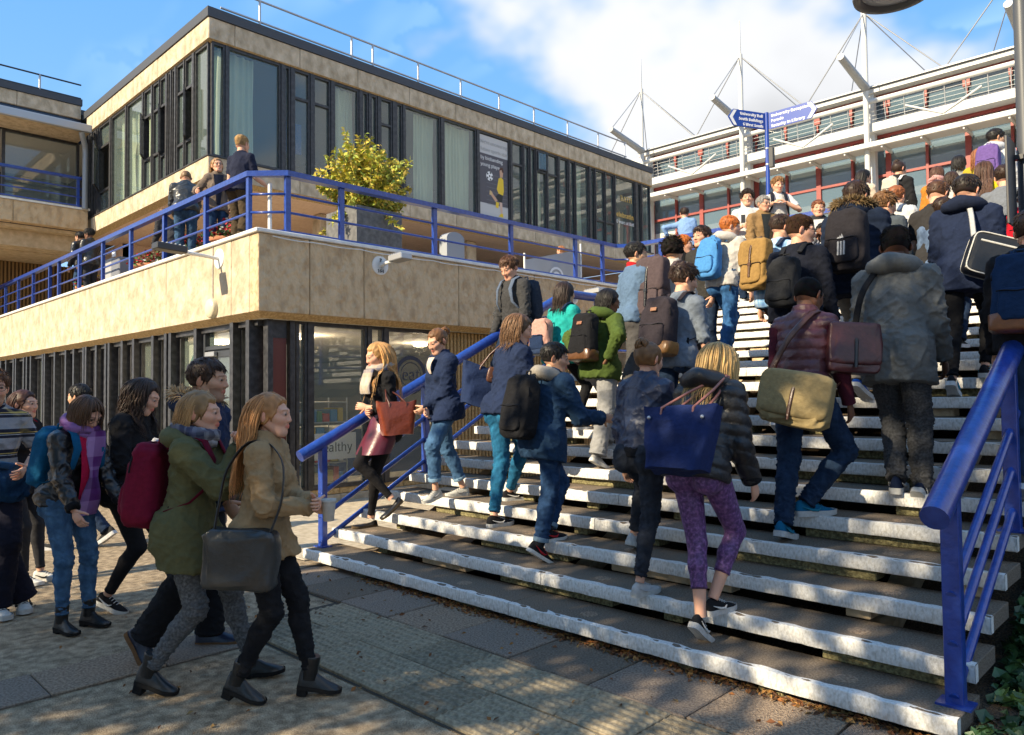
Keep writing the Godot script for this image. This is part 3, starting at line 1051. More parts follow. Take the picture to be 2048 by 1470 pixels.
func upper_building() -> void:
	var u := thing("upper_building", "flat roofed building with tan fascia and dark framed windows above the terrace", "building")
	var X := -16.0
	var Z := -6.93
	var xe := -24.72
	# fascia panels top, 1.65 m joints
	var cr := [0.0]
	for q in [0.6, 2.22, 3.86, 5.51, 7.18, 8.82, 10.5, 12.17, 13.87, 14.7, 16.4, 17.1]: cr.append(q)
	panels(u, Vector3(X, 0, Z), NZ, PX, cr, 9.50, 9.98, 0.3, M.conc)
	var cl := [0.0, 0.55, 2.2, 3.85, 5.5, 7.15, 8.42]
	panels(u, Vector3(-24.72 + 0.3, 0, Z), PX, PZ, cl, 9.50, 9.98, 0.3, M.conc)
	# bevelled underside strip of the fascia
	var lip := MB.new()
	lip.quad(Vector3(X - 0.16, 9.42, Z - 0.16), Vector3(X - 0.16, 9.42, Z - 17.1), Vector3(X, 9.505, Z - 17.1), Vector3(X, 9.505, Z))
	lip.quad(Vector3(xe, 9.42, Z - 0.16), Vector3(X - 0.16, 9.42, Z - 0.16), Vector3(X, 9.505, Z), Vector3(xe, 9.505, Z))
	lip.quad(Vector3(X - 0.16, 6.36, Z - 0.16), Vector3(X - 0.16, 6.36, Z - 17.1), Vector3(X, 6.445, Z - 17.1), Vector3(X, 6.445, Z))
	lip.quad(Vector3(xe, 6.36, Z - 0.16), Vector3(X - 0.16, 6.36, Z - 0.16), Vector3(X, 6.445, Z), Vector3(xe, 6.445, Z))
	put(lip, "fascia_lip", M.plinth, u)
	# dark roof edge
	var ed := MB.new()
	ed.box(Vector3(X - 0.3, 9.985, Z - 17.12), Vector3(X + 0.03, 10.2, Z + 0.03))
	ed.box(Vector3(xe, 9.986, Z - 0.3), Vector3(X - 0.302, 10.198, Z + 0.03))
	put(ed, "roof_edge", M.coping, u)
	bx(xe - 6, X - 0.31, 9.95, 10.05, Z - 17.1, Z - 0.31, "roof", M.dark_rail, u)
	# sill band
	panels(u, Vector3(X, 0, Z), NZ, PX, cr, 6.44, 6.90, 0.3, M.conc)
	panels(u, Vector3(-24.72 + 0.3, 0, Z), PX, PZ, cl, 6.44, 6.90, 0.3, M.conc)
	var sill := MB.new()
	sill.box(Vector3(X - 0.2, 6.902, Z - 17.1), Vector3(X + 0.02, 6.93, Z + 0.02))
	sill.box(Vector3(xe + 0.3, 6.902, Z - 0.2), Vector3(X - 0.202, 6.93, Z + 0.02))
	put(sill, "sill", M.black, u)
	# floor, ceiling, back wall
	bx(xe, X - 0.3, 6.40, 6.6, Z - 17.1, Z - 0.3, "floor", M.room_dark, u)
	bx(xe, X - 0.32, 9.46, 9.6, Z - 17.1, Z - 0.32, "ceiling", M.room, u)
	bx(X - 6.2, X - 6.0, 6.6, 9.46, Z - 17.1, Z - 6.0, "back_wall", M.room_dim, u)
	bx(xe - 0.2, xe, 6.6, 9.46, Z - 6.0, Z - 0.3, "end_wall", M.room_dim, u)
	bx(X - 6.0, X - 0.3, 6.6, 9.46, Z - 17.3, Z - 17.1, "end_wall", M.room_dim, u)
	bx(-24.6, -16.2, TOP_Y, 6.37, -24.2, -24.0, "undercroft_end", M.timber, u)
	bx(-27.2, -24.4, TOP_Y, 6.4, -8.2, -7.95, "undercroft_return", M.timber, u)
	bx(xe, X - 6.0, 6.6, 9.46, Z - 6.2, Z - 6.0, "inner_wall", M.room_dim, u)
	# timber soffit over the terrace, boarded
	for i in 34:
		var x0 := X - 0.17 - i * 0.26
		bx(x0 - 0.252, x0, 6.375, 6.395, Z - 17.0, Z - 0.17, "soffit_board", M.timber, u)
	# columns and back wall of the undercroft
	for q in [[-17.2, -10.5], [-17.2, -15.6], [-17.2, -20.7], [-21.5, -8.6]]:
		bx(q[0] - 0.2, q[0] + 0.2, TOP_Y, 6.37, q[1] - 0.2, q[1] + 0.2, "column", M.conc, u, 0.02)
	bx(-24.6, -24.4, TOP_Y, 6.37, -24, Z - 1.0, "undercroft_wall", M.timber, u)
	# windows of the right face
	var H := 9.47 - 6.93
	var y := 6.93
	var xg := X - 0.1
	var tr := [1.85]
	var bays := [[-7.03, -7.33, {"curtain": [0.02, 0.28]}], [-7.38, -8.68, {"curtain": [0.02, 0.74]}], [-8.76, -8.93, {}], [-9.0, -9.45, {"transoms": tr}], [-9.53, -10.02, {"transoms": tr}], [-10.1, -10.85, {"curtain": [0.0, 0.72]}], [-10.93, -11.14, {}], [-11.2, -11.42, {}], [-11.5, -11.9, {"transoms": [0.75, 1.85]}], [-12.02, -12.24, {}], [-12.3, -13.57, {"curtain": [0.5, 1.22]}], [-13.67, -14.95, {"curtain": [0.04, 1.2]}], [-15.03, -16.35, {"poster": true}], [-16.42, -16.93, {"transoms": tr}], [-16.97, -17.23, {}], [-17.27, -17.52, {}], [-17.55, -18.04, {"transoms": tr, "open": 0.22, "curtain": [0.0, 0.45]}], [-18.08, -18.6, {"transoms": tr}], [-18.66, -19.12, {}], [-19.19, -19.47, {}], [-19.5, -20.22, {"curtain": [0.3, 0.6]}], [-20.32, -20.55, {}], [-20.59, -21.12, {"transoms": [0.75]}], [-21.14, -21.68, {"transoms": [0.75]}], [-21.73, -22.95, {}], [-23.1, -23.33, {}], [-23.4, -23.95, {}]]
	for w in bays:
		var win := window(u, Vector3(xg, y, w[0]), NZ, PX, w[0] - w[1], H, w[2])
		if w[2].has("poster"): football_poster(win, Vector3(xg + 0.004, y + 0.06, w[0] - 0.06), w[0] - w[1] - 0.12, H - 0.14)
	var mm := MB.new()
	for i in bays.size() - 1:
		var a: float = bays[i][1]
		var b: float = bays[i + 1][0]
		if a - b > 0.012: mm.box(Vector3(xg - 0.09, y, b), Vector3(xg + 0.075, y + H, a))
	mm.box(Vector3(xg - 0.09, y + H, -23.95), Vector3(xg + 0.06, y + H + 0.05, -7.03))
	put(mm, "mullions", M.black, u)
	# corner glass of the left face and its windows; u to the right is +x
	var lb := [[-24.6, -24.35, {}], [-24.3, -24.05, {}], [-24.0, -23.72, {}], [-23.66, -23.5, {}], [-23.45, -22.52, {"transoms": [0.62, 1.9], "open": 0.45}], [-22.4, -21.27, {"curtain": [0.02, 1.1], "open": 0.0}], [-21.18, -20.04, {"curtain": [0.02, 1.1]}], [-19.96, -19.42, {"transoms": [0.75, 1.85], "open": 0.5}], [-19.35, -18.91, {"transoms": [0.75, 1.85]}], [-18.88, -18.5, {"transoms": [0.62, 1.85], "open": 0.45}], [-18.4, -18.2, {}], [-18.15, -17.95, {}], [-17.87, -17.42, {"transoms": [0.62, 1.85]}], [-17.38, -16.95, {"transoms": [0.62, 1.85], "open": 0.45}], [-16.84, -16.14, {"curtain": [0.2, 0.66]}]]
	for w in lb:
		window(u, Vector3(w[0], y, Z - 0.1), PX, PZ, w[1] - w[0], H, w[2])
	var ml := MB.new()
	for i in lb.size() - 1:
		var a: float = lb[i][1]
		var b: float = lb[i + 1][0]
		if b - a > 0.012: ml.box(Vector3(a, y, Z - 0.19), Vector3(b, y + H, Z - 0.025))
	ml.box(Vector3(-24.6, y + H, Z - 0.19), Vector3(-16.14, y + H + 0.05, Z - 0.04))
	put(ml, "mullions", M.black, u)
	# blue lit square seen behind one of the lights
	bx(X - 0.6, X - 0.55, 7.6, 8.35, -9.5, -9.0, "screen", plain(lin(0.03, 0.09, 0.30), 0.5), u)
	# lettering on the last big light
	text(u, "BATH", Vector3(xg + 0.012, 8.72, -22.45), Basis(Vector3.UP, PI / 2), 0.26, M.letter_gold, "Droid Serif")
	text(u, "Celebrating", Vector3(xg + 0.012, 8.1, -22.35), Basis(Vector3.UP, PI / 2), 0.24, M.letter_gold, "Droid Sans", HORIZONTAL_ALIGNMENT_CENTER, true)
	text(u, "50 years at Bath", Vector3(xg + 0.012, 7.84, -22.35), Basis(Vector3.UP, PI / 2), 0.17, M.letter_white, "Droid Sans")
	# roof guard rail
	var gr := thing("roof_guardrail", "galvanised two rail guard along the roof of the upper building", "railing", Vector3(0, 10.05, 0))
	var gx := X - 0.45
	for z in [-8.35, -10.9, -11.56, -13.1, -14.7, -16.3, -17.9, -19.6, -21.3, -22.9]:
		tube_obj([Vector3(gx, 0, z), Vector3(gx, 0.98, z)], 0.028, "post", M.galv, gr, 8)
	tube_obj([Vector3(gx, 0.97, -7.4), Vector3(gx, 0.97, -23.0)], 0.026, "top_rail", M.galv, gr, 8)
	tube_obj([Vector3(gx, 0.46, -7.4), Vector3(gx, 0.46, -23.0)], 0.026, "middle_rail", M.galv, gr, 8)
	for x in [-16.9, -18.6, -20.3, -22.0, -23.7]:
		tube_obj([Vector3(x, 0.0, Z - 0.35), Vector3(x, 0.36, Z - 0.35)], 0.03, "post", M.galv, gr, 8)
	tube_obj([Vector3(-16.5, 0.25, Z - 0.35), Vector3(-24.6, 0.25, Z - 0.35)], 0.026, "low_rail", M.galv, gr, 8)

func football_poster(parent: Node, o: Vector3, w: float, h: float) -> void:
	# flat printed film on the glass: x across is -z
	var b := Basis(NZ, Vector3.UP, PX)
	var q := func(x: float, y: float, d := 0.0) -> Vector3: return o + b * Vector3(x, y, d)
	var grey := plain(lin(0.085, 0.08, 0.095), 0.6)
	var sheet := MB.new()
	sheet.box(Vector3(0, 0.36, 0), Vector3(w, h - 0.55, 0.004), Transform3D(b, o))
	put(sheet, "poster_sheet", grey, parent)
	var wt := MB.new()
	wt.box(Vector3(0, h - 0.55, 0), Vector3(w, h, 0.004), Transform3D(b, o))
	put(wt, "poster_heading", plain(lin(0.5, 0.5, 0.5), 0.6), parent)
	var wf := MB.new()
	wf.box(Vector3(0, 0, 0), Vector3(w, 0.36, 0.004), Transform3D(b, o))
	put(wf, "poster_foot", plain(lin(0.5, 0.5, 0.5), 0.6), parent)
	var bt := Basis(Vector3.UP, PI / 2)
	var grey_ink := plain(lin(0.33, 0.33, 0.33), 0.7)
	var ys := [0.20, 0.42, 0.68, 0.88]
	for i in 4:
		text(parent, ["We're uncovering", "future sports stars", "by biobanding", "young players"][i], o + b * Vector3(0.05, h - ys[i], 0.008), bt, 0.145, grey_ink if i < 2 else M.letter_white, "Droid Sans", HORIZONTAL_ALIGNMENT_LEFT)
	# figure: shapes of flat print
	var figs := [
		["print_shirt", lin(0.75, 0.52, 0.03), [[0.72, 1.02], [0.80, 1.36], [0.90, 1.42], [1.0, 1.36], [1.02, 1.02], [0.98, 0.86], [0.80, 0.88]]],
		["print_shorts", lin(0.02, 0.02, 0.02), [[0.66, 0.78], [0.80, 0.9], [0.98, 0.87], [0.94, 0.66], [0.82, 0.64]]],
		["print_skin", lin(0.55, 0.33, 0.22), [[0.86, 1.42], [0.84, 1.60], [0.92, 1.68], [1.0, 1.62], [0.97, 1.42]]],
		["print_skin", lin(0.55, 0.33, 0.22), [[0.44, 0.82], [0.52, 0.88], [0.74, 0.68], [0.66, 0.62]]],
		["print_sock", lin(0.75, 0.52, 0.03), [[0.66, 0.46], [0.68, 0.64], [0.80, 0.62], [0.78, 0.44]]],
		["print_skin", lin(0.6, 0.42, 0.33), [[0.82, 0.64], [0.94, 0.64], [0.96, 0.30], [0.88, 0.28]]],
		["print_boot", lin(0.75, 0.52, 0.03), [[0.78, 0.20], [0.98, 0.19], [0.98, 0.30], [0.88, 0.30]]],
		["print_boot", lin(0.6, 0.42, 0.2), [[0.40, 0.80], [0.42, 0.94], [0.52, 0.90], [0.50, 0.80]]],
		["print_hair", lin(0.08, 0.03, 0.015), [[0.83, 1.62], [0.86, 1.72], [0.98, 1.72], [1.02, 1.60], [0.97, 1.56], [0.92, 1.64]]]]
	var k := 0
	var o2 := o
	o = o + Vector3(0, -0.16, 0)
	for f in figs:
		var m := MB.new()
		var pts: Array = f[2]
		var ce := Vector2.ZERO
		for p in pts: ce += Vector2(p[0], p[1]) / pts.size()
		for i in pts.size():
			var p: Array = pts[i]
			var p2: Array = pts[(i + 1) % pts.size()]
			var d := 0.0062 + k * 0.0006
			m.tri(o + b * Vector3(ce.x, ce.y, d), o + b * Vector3(p2[0], p2[1], d), o + b * Vector3(p[0], p[1], d))
		put(m, f[0], plain(f[1], 0.6), parent)
		k += 1
	for i in 8:
		var ln := MB.new()
		var yy := 0.5 + i * 0.13
		ln.box(Vector3(0.3, yy, 0.004), Vector3(w - 0.03, yy + 0.008, 0.0052), Transform3D(b, o))
		put(ln, "print_line", plain(lin(0.18, 0.18, 0.2), 0.6), parent)
	var ball := MB.new()
	var dark := MB.new()
	for i in 24:
		var a := TAU * i / 24
		var a2 := TAU * (i + 1) / 24
		ball.tri(o + b * Vector3(0.42, 1.36, 0.008), o + b * Vector3(0.42 + cos(a) * 0.14, 1.36 + sin(a) * 0.14, 0.008), o + b * Vector3(0.42 + cos(a2) * 0.14, 1.36 + sin(a2) * 0.14, 0.008))
	for i in 6:
		var cc := Vector2(0.42, 1.36) + (Vector2.from_angle(TAU * i / 5) * 0.105 if i < 5 else Vector2.ZERO)
		for j in 5:
			var a := TAU * j / 5
			var a2 := TAU * (j + 1) / 5
			dark.tri(o + b * Vector3(cc.x, cc.y, 0.0095), o + b * Vector3(cc.x + cos(a) * 0.036, cc.y + sin(a) * 0.036, 0.0095), o + b * Vector3(cc.x + cos(a2) * 0.036, cc.y + sin(a2) * 0.036, 0.0095))
	put(ball, "print_ball", M.letter_white, parent)
	put(dark, "print_ball_patches", M.letter_black, parent)

func wing() -> void:
	var w := thing("side_wing", "low wing with a balcony, grey canopy and dark glazing left of the upper building", "building")
	var X := -24.75
	var z1 := -3.4
	var z0 := -6.9
	var cz := [0.0]
	while cz[-1] < 3.0: cz.append(cz[-1] + 1.65)
	# fascia
	panels(w, Vector3(X - 0.02, 0, z0 + 0.02 + cz[-1]), NZ, PX, cz, 10.02, 10.42, 0.3, M.conc)
	bx(X - 0.4, X + 0.02, 10.425, 10.62, z0, z1, "roof_edge", M.coping, w)
	bx(X - 6, X - 0.4, 10.3, 10.45, z0 - 6, z1, "roof", M.dark_rail, w)
	bx(X - 0.25, X - 0.1, 9.3, 10.02, z0, z1, "clerestory_glass", plain(lin(0.02, 0.03, 0.06), 0.08), w)
	# canopy with gutter
	bx(X - 0.2, X + 1.2, 9.36, 9.42, z0 + 0.1, z1, "canopy", M.grey_metal, w)
	bx(X + 1.2, X + 1.3, 9.25, 9.48, z0 + 0.1, z1, "gutter", M.galv, w, 0.02)
	bx(X - 0.2, X + 1.19, 9.30, 9.355, z0 + 0.1, z1, "canopy_soffit", M.conc_dark, w)
	# glazing behind the balcony
	var zz := z0 + 0.05
	while zz < z1 - 1.0:
		window(w, Vector3(X - 0.1, 6.95, zz + 1.95), NZ, PX, 1.95, 2.34, {"fw": 0.07})
		zz += 2.0
	bx(X - 5.2, X - 5.0, 6.6, 9.36, z0 - 1, z1, "back_wall", M.room_dark, w)
	bx(X - 5.0, X - 0.2, 6.5, 6.6, z0 - 1, z1, "floor", M.room_dark, w)
	bx(X - 5.0, X - 0.15, 6.5, 9.36, z0 - 1.2, z0 - 1.0, "end_wall", M.room_dark, w)
	bx(X - 5.0, X - 0.2, 9.30, 9.36, z0 - 1, z1, "ceiling", M.ceiling, w)
	# balcony slab edge
	panels(w, Vector3(X + 0.9, 0, z0 + 0.02 + 3.5), NZ, PX, [0.0, 1.6, 3.45], 6.5, 7.08, 0.3, M.conc_dark)
	bx(X - 0.2, X + 0.93, 7.085, 7.14, z0 + 0.03, z1, "coping", M.white_paint, w)
	bx(X - 5.0, X + 0.6, 6.40, 6.48, z0 + 0.03, z1, "soffit", M.soffit, w)
	bx(X - 0.6, X + 0.2, 5.95, 6.395, z0 + 0.03, z1, "beam", M.soffit, w)
	bx(X - 5.2, X - 0.5, 5.9, 5.95, z0 + 0.03, z1, "lower_soffit", M.soffit, w)
	# slatted brown wall below
	bx(X - 2.45, X - 2.4, TOP_Y, 5.9, z0 - 14, z1, "wall", plain(lin(0.11, 0.062, 0.022), 0.8), w)
	var sl := MB.new()
	var s := z0 - 6.0
	while s < -3.0:
		sl.box(Vector3(X - 2.4, TOP_Y, s), Vector3(X - 2.34, 5.9, s + 0.05))
		s += 0.1
	put(sl, "wall_slats", plain(lin(0.24, 0.14, 0.05), 0.75), w).set_meta("kind", "stuff")
	# downpipe at the inner corner
	tube_obj([Vector3(X + 1.2, 9.25, z0 + 0.35), Vector3(X + 1.15, 9.1, z0 + 0.3), Vector3(X + 1.0, 8.95, z0 + 0.2), Vector3(X + 0.97, 8.7, z0 + 0.18), Vector3(X + 0.97, 7.1, z0 + 0.18)], 0.075, "downpipe", M.grey_metal, w, 12)
	# balcony railing
	var br := thing("balcony_railing", "blue balcony railing on the side wing under the grey canopy", "railing", Vector3(X + 0.75, 7.14, 0))
	var pz := z0 + 0.3
	while pz < -3.4:
		bx(-0.035, 0.035, 0, 0.84, pz - 0.035, pz + 0.035, "post", M.blue, br)
		pz += 2.35
	bx(-0.05, 0.05, 0.84, 0.92, z0 + 0.05, -3.4, "top_rail", M.blue, br, 0.01)
	for q in [0.08, 0.33, 0.58]:
		tube_obj([Vector3(0.0, q, z0 + 0.05), Vector3(0.0, q, -3.4)], 0.02, "bar", M.blue, br, 6)
	var gr := thing("wing_guardrail", "dark guard rail on the roof of the side wing", "railing", Vector3(X - 0.5, 10.4, 0))
	for z in [-5.9, -4.0]:
		tube_obj([Vector3(0, 0, z), Vector3(0, 0.85, z)], 0.03, "post", M.galv, gr, 8)
	for q in [0.42, 0.84]:
		tube_obj([Vector3(0, q, -7.0), Vector3(0, q, -3.4)], 0.026, "rail", M.dark_rail, gr, 8)

func far_building() -> void:
	var f := thing("library_building", "white steel building with red window frames, masts and sun shades beyond the square", "building")
	var Z := -45.0
	var k := 1.8
	var Y := func(y: float) -> float: return 1.63 + (y - 1.63) * 1.8
	var x0 := -30.0
	var x1 := 14.0
	# glass plane and dim inside
	bx(x0, x1, 3.93, Y.call(10.9), Z - 9.2, Z - 9.0, "back_wall", M.room, f)
	bx(x0 - 0.2, x0, 3.93, Y.call(11.2), Z - 9.0, Z - 0.2, "end_wall", M.far_white, f)
	for fy in [Y.call(9.85), Y.call(7.9), 7.6]:
		bx(x0, x1, fy - 0.5, fy, Z - 9.0, Z - 0.15, "floor", M.ceiling, f)
	# roof edge
	bx(x0 - 0.6, x1, Y.call(10.97), Y.call(11.10), Z - 1.0, Z + 0.75, "fascia", M.far_white, f)
	bx(x0 - 0.6, x1, Y.call(11.12), Y.call(11.14), Z - 9.0, Z + 0.9, "roof", M.grey_metal, f)
	bx(x0 - 0.6, x1, Y.call(11.15), Y.call(11.21), Z + 0.4, Z + 0.7, "gutter", M.far_white, f)
	bx(x0 - 5.2, x0 - 0.62, Y.call(10.85), Y.call(11.03), Z - 0.2, Z + 0.3, "cantilever_beam", M.far_white, f)
	# upper storey: red beam, panes, white spandrel
	var mod := 1.98
	var nb := int((x1 - x0) / mod)
	bx(x0, x1, Y.call(10.89), Y.call(10.96), Z - 0.1, Z + 0.12, "red_beam", M.red, f)
	bx(x0, x1, Y.call(9.97), Y.call(10.22), Z - 0.3, Z - 0.1, "spandrel", M.far_white, f)
	bx(x0, x1, Y.call(9.70), Y.call(9.96), Z - 0.4, Z + 1.0, "gallery_deck", M.far_white, f)
	bx(x0, x1, Y.call(9.60), Y.call(9.69), Z - 0.1, Z + 0.12, "red_beam", M.red, f)
	for i in nb:
		var xa := x0 + i * mod
		var red_w := 0.08 if i % 2 else 0.17
		bx(xa - red_w, xa + red_w, Y.call(10.55), Y.call(10.89), Z - 0.1, Z + 0.1, "red_mullion", M.red, f)
		bx(xa - 0.04, xa + 0.04, Y.call(10.2), Y.call(10.55), Z - 0.1, Z + 0.06, "red_mullion", M.red, f)
		bx(xa - red_w * 0.8, xa + red_w * 0.8, 3.95, Y.call(9.6), Z - 0.1, Z + 0.1, "red_mullion", M.red, f)
		var p := MB.new()
		var t := Transform3D(Basis(Vector3.UP, rng.randfn(0, 0.004)) * Basis(PX, rng.randfn(0, 0.006)), Vector3(xa + mod * 0.5, 0, Z))
		p.box(Vector3(-mod * 0.5 + 0.1, Y.call(10.22), -0.02), Vector3(mod * 0.5 - 0.1, Y.call(10.89), -0.01), t)
		put(p, "pane", M.far_glass, f)
		for seg in [[9.2, 9.6], [8.42, 9.19], [7.0, 8.36], [3.5, 6.95]]:
			var g := MB.new()
			g.box(Vector3(-mod * 0.5 + 0.1, Y.call(seg[0]), -0.02), Vector3(mod * 0.5 - 0.1, Y.call(seg[1]), -0.01), t)
			put(g, "pane", M.far_glass, f)
		# half drawn roller blind behind each lower pane
		var dn := 8.72 + rng.randf_range(-0.06, 0.06)
		bx(xa + 0.12, xa + mod - 0.12, Y.call(dn), Y.call(9.18), Z - 0.3, Z - 0.28, "blind", plain(lin(0.34, 0.37, 0.35), 0.9), f)
	for ty in [8.39, 6.97]:
		bx(x0, x1, Y.call(ty) - 0.07, Y.call(ty) + 0.07, Z - 0.1, Z + 0.08, "red_transom", M.red, f)
	# louvre sun shades on brackets
	bx(x0 - 0.5, x1, Y.call(9.13), Y.call(9.17), Z + 0.35, Z + 1.75, "sun_shade", M.far_white, f, 0.03)
	bx(x0 - 0.5, x1, Y.call(9.08), Y.call(9.24), Z + 1.75, Z + 1.85, "sun_shade_edge", M.far_white, f, 0.03)
	tube_obj([Vector3(x0 - 0.5, Y.call(10.62), Z + 1.15), Vector3(x1, Y.call(10.62), Z + 1.15)], 0.14, "shade_tube", M.far_white, f, 12)
	for i in nb * 2:
		var xa := x0 + i * mod * 0.5 + 0.2
		tube_obj([Vector3(xa, Y.call(9.9), Z + 0.95), Vector3(xa, Y.call(10.62), Z + 1.1)], 0.03, "gallery_post", M.grey_metal, f, 6)
		if i % 2 == 0:
			bx(xa - 0.04, xa + 0.04, Y.call(9.02), Y.call(9.12), Z + 0.1, Z + 1.75, "shade_bracket", M.far_white, f)
	for q in 4:
		tube_obj([Vector3(x0, Y.call(10.06 + q * 0.13), Z + 1.02), Vector3(x1, Y.call(10.06 + q * 0.13), Z + 1.02)], 0.013, "gallery_rail", M.far_white, f, 6)
	# masts with stays and projecting tubes
	for i in 6:
		var mx := -29.9 + i * 7.52
		if mx > x1: break
		var top := Y.call(13.5)
		var mz := Z + 1.3
		tube_obj([Vector3(mx, 3.93, mz), Vector3(mx, top, mz)], 0.15, "mast", M.far_white, f, 10)
		tube_obj([Vector3(mx, top, mz), Vector3(mx, Y.call(14.7), mz)], [0.07, 0.04], "mast_tip", M.far_white, f, 8)
		for s in [-1.0, 1.0]:
			tube_obj([Vector3(mx, top - 0.1, mz), Vector3(mx + s * 3.7, Y.call(11.2), Z + 0.5)], 0.035, "stay", M.grey_metal, f, 5)
			tube_obj([Vector3(mx, top - 0.1, mz), Vector3(mx + s * 3.0, Y.call(11.15), Z - 4.0)], 0.03, "stay", M.grey_metal, f, 5)
			tube_obj([Vector3(mx + s * 1.95, Y.call(10.25), Z + 1.05), Vector3(mx + s * 3.75, Y.call(9.75), Z + 1.0)], 0.06, "brace", M.far_white, f, 6)
		tube_obj([Vector3(mx, Y.call(11.05), mz), Vector3(mx, Y.call(11.42), mz + 3.6)], [0.24, 0.19], "light_boom", M.grey_metal, f, 12)
		tube_obj([Vector3(mx, top - 0.1, mz), Vector3(mx, Y.call(11.47), mz + 3.5)], 0.03, "stay", M.grey_metal, f, 5)
		bx(mx - 0.18, mx + 0.18, 3.93, Y.call(11.0), Z + 0.2, Z + 0.6, "steel_column", M.far_white, f)

func railings() -> void:
	# terrace railing: right side, corner, left side, and the piece across the head of the gap
	var r := thing("terrace_railing", "blue steel railing round the terrace edge above the cafe", "railing", Vector3(0, 4.02, 0))
	for z in [-5.54, -6.46, -8.34, -10.24, -12.17, -13.1]:
		bx(-10.08, -10.02, 0, 0.86, z - 0.04, z + 0.04, "post", M.blue, r)
	for x in [-10.45, -11.93, -13.65, -15.31, -16.94, -18.52, -20.09, -20.86, -22.37, -23.89, -25.34, -26.9]:
		bx(x - 0.04, x + 0.04, 0, 0.86, -5.17, -5.11, "post", M.blue, r)
	var tr := MB.new()
	var c0 := Vector3(-10.05, 0.9, -5.14)
	rail_box(tr, [Vector3(-29, 0.9, -5.14), Vector3(-10.42, 0.9, -5.14), Vector3(-10.05, 0.9, -5.51), Vector3(-10.05, 0.9, -13.55), Vector3(-9.8, 0.9, -13.8), Vector3(-4.0, 0.9, -13.8)], 0.055, 0.04)
	put(tr, "top_rail", M.blue, r)
	for q in [0.05, 0.33, 0.6]:
		tube_obj([Vector3(-29, q, -5.14), Vector3(-10.42, q, -5.14), Vector3(-10.05, q, -5.51), Vector3(-10.05, q, -13.55), Vector3(-9.8, q, -13.8), Vector3(-6.9, q, -13.8)], 0.02, "bar", M.blue, r, 8)
	for x in [-9.0, -7.9, -6.9]:
		bx(x - 0.04, x + 0.04, -0.1, 0.86, -13.83, -13.77, "post", M.blue, r)
	# white corner stanchion inside the cut corner
	tube_obj([Vector3(-10.28, -0.09, -5.38), Vector3(-10.28, 0.78, -5.38)], 0.03, "white_stanchion", M.white_metal, r)
	# fine cable strung under the rail and along the parapet
	var cb := MB.new()
	var pts := []
	for i in 40:
		var z := -5.2 - i * 0.21
		pts.append(Vector3(-9.85, -0.10 - 0.02 * absf(sin(i * 0.9)), z))
	cb.tube(pts, 0.008, 5)
	put(cb, "cable", M.white_paint, r)
	# stair handrails
	for side in [[SX0 + 0.05, "left"], [SX1 - 0.05, "right"]]:
		var x: float = side[0]
		var hr := thing("stair_handrail", "thick blue tubular handrail with three bars beside the cafe side of the stairs" if side[1] == "left" else "thick blue tubular handrail rising at the planted side of the stairs", "railing", Vector3(x, 0, 0))
		var h := 0.94
		var sl := STEP_R / STEP_T
		var p0 := Vector3(0, 1.07, -3.74)
		var k1 := Vector3(0, step_top(12) + 1.1, -7.72)
		var k2 := Vector3(0, step_top(12) + 1.1, -9.5)
		var k3 := Vector3(0, step_top(25) + 1.0, -13.4)
		p0.y = k1.y - (p0.z - k1.z) * sl
		tube_obj([p0, p0.lerp(k1, 0.33), p0.lerp(k1, 0.66), k1 + Vector3(0, -0.03, 0.06), k1 + Vector3(0, 0, -0.06), k2 + Vector3(0, 0, 0.06), k2 + Vector3(0, 0.03, -0.06), k2.lerp(k3, 0.5), k3], 0.062 if side[1] == "right" else 0.058, "top_tube", M.blue, hr, 18)
		for q in [0.27, 0.50, 0.74]:
			var dn := Vector3(0, -q, 0)
			tube_obj([p0 + dn + Vector3(0, -0.12, -0.22), k1 + dn, k2 + dn, k3 + dn], 0.024, "bar", M.blue, hr, 10)
		for k in [1, 5, 9, 12, 16, 20, 24]:
			var z := step_front(k) - 0.19
			if k == 12: z = -8.4
			var yy := step_top(k)
			var top := p0.y + (p0.z - z) * sl
			if k == 12: top = k1.y
			elif k > 12: top = k2.y + (k2.z - z) * (k3.y - k2.y) / (k2.z - k3.z)
			bx(-0.04, 0.04, yy, top - 0.03, z - 0.03, z + 0.03, "post", M.blue, hr, 0.004)
			bx(-0.075, 0.075, yy + 0.0005, yy + 0.012, z - 0.06, z + 0.06, "foot_plate", M.blue, hr)

func rail_box(b: MB, pts: Array, hw: float, hh: float) -> void:
	var n := pts.size()
	var rows := []
	for i in n:
		var d: Vector3 = (pts[mini(i + 1, n - 1)] - pts[maxi(i - 1, 0)])
		d.y = 0
		d = d.normalized()
		var s := d.cross(Vector3.UP)
		var k := 1.0
		if i > 0 and i < n - 1:
			var a: Vector3 = (pts[i] - pts[i - 1]).normalized()
			k = 1.0 / maxf(0.4, a.dot(d))
		rows.append([pts[i] - s * hw * k - Vector3(0, hh, 0), pts[i] + s * hw * k - Vector3(0, hh, 0), pts[i] + s * hw * k + Vector3(0, hh, 0), pts[i] - s * hw * k + Vector3(0, hh, 0)])
	for i in n - 1:
		for j in 4:
			b.quad(rows[i][j], rows[i][(j + 1) % 4], rows[i + 1][(j + 1) % 4], rows[i + 1][j])

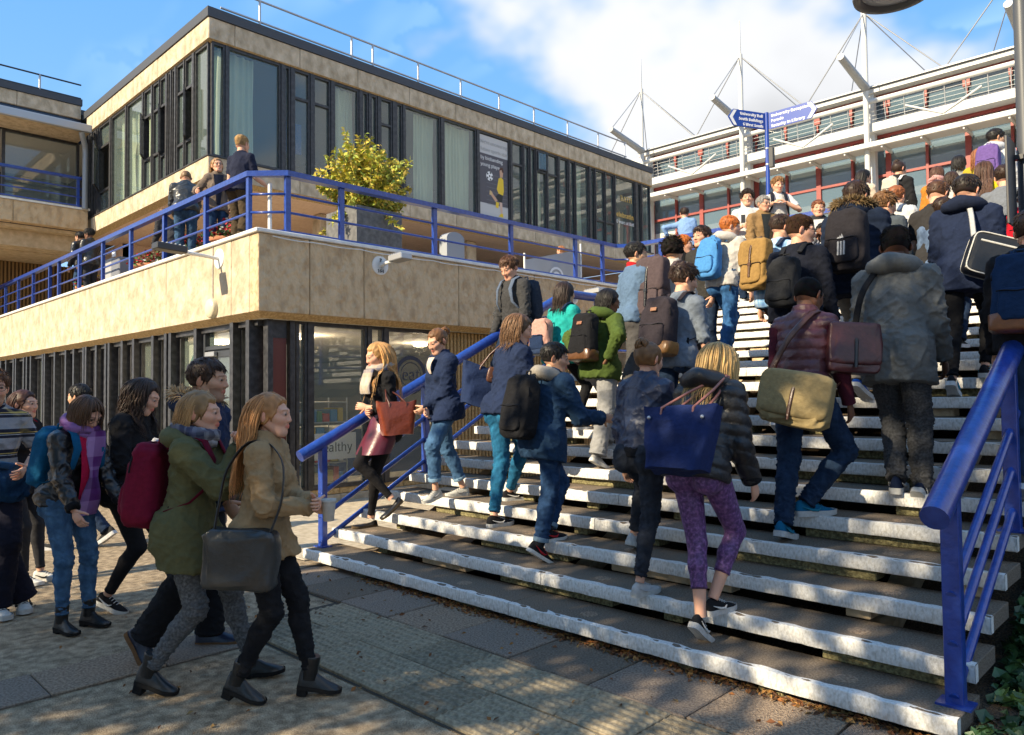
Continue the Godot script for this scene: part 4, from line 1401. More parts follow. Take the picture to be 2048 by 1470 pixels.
func shade_trees() -> void:
	# plane trees standing behind and to the left of the camera: their crowns shade the lower stairs
	var specs := [
		[Vector3(-6.4, 0, 5.8), 6.4, 1.7, "small leafy tree left of the viewer shading the walkers"],
		[Vector3(-3.4, 0, 6.4), 10.6, 3.2, "broad leafy tree shading the lower stairs from behind the viewer"],
		[Vector3(1.0, 0, 6.2), 11.0, 3.2, "leafy tree shading the planted side of the stairs from behind the viewer"]]
	var lm := plain(lin(0.07, 0.12, 0.03), 0.7)
	lm.backlight_enabled = true
	lm.backlight = Color(0.2, 0.28, 0.08)
	var bark := plain(lin(0.12, 0.09, 0.06), 0.95)
	for s in specs:
		var t := thing("shade_tree", s[3], "tree", s[0])
		var H: float = s[1]
		var R: float = s[2]
		var tr := MB.new()
		tr.tube([Vector3.ZERO, Vector3(0.05, H * 0.25, 0.04), Vector3(-0.05, H * 0.5, 0), Vector3(0.05, H * 0.8, 0.05)], [0.24, 0.19, 0.14, 0.05], 10)
		var lv := MB.new()
		var r := RandomNumberGenerator.new()
		r.seed = int(H * 100)
		for i in 34:
			var a := r.randf() * TAU
			var yy := r.randf_range(0.26, 0.93)
			var rad := R * sqrt(maxf(0.05, 1.0 - pow((yy - 0.58) / 0.42, 2))) * r.randf_range(0.3, 0.95)
			var ce := Vector3(cos(a) * rad, yy * H, sin(a) * rad)
			tr.tube([Vector3(0, ce.y - rad * 0.55, 0), ce * Vector3(0.5, 1, 0.5) - Vector3(0, rad * 0.12, 0), ce], [0.06, 0.035, 0.012], 6)
			var cr := r.randf_range(0.7, 1.15)
			for j in 400:
				var d := Vector3(r.randfn(), r.randfn() * 0.75, r.randfn()) * cr * 0.5
				var bs := Basis.from_euler(Vector3(r.randfn(0, 0.7), r.randf() * TAU, r.randfn(0, 0.7)))
				var k := r.randf_range(0.05, 0.10)
				var p := ce + d
				lv.quad(p + bs * Vector3(-k, 0, 0), p + bs * Vector3(0, k * 0.12, k * 0.8), p + bs * Vector3(k, 0, 0), p + bs * Vector3(0, k * 0.12, -k * 0.8))
		put(tr, "trunk", bark, t)
		put(lv, "crown", lm, t)

func planters() -> void:
	# big square planter with a feathery yellow-green shrub
	var p := thing("square_planter", "tall grey square planter behind the terrace railing", "planter", Vector3(-11.75, TOP_Y, -8.05))
	var b := MB.new()
	for q in [[-0.5, -0.44, -0.5, 0.5], [0.44, 0.5, -0.5, 0.5], [-0.44, 0.44, -0.5, -0.44], [-0.44, 0.44, 0.44, 0.5]]:
		b.box(Vector3(q[0], 0, q[2]), Vector3(q[1], 1.12, q[3]))
	put(b, "box", tri_mat(noise_tex(0.03, lin(0.085, 0.085, 0.088), lin(0.15, 0.15, 0.15), 4, 256, 131), Vector3(1, 1, 1), 0.7), p)
	bx(-0.44, 0.44, 0.0, 1.02, -0.44, 0.44, "soil", M.soil, p)
	var s := thing("feathery_shrub", "yellow green feathery shrub growing out of the tall grey planter", "shrub", Vector3(-11.75, TOP_Y + 1.02, -8.05))
	var r := RandomNumberGenerator.new()
	r.seed = 91
	var st := MB.new()
	var lf := MB.new()
	lf.use_c = true
	var cols := [Color(0.55, 0.50, 0.06), Color(0.42, 0.44, 0.06), Color(0.62, 0.50, 0.07), Color(0.30, 0.38, 0.06), Color(0.58, 0.42, 0.08)]
	for i in 170:
		var a := r.randf() * TAU
		var spread := r.randf_range(0.05, 1.0)
		var hh := r.randf_range(0.45, 1.35) * (1.15 - 0.35 * spread)
		if i < 7: hh = r.randf_range(1.3, 1.75)
		var base := Vector3(cos(a) * 0.35 * spread, 0, sin(a) * 0.35 * spread)
		var tip := base + Vector3(cos(a) * 0.62 * spread, hh, sin(a) * 0.62 * spread)
		if i % 5 == 0 and i > 7: tip.y -= 0.75 * spread
		var mid := base.lerp(tip, 0.5) + Vector3(0, 0.18, 0)
		var pts := []
		for q in 6:
			var t := q / 5.0
			pts.append(base * (1 - t) * (1 - t) + mid * 2 * t * (1 - t) + tip * t * t)
		st.tube(pts, [0.008, 0.007, 0.006, 0.005, 0.004, 0.002], 4)
		for q in 84:
			var t := r.randf_range(0.12, 1.0)
			var pp := base * (1 - t) * (1 - t) + mid * 2 * t * (1 - t) + tip * t * t
			var bs := Basis.from_euler(Vector3(r.randfn(0, 0.8), r.randf() * TAU, r.randfn(0, 0.8)))
			var L := r.randf_range(0.06, 0.14)
			var W := L * 0.2
			lf.col = cols[r.randi() % 5] * r.randf_range(0.75, 1.15)
			var o := pp + bs * Vector3(L, 0, 0)
			lf.quad(pp, pp + bs * Vector3(L * 0.5, 0.01, W), o, pp + bs * Vector3(L * 0.5, 0.01, -W))
	put(st, "stems", plain(lin(0.2, 0.17, 0.06), 0.9), s)
	var lm := plain(Color(1, 1, 1), 0.7)
	lm.vertex_color_use_as_albedo = true
	lm.backlight_enabled = true
	lm.backlight = Color(0.35, 0.35, 0.1)
	put(lf, "foliage", lm, s)
	# terracotta bowls of red and yellow flowers along the left rail
	var spots := [[-19.9, -5.75, "terracotta pot of yellow and red flowers beside the seated men", 1, 0.30], [-15.9, -5.85, "wide terracotta bowl of red and white flowers in the middle of the rail", 0, 0.46], [-13.6, -5.85, "terracotta bowl of red flowers with yellow tops beside the bald man", 2, 0.42], [-12.35, -5.7, "small terracotta bowl of red flowers at the feet of the woman", 0, 0.3]]
	for q in spots:
		var pot := thing("flower_pot", q[2], "flower pot", Vector3(q[0], TOP_Y, q[1]), 0, "flower pots along the terrace")
		var R: float = q[4]
		var m := MB.new()
		m.lathe(Vector3.ZERO, [Vector2(R * 0.6, 0), Vector2(R * 0.8, 0.22), Vector2(R * 0.98, 0.34), Vector2(R * 1.06, 0.34), Vector2(R * 1.06, 0.40), Vector2(R * 0.95, 0.40), Vector2(R * 0.9, 0.34), Vector2(0, 0.34)], 24)
		put(m, "bowl", M.terracotta, pot)
		var fo := MB.new()
		fo.use_c = true
		var fl := MB.new()
		fl.use_c = true
		for i in 420:
			var a := r.randf() * TAU
			var d := sqrt(r.randf()) * R * 1.15
			var yy := 0.36 + (0.42 - 0.25 * d / R) * r.randf()
			var pp := Vector3(cos(a) * d, yy, sin(a) * d)
			var bs := Basis.from_euler(Vector3(r.randfn(0, 0.7), r.randf() * TAU, r.randfn(0, 0.7)))
			fo.col = Color(0.06, 0.13, 0.03) * r.randf_range(0.7, 1.6)
			var L := r.randf_range(0.05, 0.09)
			fo.quad(pp, pp + bs * Vector3(L * 0.5, 0.01, L * 0.3), pp + bs * Vector3(L, 0, 0), pp + bs * Vector3(L * 0.5, 0.01, -L * 0.3))
			if i % 2 == 0:
				var up := yy > 0.58
				var cc := Color(0.55, 0.02, 0.03)
				if q[3] == 1: cc = Color(0.65, 0.45, 0.02) if up else Color(0.5, 0.05, 0.05)
				elif q[3] == 2: cc = Color(0.65, 0.45, 0.02) if yy > 0.66 else Color(0.55, 0.02, 0.03)
				elif i % 10 == 0: cc = Color(0.6, 0.58, 0.5)
				fl.col = cc * r.randf_range(0.7, 1.15)
				var fp := pp * Vector3(1.06, 1.0, 1.06) + Vector3(0, 0.05, 0)
				for pe in 5:
					var aa := TAU * pe / 5.0
					fl.tri(fp, fp + bs * Vector3(cos(aa) * 0.03, 0.012, sin(aa) * 0.03), fp + bs * Vector3(cos(aa + 1.2) * 0.03, 0.012, sin(aa + 1.2) * 0.03))
		put(fo, "leaves", lm, pot)
		var fm := plain(Color(1, 1, 1), 0.7)
		fm.vertex_color_use_as_albedo = true
		put(fl, "flowers", fm, pot)

func flood_lamp(where: Vector3, out: Vector3, label: String, arm: float, head: float, dark: bool, plate := "") -> void:
	var l := thing("wall_floodlight", label, "lamp", where, 0.0, "wall floodlights")
	var side := Vector3.UP.cross(out)
	var b := Basis(side, Vector3.UP, out)
	var m := MB.new()
	var ring := []
	m.lathe(Vector3.ZERO, [Vector2(0.0, 0.02), Vector2(0.15, 0.02), Vector2(0.155, 0.0)], 24, b * Basis(PX, PI / 2))
	put(m, "wall_plate", M.white_metal, l)
	tube_obj([b * Vector3(0, 0, 0.02), b * Vector3(0, 0.02, arm * 0.5), b * Vector3(0, 0.03, arm)], 0.028, "arm", M.white_metal, l)
	var h := MB.new()
	h.cbox(Vector3(-0.11, -0.05, arm), Vector3(0.11, 0.05, arm + head), 0.012, Transform3D(b * Basis(PX, -0.05), Vector3(0, 0.03, 0)))
	put(h, "lamp_head", M.dark_metal if dark else M.galv, l)
	var f := MB.new()
	for i in 6:
		f.box(Vector3(-0.1, 0.05, arm + 0.04 + i * head * 0.14), Vector3(0.1, 0.066, arm + 0.05 + i * head * 0.14), Transform3D(b * Basis(PX, -0.05), Vector3(0, 0.03, 0)))
	put(f, "cooling_fins", M.galv, l)
	bx(-0.02, 0.02, -0.02, 0.02, -0.02, 0.02, "bracket", M.galv, l).transform = Transform3D(b, b * Vector3(0, 0.03, arm - 0.02))
	if plate != "":
		text(l, "P", b * Vector3(0, 0.085, 0.023), b, 0.075, M.letter_black, "Droid Serif", HORIZONTAL_ALIGNMENT_CENTER, true)
		text(l, "164", b * Vector3(0, -0.09, 0.023), b, 0.075, M.letter_black, "Droid Serif", HORIZONTAL_ALIGNMENT_CENTER, true)

func fixtures() -> void:
	flood_lamp(Vector3(-11.12, 3.74, -5.0), PZ, "black wall floodlight on an arm over the sunlit cafe wall", 0.52, 0.44, true)
	flood_lamp(Vector3(-9.9, 3.72, -7.08), PX, "silver floodlight on a round plate marked P 164 at the terrace wall", 0.36, 0.34, false, "P164")
	flood_lamp(Vector3(-9.9, 3.62, -11.9), PX, "silver floodlight half hidden beside the landing handrail", 0.36, 0.40, false)
	var rl := thing("round_wall_light", "round cream bulkhead light on the sunlit cafe wall", "lamp", Vector3(-11.33, 3.0, -5.0))
	var m := MB.new()
	m.lathe(Vector3.ZERO, [Vector2(0.155, 0.0), Vector2(0.155, 0.05), Vector2(0.14, 0.075), Vector2(0.09, 0.10), Vector2(0.0, 0.11)], 28, Basis(PX, PI / 2))
	put(m, "dome", plain(lin(0.62, 0.56, 0.40), 0.35), rl)
	tube_obj([Vector3(0, 0.15, 0.012), Vector3(0.0, 0.95, 0.012)], 0.006, "conduit", M.grey_metal, rl, 5)
	# grey rounded cabinet on the terrace
	var cb := thing("grey_cabinet", "grey round topped cabinet standing behind the terrace railing", "cabinet", Vector3(-10.75, TOP_Y, -9.35))
	var c := MB.new()
	var prof := PackedVector2Array()
	prof.append(Vector2(-0.22, 0)); prof.append(Vector2(0.22, 0))
	for i in 13:
		var a := PI * i / 12.0
		prof.append(Vector2(cos(a) * 0.22, 0.66 + sin(a) * 0.13))
	for i in prof.size():
		var a := prof[i]
		var d := prof[(i + 1) % prof.size()]
		c.quad(Vector3(0.11, a.y, -a.x), Vector3(0.11, d.y, -d.x), Vector3(-0.11, d.y, -d.x), Vector3(-0.11, a.y, -a.x)) if false else c.quad(Vector3(-0.11, a.y, -a.x), Vector3(-0.11, d.y, -d.x), Vector3(0.11, d.y, -d.x), Vector3(0.11, a.y, -a.x))
		c.tri(Vector3(0.11, 0.4, 0), Vector3(0.11, a.y, -a.x), Vector3(0.11, d.y, -d.x))
		c.tri(Vector3(-0.11, 0.4, 0), Vector3(-0.11, d.y, -d.x), Vector3(-0.11, a.y, -a.x))
	put(c, "casing", plain(lin(0.30, 0.32, 0.35), 0.5), cb)
	for q in [-0.08, 0.06]:
		tube_obj([Vector3(0.11, 0.12, q), Vector3(0.16, 0.15, q - 0.02), Vector3(0.17, 0.08, q - 0.06), Vector3(0.14, 0.0, q - 0.1)], 0.012, "cable", M.dark_metal, cb, 6)
	# hanging banner on the far part of the railing
	var bn := thing("cloth_banner", "pale grey cloth banner with a white ring tied inside the railing", "banner", Vector3(-10.35, TOP_Y, -11.9))
	var rows := []
	for i in 15:
		var t := i / 14.0
		var ring := PackedVector3Array()
		for j in 6:
			var s := j / 5.0
			var top := lerpf(0.42, 0.85, t)
			ring.append(Vector3(0.03 * sin(t * 14 + s * 2) - 0.03, lerpf(0.05, top, s), 0.95 - t * 1.75))
		rows.append(ring)
	var g := MB.new()
	g.grid(rows, false)
	put(g, "cloth", plain(lin(0.42, 0.42, 0.42), 0.9), bn)
	tube_obj([Vector3(0, 0, -0.82), Vector3(0, 0.98, -0.82)], 0.022, "pole", M.white_metal, bn)
	tube_obj([Vector3(0, 0, 0.97), Vector3(0, 0.55, 0.97)], 0.022, "pole", M.white_metal, bn)
	var rg := MB.new()
	for i in 24:
		var a0 := PI * i / 24.0
		var a1 := PI * (i + 1) / 24.0
		for rr in [[0.24, 0.19], [0.14, 0.10]]:
			rg.quad(Vector3(0.012, 0.14 + sin(a0) * rr[1], -cos(a0) * rr[1]), Vector3(0.012, 0.14 + sin(a0) * rr[0], -cos(a0) * rr[0]), Vector3(0.012, 0.14 + sin(a1) * rr[0], -cos(a1) * rr[0]), Vector3(0.012, 0.14 + sin(a1) * rr[1], -cos(a1) * rr[1]))
	put(rg, "ring_emblem", M.letter_white, bn)
	# grey bin by the seated men
	var bi := thing("litter_bin", "tall grey litter bin behind the left part of the terrace railing", "bin", Vector3(-17.6, TOP_Y, -5.8))
	bx(-0.45, 0.0, 0, 0.78, -0.35, 0.3, "casing", plain(lin(0.34, 0.34, 0.35), 0.6), bi, 0.02)
	bx(0.01, 0.5, 0, 0.74, -0.35, 0.3, "second_casing", plain(lin(0.16, 0.17, 0.2), 0.6), bi, 0.02)
	bx(0.05, 0.2, 0.78, 0.92, 0.27, 0.3, "notice", M.letter_white, bi)
	# finger signpost
	var sp := thing("finger_signpost", "blue finger signpost with white lettering above the crowd", "sign", Vector3(-6.92, TOP_Y, -14.6))
	tube_obj([Vector3.ZERO, Vector3(0, 3.44, 0)], 0.042, "pole", M.sign_blue, sp, 14)
	for q in [2.35, 2.68]:
		tube_obj([Vector3(0, q, 0), Vector3(0, q + 0.03, 0)], 0.047, "clamp", M.galv, sp, 14)
	bx(0.03, 0.12, 2.3, 2.7, -0.08, 0.02, "control_box", M.dark_metal, sp)
	finger(sp, Vector3(0, 3.25, 0), Vector3(-0.42, 0, 0.907), ["University Hall", "South Buildings", "6 West South"], 0.95, true)
	finger(sp, Vector3(0, 3.25, 0), PX, ["University Reception", "Parade", "Security in Library"], 1.05, false)
	# street lamp and its dark notice panels at the picture's upper right
	var lp := thing("street_lamp", "dark grey street lamp with a flat round head over the stairs", "street lamp", Vector3(-1.31, step_top(12), -7.66))
	tube_obj([Vector3.ZERO, Vector3(0, 2.0, 0), Vector3(0, 3.6, 0)], [0.075, 0.062, 0.055], "post", plain(lin(0.07, 0.075, 0.085), 0.45), lp, 16)
	var hd := MB.new()
	hd.lathe(Vector3.ZERO, [Vector2(0.0, -0.01), Vector2(0.16, -0.015), Vector2(0.17, 0.015), Vector2(0.24, 0.012), Vector2(0.255, -0.03), Vector2(0.30, -0.035), Vector2(0.31, 0.0), Vector2(0.27, 0.07), Vector2(0.12, 0.12), Vector2(0.0, 0.13)], 40)
	var head := put(hd, "lamp_head", plain(lin(0.16, 0.17, 0.18), 0.4), lp)
	head.position = Vector3(-0.70, 3.05, 1.05)
	var ref := MB.new()
	ref.lathe(Vector3.ZERO, [Vector2(0.0, -0.014), Vector2(0.10, -0.018), Vector2(0.155, -0.02)], 40)
	ref.lathe(Vector3.ZERO, [Vector2(0.178, 0.006), Vector2(0.235, 0.004)], 40)
	var refo := put(ref, "lamp_glass", plain(lin(0.55, 0.58, 0.6), 0.25), lp)
	refo.position = head.position
	tube_obj([Vector3(0, 3.5, 0), Vector3(-0.2, 3.56, 0.3), Vector3(-0.5, 3.38, 0.75), Vector3(-0.70, 3.16, 1.05)], 0.03, "arm", plain(lin(0.07, 0.075, 0.085), 0.45), lp)
	bx(-0.085, -0.065, 1.12, 1.86, 0.06, 0.36, "notice_panel", M.dark_metal, lp, 0.004)
	for q in [1.2, 1.7]:
		bx(-0.064, 0.0, q, q + 0.04, 0.05, 0.12, "panel_bracket", M.dark_metal, lp)

func finger(parent: Node, at: Vector3, dir: Vector3, lines: Array, L: float, left: bool) -> void:
	# plate reaching from the pole along dir; its printed face looks towards the camera side
	var nrm := dir.cross(Vector3.UP).normalized()
	if nrm.dot(Vector3(1, 0, 1)) < 0: nrm = -nrm
	var b := MB.new()
	var hh := 0.17
	var prof := [Vector2(0.05, -hh), Vector2(L - 0.12, -hh), Vector2(L, 0), Vector2(L - 0.12, hh), Vector2(0.05, hh)]
	var d := 0.012
	for s in [-1.0, 1.0]:
		for i in range(1, 4):
			var p0: Vector2 = prof[0]
			var p1: Vector2 = prof[i]
			var p2: Vector2 = prof[i + 1]
			var f := func(p: Vector2) -> Vector3: return at + dir * p.x + Vector3(0, p.y, 0) + nrm * d * s
			var a: Vector3 = f.call(p0)
			var c: Vector3 = f.call(p1)
			var e: Vector3 = f.call(p2)
			if ((c - a).cross(e - a)).dot(nrm * s) > 0: b.tri(a, c, e)
			else: b.tri(a, e, c)
	for i in 5:
		var p1: Vector2 = prof[i]
		var p2: Vector2 = prof[(i + 1) % 5]
		var a := at + dir * p1.x + Vector3(0, p1.y, 0)
		var c := at + dir * p2.x + Vector3(0, p2.y, 0)
		b.quad(a - nrm * d, c - nrm * d, c + nrm * d, a + nrm * d)
	var plate := put(b, "finger_plate", M.sign_blue, parent)
	# white chevron at the tip
	var w := MB.new()
	var q := [[Vector2(L - 0.20, -hh + 0.015), Vector2(L - 0.125, -hh + 0.015), Vector2(L - 0.02, 0), Vector2(L - 0.10, 0)], [Vector2(L - 0.10, 0), Vector2(L - 0.02, 0), Vector2(L - 0.125, hh - 0.015), Vector2(L - 0.20, hh - 0.015)]]
	for k in q:
		var pp := []
		for p in k: pp.append(at + dir * p.x + Vector3(0, p.y, 0) + nrm * (d + 0.003))
		w.quad(pp[0], pp[1], pp[2], pp[3])
	put(w, "arrow", M.letter_white, plate)
	var bs := Basis(Vector3.UP.cross(nrm), Vector3.UP, nrm)
	var rdir := bs * PX
	for i in lines.size():
		# text starts or ends next to the pole
		var p := at + dir * 0.10 + Vector3(0, 0.095 - i * 0.105, 0) + nrm * (d + 0.002)
		var al := HORIZONTAL_ALIGNMENT_LEFT if rdir.dot(dir) > 0 else HORIZONTAL_ALIGNMENT_RIGHT
		text(plate, lines[i], p, bs, 0.08, M.letter_white, "Droid Sans", al, true)

func plants() -> void:
	# ivy over the bank at the right of the stairs
	var r := RandomNumberGenerator.new()
	r.seed = 313
	var b := MB.new()
	b.use_c = true
	for i in 8200:
		var x := SX1 + 0.03 + absf(r.randfn(0.0, 0.22 if i % 3 else 0.7))
		var z := r.randf_range(-9.0, -3.55)
		var y := clampf((-3.9 - z) * 0.485 - 0.14, 0.0, 3.7) * smoothstep(-0.3, 0.4, x - SX1 + 0.3) * 0.92 + 0.16 * smoothstep(0.3, 2.0, x - SX1) + r.randf() * 0.13 - 0.02
		var s := r.randf_range(0.02, 0.05)
		var bs := Basis.from_euler(Vector3(0.5 + r.randfn(0, 0.5), r.randf() * TAU, r.randfn(0, 0.5)))
		b.col = Color(0.035, 0.075, 0.024) * r.randf_range(0.6, 1.8)
		var p := Vector3(x, y, z)
		var q0 := p + bs * Vector3(0, 0, -s)
		var q1 := p + bs * Vector3(s * 0.8, 0.006, -s * 0.1)
		var q2 := p + bs * Vector3(0, 0, s)
		var q3 := p + bs * Vector3(-s * 0.8, 0.006, -s * 0.1)
		b.tri(q0, q3, q2)
		b.tri(q0, q2, q1)
	var m := plain(Color(1, 1, 1), 0.45)
	m.vertex_color_use_as_albedo = true
	var o := put(b, "ivy", m)
	o.set_meta("kind", "stuff")
	o.set_meta("label", "dark green ivy covering the bank right of the stairs")
	# dry twigs at the foot of the bank
	var tw := MB.new()
	for i in 40:
		var p := Vector3(r.randf_range(-0.95, 0.4), 0.02, r.randf_range(-4.6, -3.3))
		var d := Vector3(r.randfn(), absf(r.randfn()) * 0.5 + 0.1, r.randfn()).normalized() * r.randf_range(0.06, 0.2)
		tw.tube([p, p + d * 0.5 + Vector3(0, 0.02, 0), p + d], [0.003, 0.0025, 0.001], 4)
	var to := put(tw, "dry_twigs", plain(lin(0.32, 0.24, 0.13), 0.9))
	to.set_meta("kind", "stuff")
	to.set_meta("label", "dry straw coloured twigs at the lower right corner")

# ---------------------------------------------------------------- people
const DEBUG := false
class Field:
	var nx: int
	var ny: int
	var nq: int
	var org: Vector3
	var cell: float
	var f: PackedFloat32Array

	func _init(lo: Vector3, hi: Vector3, c: float) -> void:
		cell = c
		org = lo
		nx = int((hi.x - lo.x) / c) + 2
		ny = int((hi.y - lo.y) / c) + 2
		nq = int((hi.z - lo.z) / c) + 2
		f.resize(nx * ny * nq)
		f.fill(1.0)

	# rounded cone; kk = smooth join, fl > 1 squeezes it along fd, cut trims it square at b
	func bone(a: Vector3, b: Vector3, ra: float, rb: float, kk: float, fl := 1.0, fd := Vector3.BACK, cut := false) -> void:
		var m := maxf(ra, rb) + kk + cell * 1.5
		var x0 := maxi(0, int((minf(a.x, b.x) - m - org.x) / cell))
		var x1 := mini(nx - 1, int((maxf(a.x, b.x) + m - org.x) / cell) + 1)
		var y0 := maxi(0, int((minf(a.y, b.y) - m - org.y) / cell))
		var y1 := mini(ny - 1, int((maxf(a.y, b.y) + m - org.y) / cell) + 1)
		var z0 := maxi(0, int((minf(a.z, b.z) - m - org.z) / cell))
		var z1 := mini(nq - 1, int((maxf(a.z, b.z) + m - org.z) / cell) + 1)
		var ba := b - a
		var inv := 1.0 / maxf(ba.length_squared(), 1e-9)
		var dn := ba.normalized()
		var flat := fl != 1.0
		var q := fl - 1.0
		var ik := 1.0 / kk
		for iz in range(z0, z1 + 1):
			for iy in range(y0, y1 + 1):
				var row := (iz * ny + iy) * nx
				var p := Vector3(org.x + x0 * cell, org.y + iy * cell, org.z + iz * cell) - a
				for ix in range(x0, x1 + 1):
					var w := p
					if flat: w += fd * (p.dot(fd) * q)
					var h := clampf(p.dot(ba) * inv, 0.0, 1.0)
					var d := (w - ba * h).length() - ra - (rb - ra) * h
					if cut: d = maxf(d, (p - ba).dot(dn))
					var o := f[row + ix]
					var g := kk - absf(d - o)
					if g > 0.0: f[row + ix] = minf(d, o) - g * g * 0.25 * ik
					elif d < o: f[row + ix] = d
					p.x += cell

	# keep what lies on the far side of a plane: n points to what is removed
	func trim(pt: Vector3, n: Vector3, x_lim := 1e9) -> void:
		for iz in nq:
			for iy in ny:
				var row := (iz * ny + iy) * nx
				for ix in nx:
					var o := f[row + ix]
					if o < cell * 3.0:
						var p := Vector3(org.x + ix * cell, org.y + iy * cell, org.z + iz * cell)
						if absf(p.x) < x_lim:
							var d := (p - pt).dot(n)
							if d > o: f[row + ix] = d

	func nets(b: MB) -> void:
		var idx := PackedInt32Array()
		idx.resize(nx * ny * nq)
		idx.fill(-1)
		var sy := nx
		var sz := nx * ny
		var lim := cell * 3.0
		for iz in nq - 1:
			for iy in ny - 1:
				var row := iz * sz + iy * sy
				for ix in nx - 1:
					var k := row + ix
					var a0 := f[k]
					if a0 > lim or a0 < -lim: continue
					var a1 := f[k + 1]
					var a2 := f[k + sy]
					var a3 := f[k + sy + 1]
					var a4 := f[k + sz]
					var a5 := f[k + sz + 1]
					var a6 := f[k + sz + sy]
					var a7 := f[k + sz + sy + 1]
					var neg := int(a0 < 0) + int(a1 < 0) + int(a2 < 0) + int(a3 < 0) + int(a4 < 0) + int(a5 < 0) + int(a6 < 0) + int(a7 < 0)
					if neg == 0 or neg == 8: continue
					var s := Vector3.ZERO
					var n := 0
					if (a0 < 0) != (a1 < 0): s += Vector3(a0 / (a0 - a1), 0, 0); n += 1
					if (a2 < 0) != (a3 < 0): s += Vector3(a2 / (a2 - a3), 1, 0); n += 1
					if (a4 < 0) != (a5 < 0): s += Vector3(a4 / (a4 - a5), 0, 1); n += 1
					if (a6 < 0) != (a7 < 0): s += Vector3(a6 / (a6 - a7), 1, 1); n += 1
					if (a0 < 0) != (a2 < 0): s += Vector3(0, a0 / (a0 - a2), 0); n += 1
					if (a1 < 0) != (a3 < 0): s += Vector3(1, a1 / (a1 - a3), 0); n += 1
					if (a4 < 0) != (a6 < 0): s += Vector3(0, a4 / (a4 - a6), 1); n += 1
					if (a5 < 0) != (a7 < 0): s += Vector3(1, a5 / (a5 - a7), 1); n += 1
					if (a0 < 0) != (a4 < 0): s += Vector3(0, 0, a0 / (a0 - a4)); n += 1
					if (a1 < 0) != (a5 < 0): s += Vector3(1, 0, a1 / (a1 - a5)); n += 1
					if (a2 < 0) != (a6 < 0): s += Vector3(0, 1, a2 / (a2 - a6)); n += 1
					if (a3 < 0) != (a7 < 0): s += Vector3(1, 1, a3 / (a3 - a7)); n += 1
					idx[k] = b.v.size()
					b.v.append(org + (Vector3(ix, iy, iz) + s / n) * cell)
					b.c.append(b.col)
		for iz in range(1, nq - 1):
			for iy in range(1, ny - 1):
				var row := iz * sz + iy * sy
				for ix in range(1, nx - 1):
					var k := row + ix
					if idx[k] < 0: continue
					var ins := f[k] < 0
					if ins != (f[k + 1] < 0): _q(b, idx[k], idx[k - sy], idx[k - sy - sz], idx[k - sz], ins)
					if ins != (f[k + sy] < 0): _q(b, idx[k], idx[k - sz], idx[k - sz - 1], idx[k - 1], ins)
					if ins != (f[k + sz] < 0): _q(b, idx[k], idx[k - 1], idx[k - 1 - sy], idx[k - sy], ins)

	func _q(b: MB, i: int, j: int, k: int, l: int, ins: bool) -> void:
		if i < 0 or j < 0 or k < 0 or l < 0: return
		if ins:
			b.ix.append(i); b.ix.append(k); b.ix.append(j)
			b.ix.append(i); b.ix.append(l); b.ix.append(k)
		else:
			b.ix.append(i); b.ix.append(j); b.ix.append(k)
			b.ix.append(i); b.ix.append(k); b.ix.append(l)

func cone_d(p: Vector3, a: Vector3, b: Vector3, ra: float, rb: float) -> float:
	var ba := b - a
	var h := clampf((p - a).dot(ba) / ba.length_squared(), 0, 1)
	return (p - a - ba * h).length() - lerpf(ra, rb, h)

func ell_d(p: Vector3, c: Vector3, r: Vector3) -> float:
	var q := (p - c) / r
	return (q.length() - 1.0) * minf(r.x, minf(r.y, r.z)) * 1.15

func smin(a: float, b: float, k: float) -> float:
	var h := maxf(k - absf(a - b), 0.0) / k
	return minf(a, b) - h * h * k * 0.25

func head_d(p: Vector3, fem: bool) -> float:
	var q := Vector3(absf(p.x), p.y, p.z)
	var d := ell_d(q, Vector3(0, 0.026, 0.016), Vector3(0.074, 0.087, 0.096))
	d = smin(d, ell_d(q, Vector3(0, -0.038, -0.026), Vector3(0.052 if fem else 0.058, 0.074, 0.066)), 0.035)
	d = smin(d, cone_d(q, Vector3(0.0, -0.098, -0.068), Vector3(0.022, -0.094, -0.06), 0.016, 0.016), 0.03)
	d = smin(d, cone_d(q, Vector3(0.020, -0.094, -0.055), Vector3(0.048 if fem else 0.053, -0.045, 0.005), 0.012 if fem else 0.017, 0.014 if fem else 0.016), 0.03)
	d = smin(d, cone_d(q, Vector3(0.012, 0.024, -0.086), Vector3(0.046, 0.026, -0.066), 0.009 if fem else 0.012, 0.01), 0.016)
	d = smin(d, cone_d(q, Vector3(0.033, -0.022, -0.066), Vector3(0.049, -0.014, -0.04), 0.021, 0.017 if fem else 0.019), 0.025)
	d = maxf(d, -smin(99.0, (q - Vector3(0.031, 0.006, -0.104)).length() - 0.015, 0.001))
	d = smin(d, (q - Vector3(0.031, 0.005, -0.079)).length() - 0.0135, 0.004)
	d = smin(d, cone_d(q, Vector3(0, 0.012, -0.089), Vector3(0, -0.027, -0.102 if fem else -0.107), 0.007, 0.0095), 0.013)
	d = smin(d, (q - Vector3(0.011, -0.030, -0.098)).length() - 0.008, 0.008)
	d = smin(d, cone_d(q, Vector3(0, -0.054, -0.094), Vector3(0.019, -0.056, -0.083), 0.006, 0.003), 0.008)
	d = smin(d, cone_d(q, Vector3(0, -0.065, -0.092), Vector3(0.016, -0.064, -0.083), 0.0065, 0.003), 0.006)
	return d

const HLA := 44
const HLO := 60
var HEADS := {}
var HDIR := []

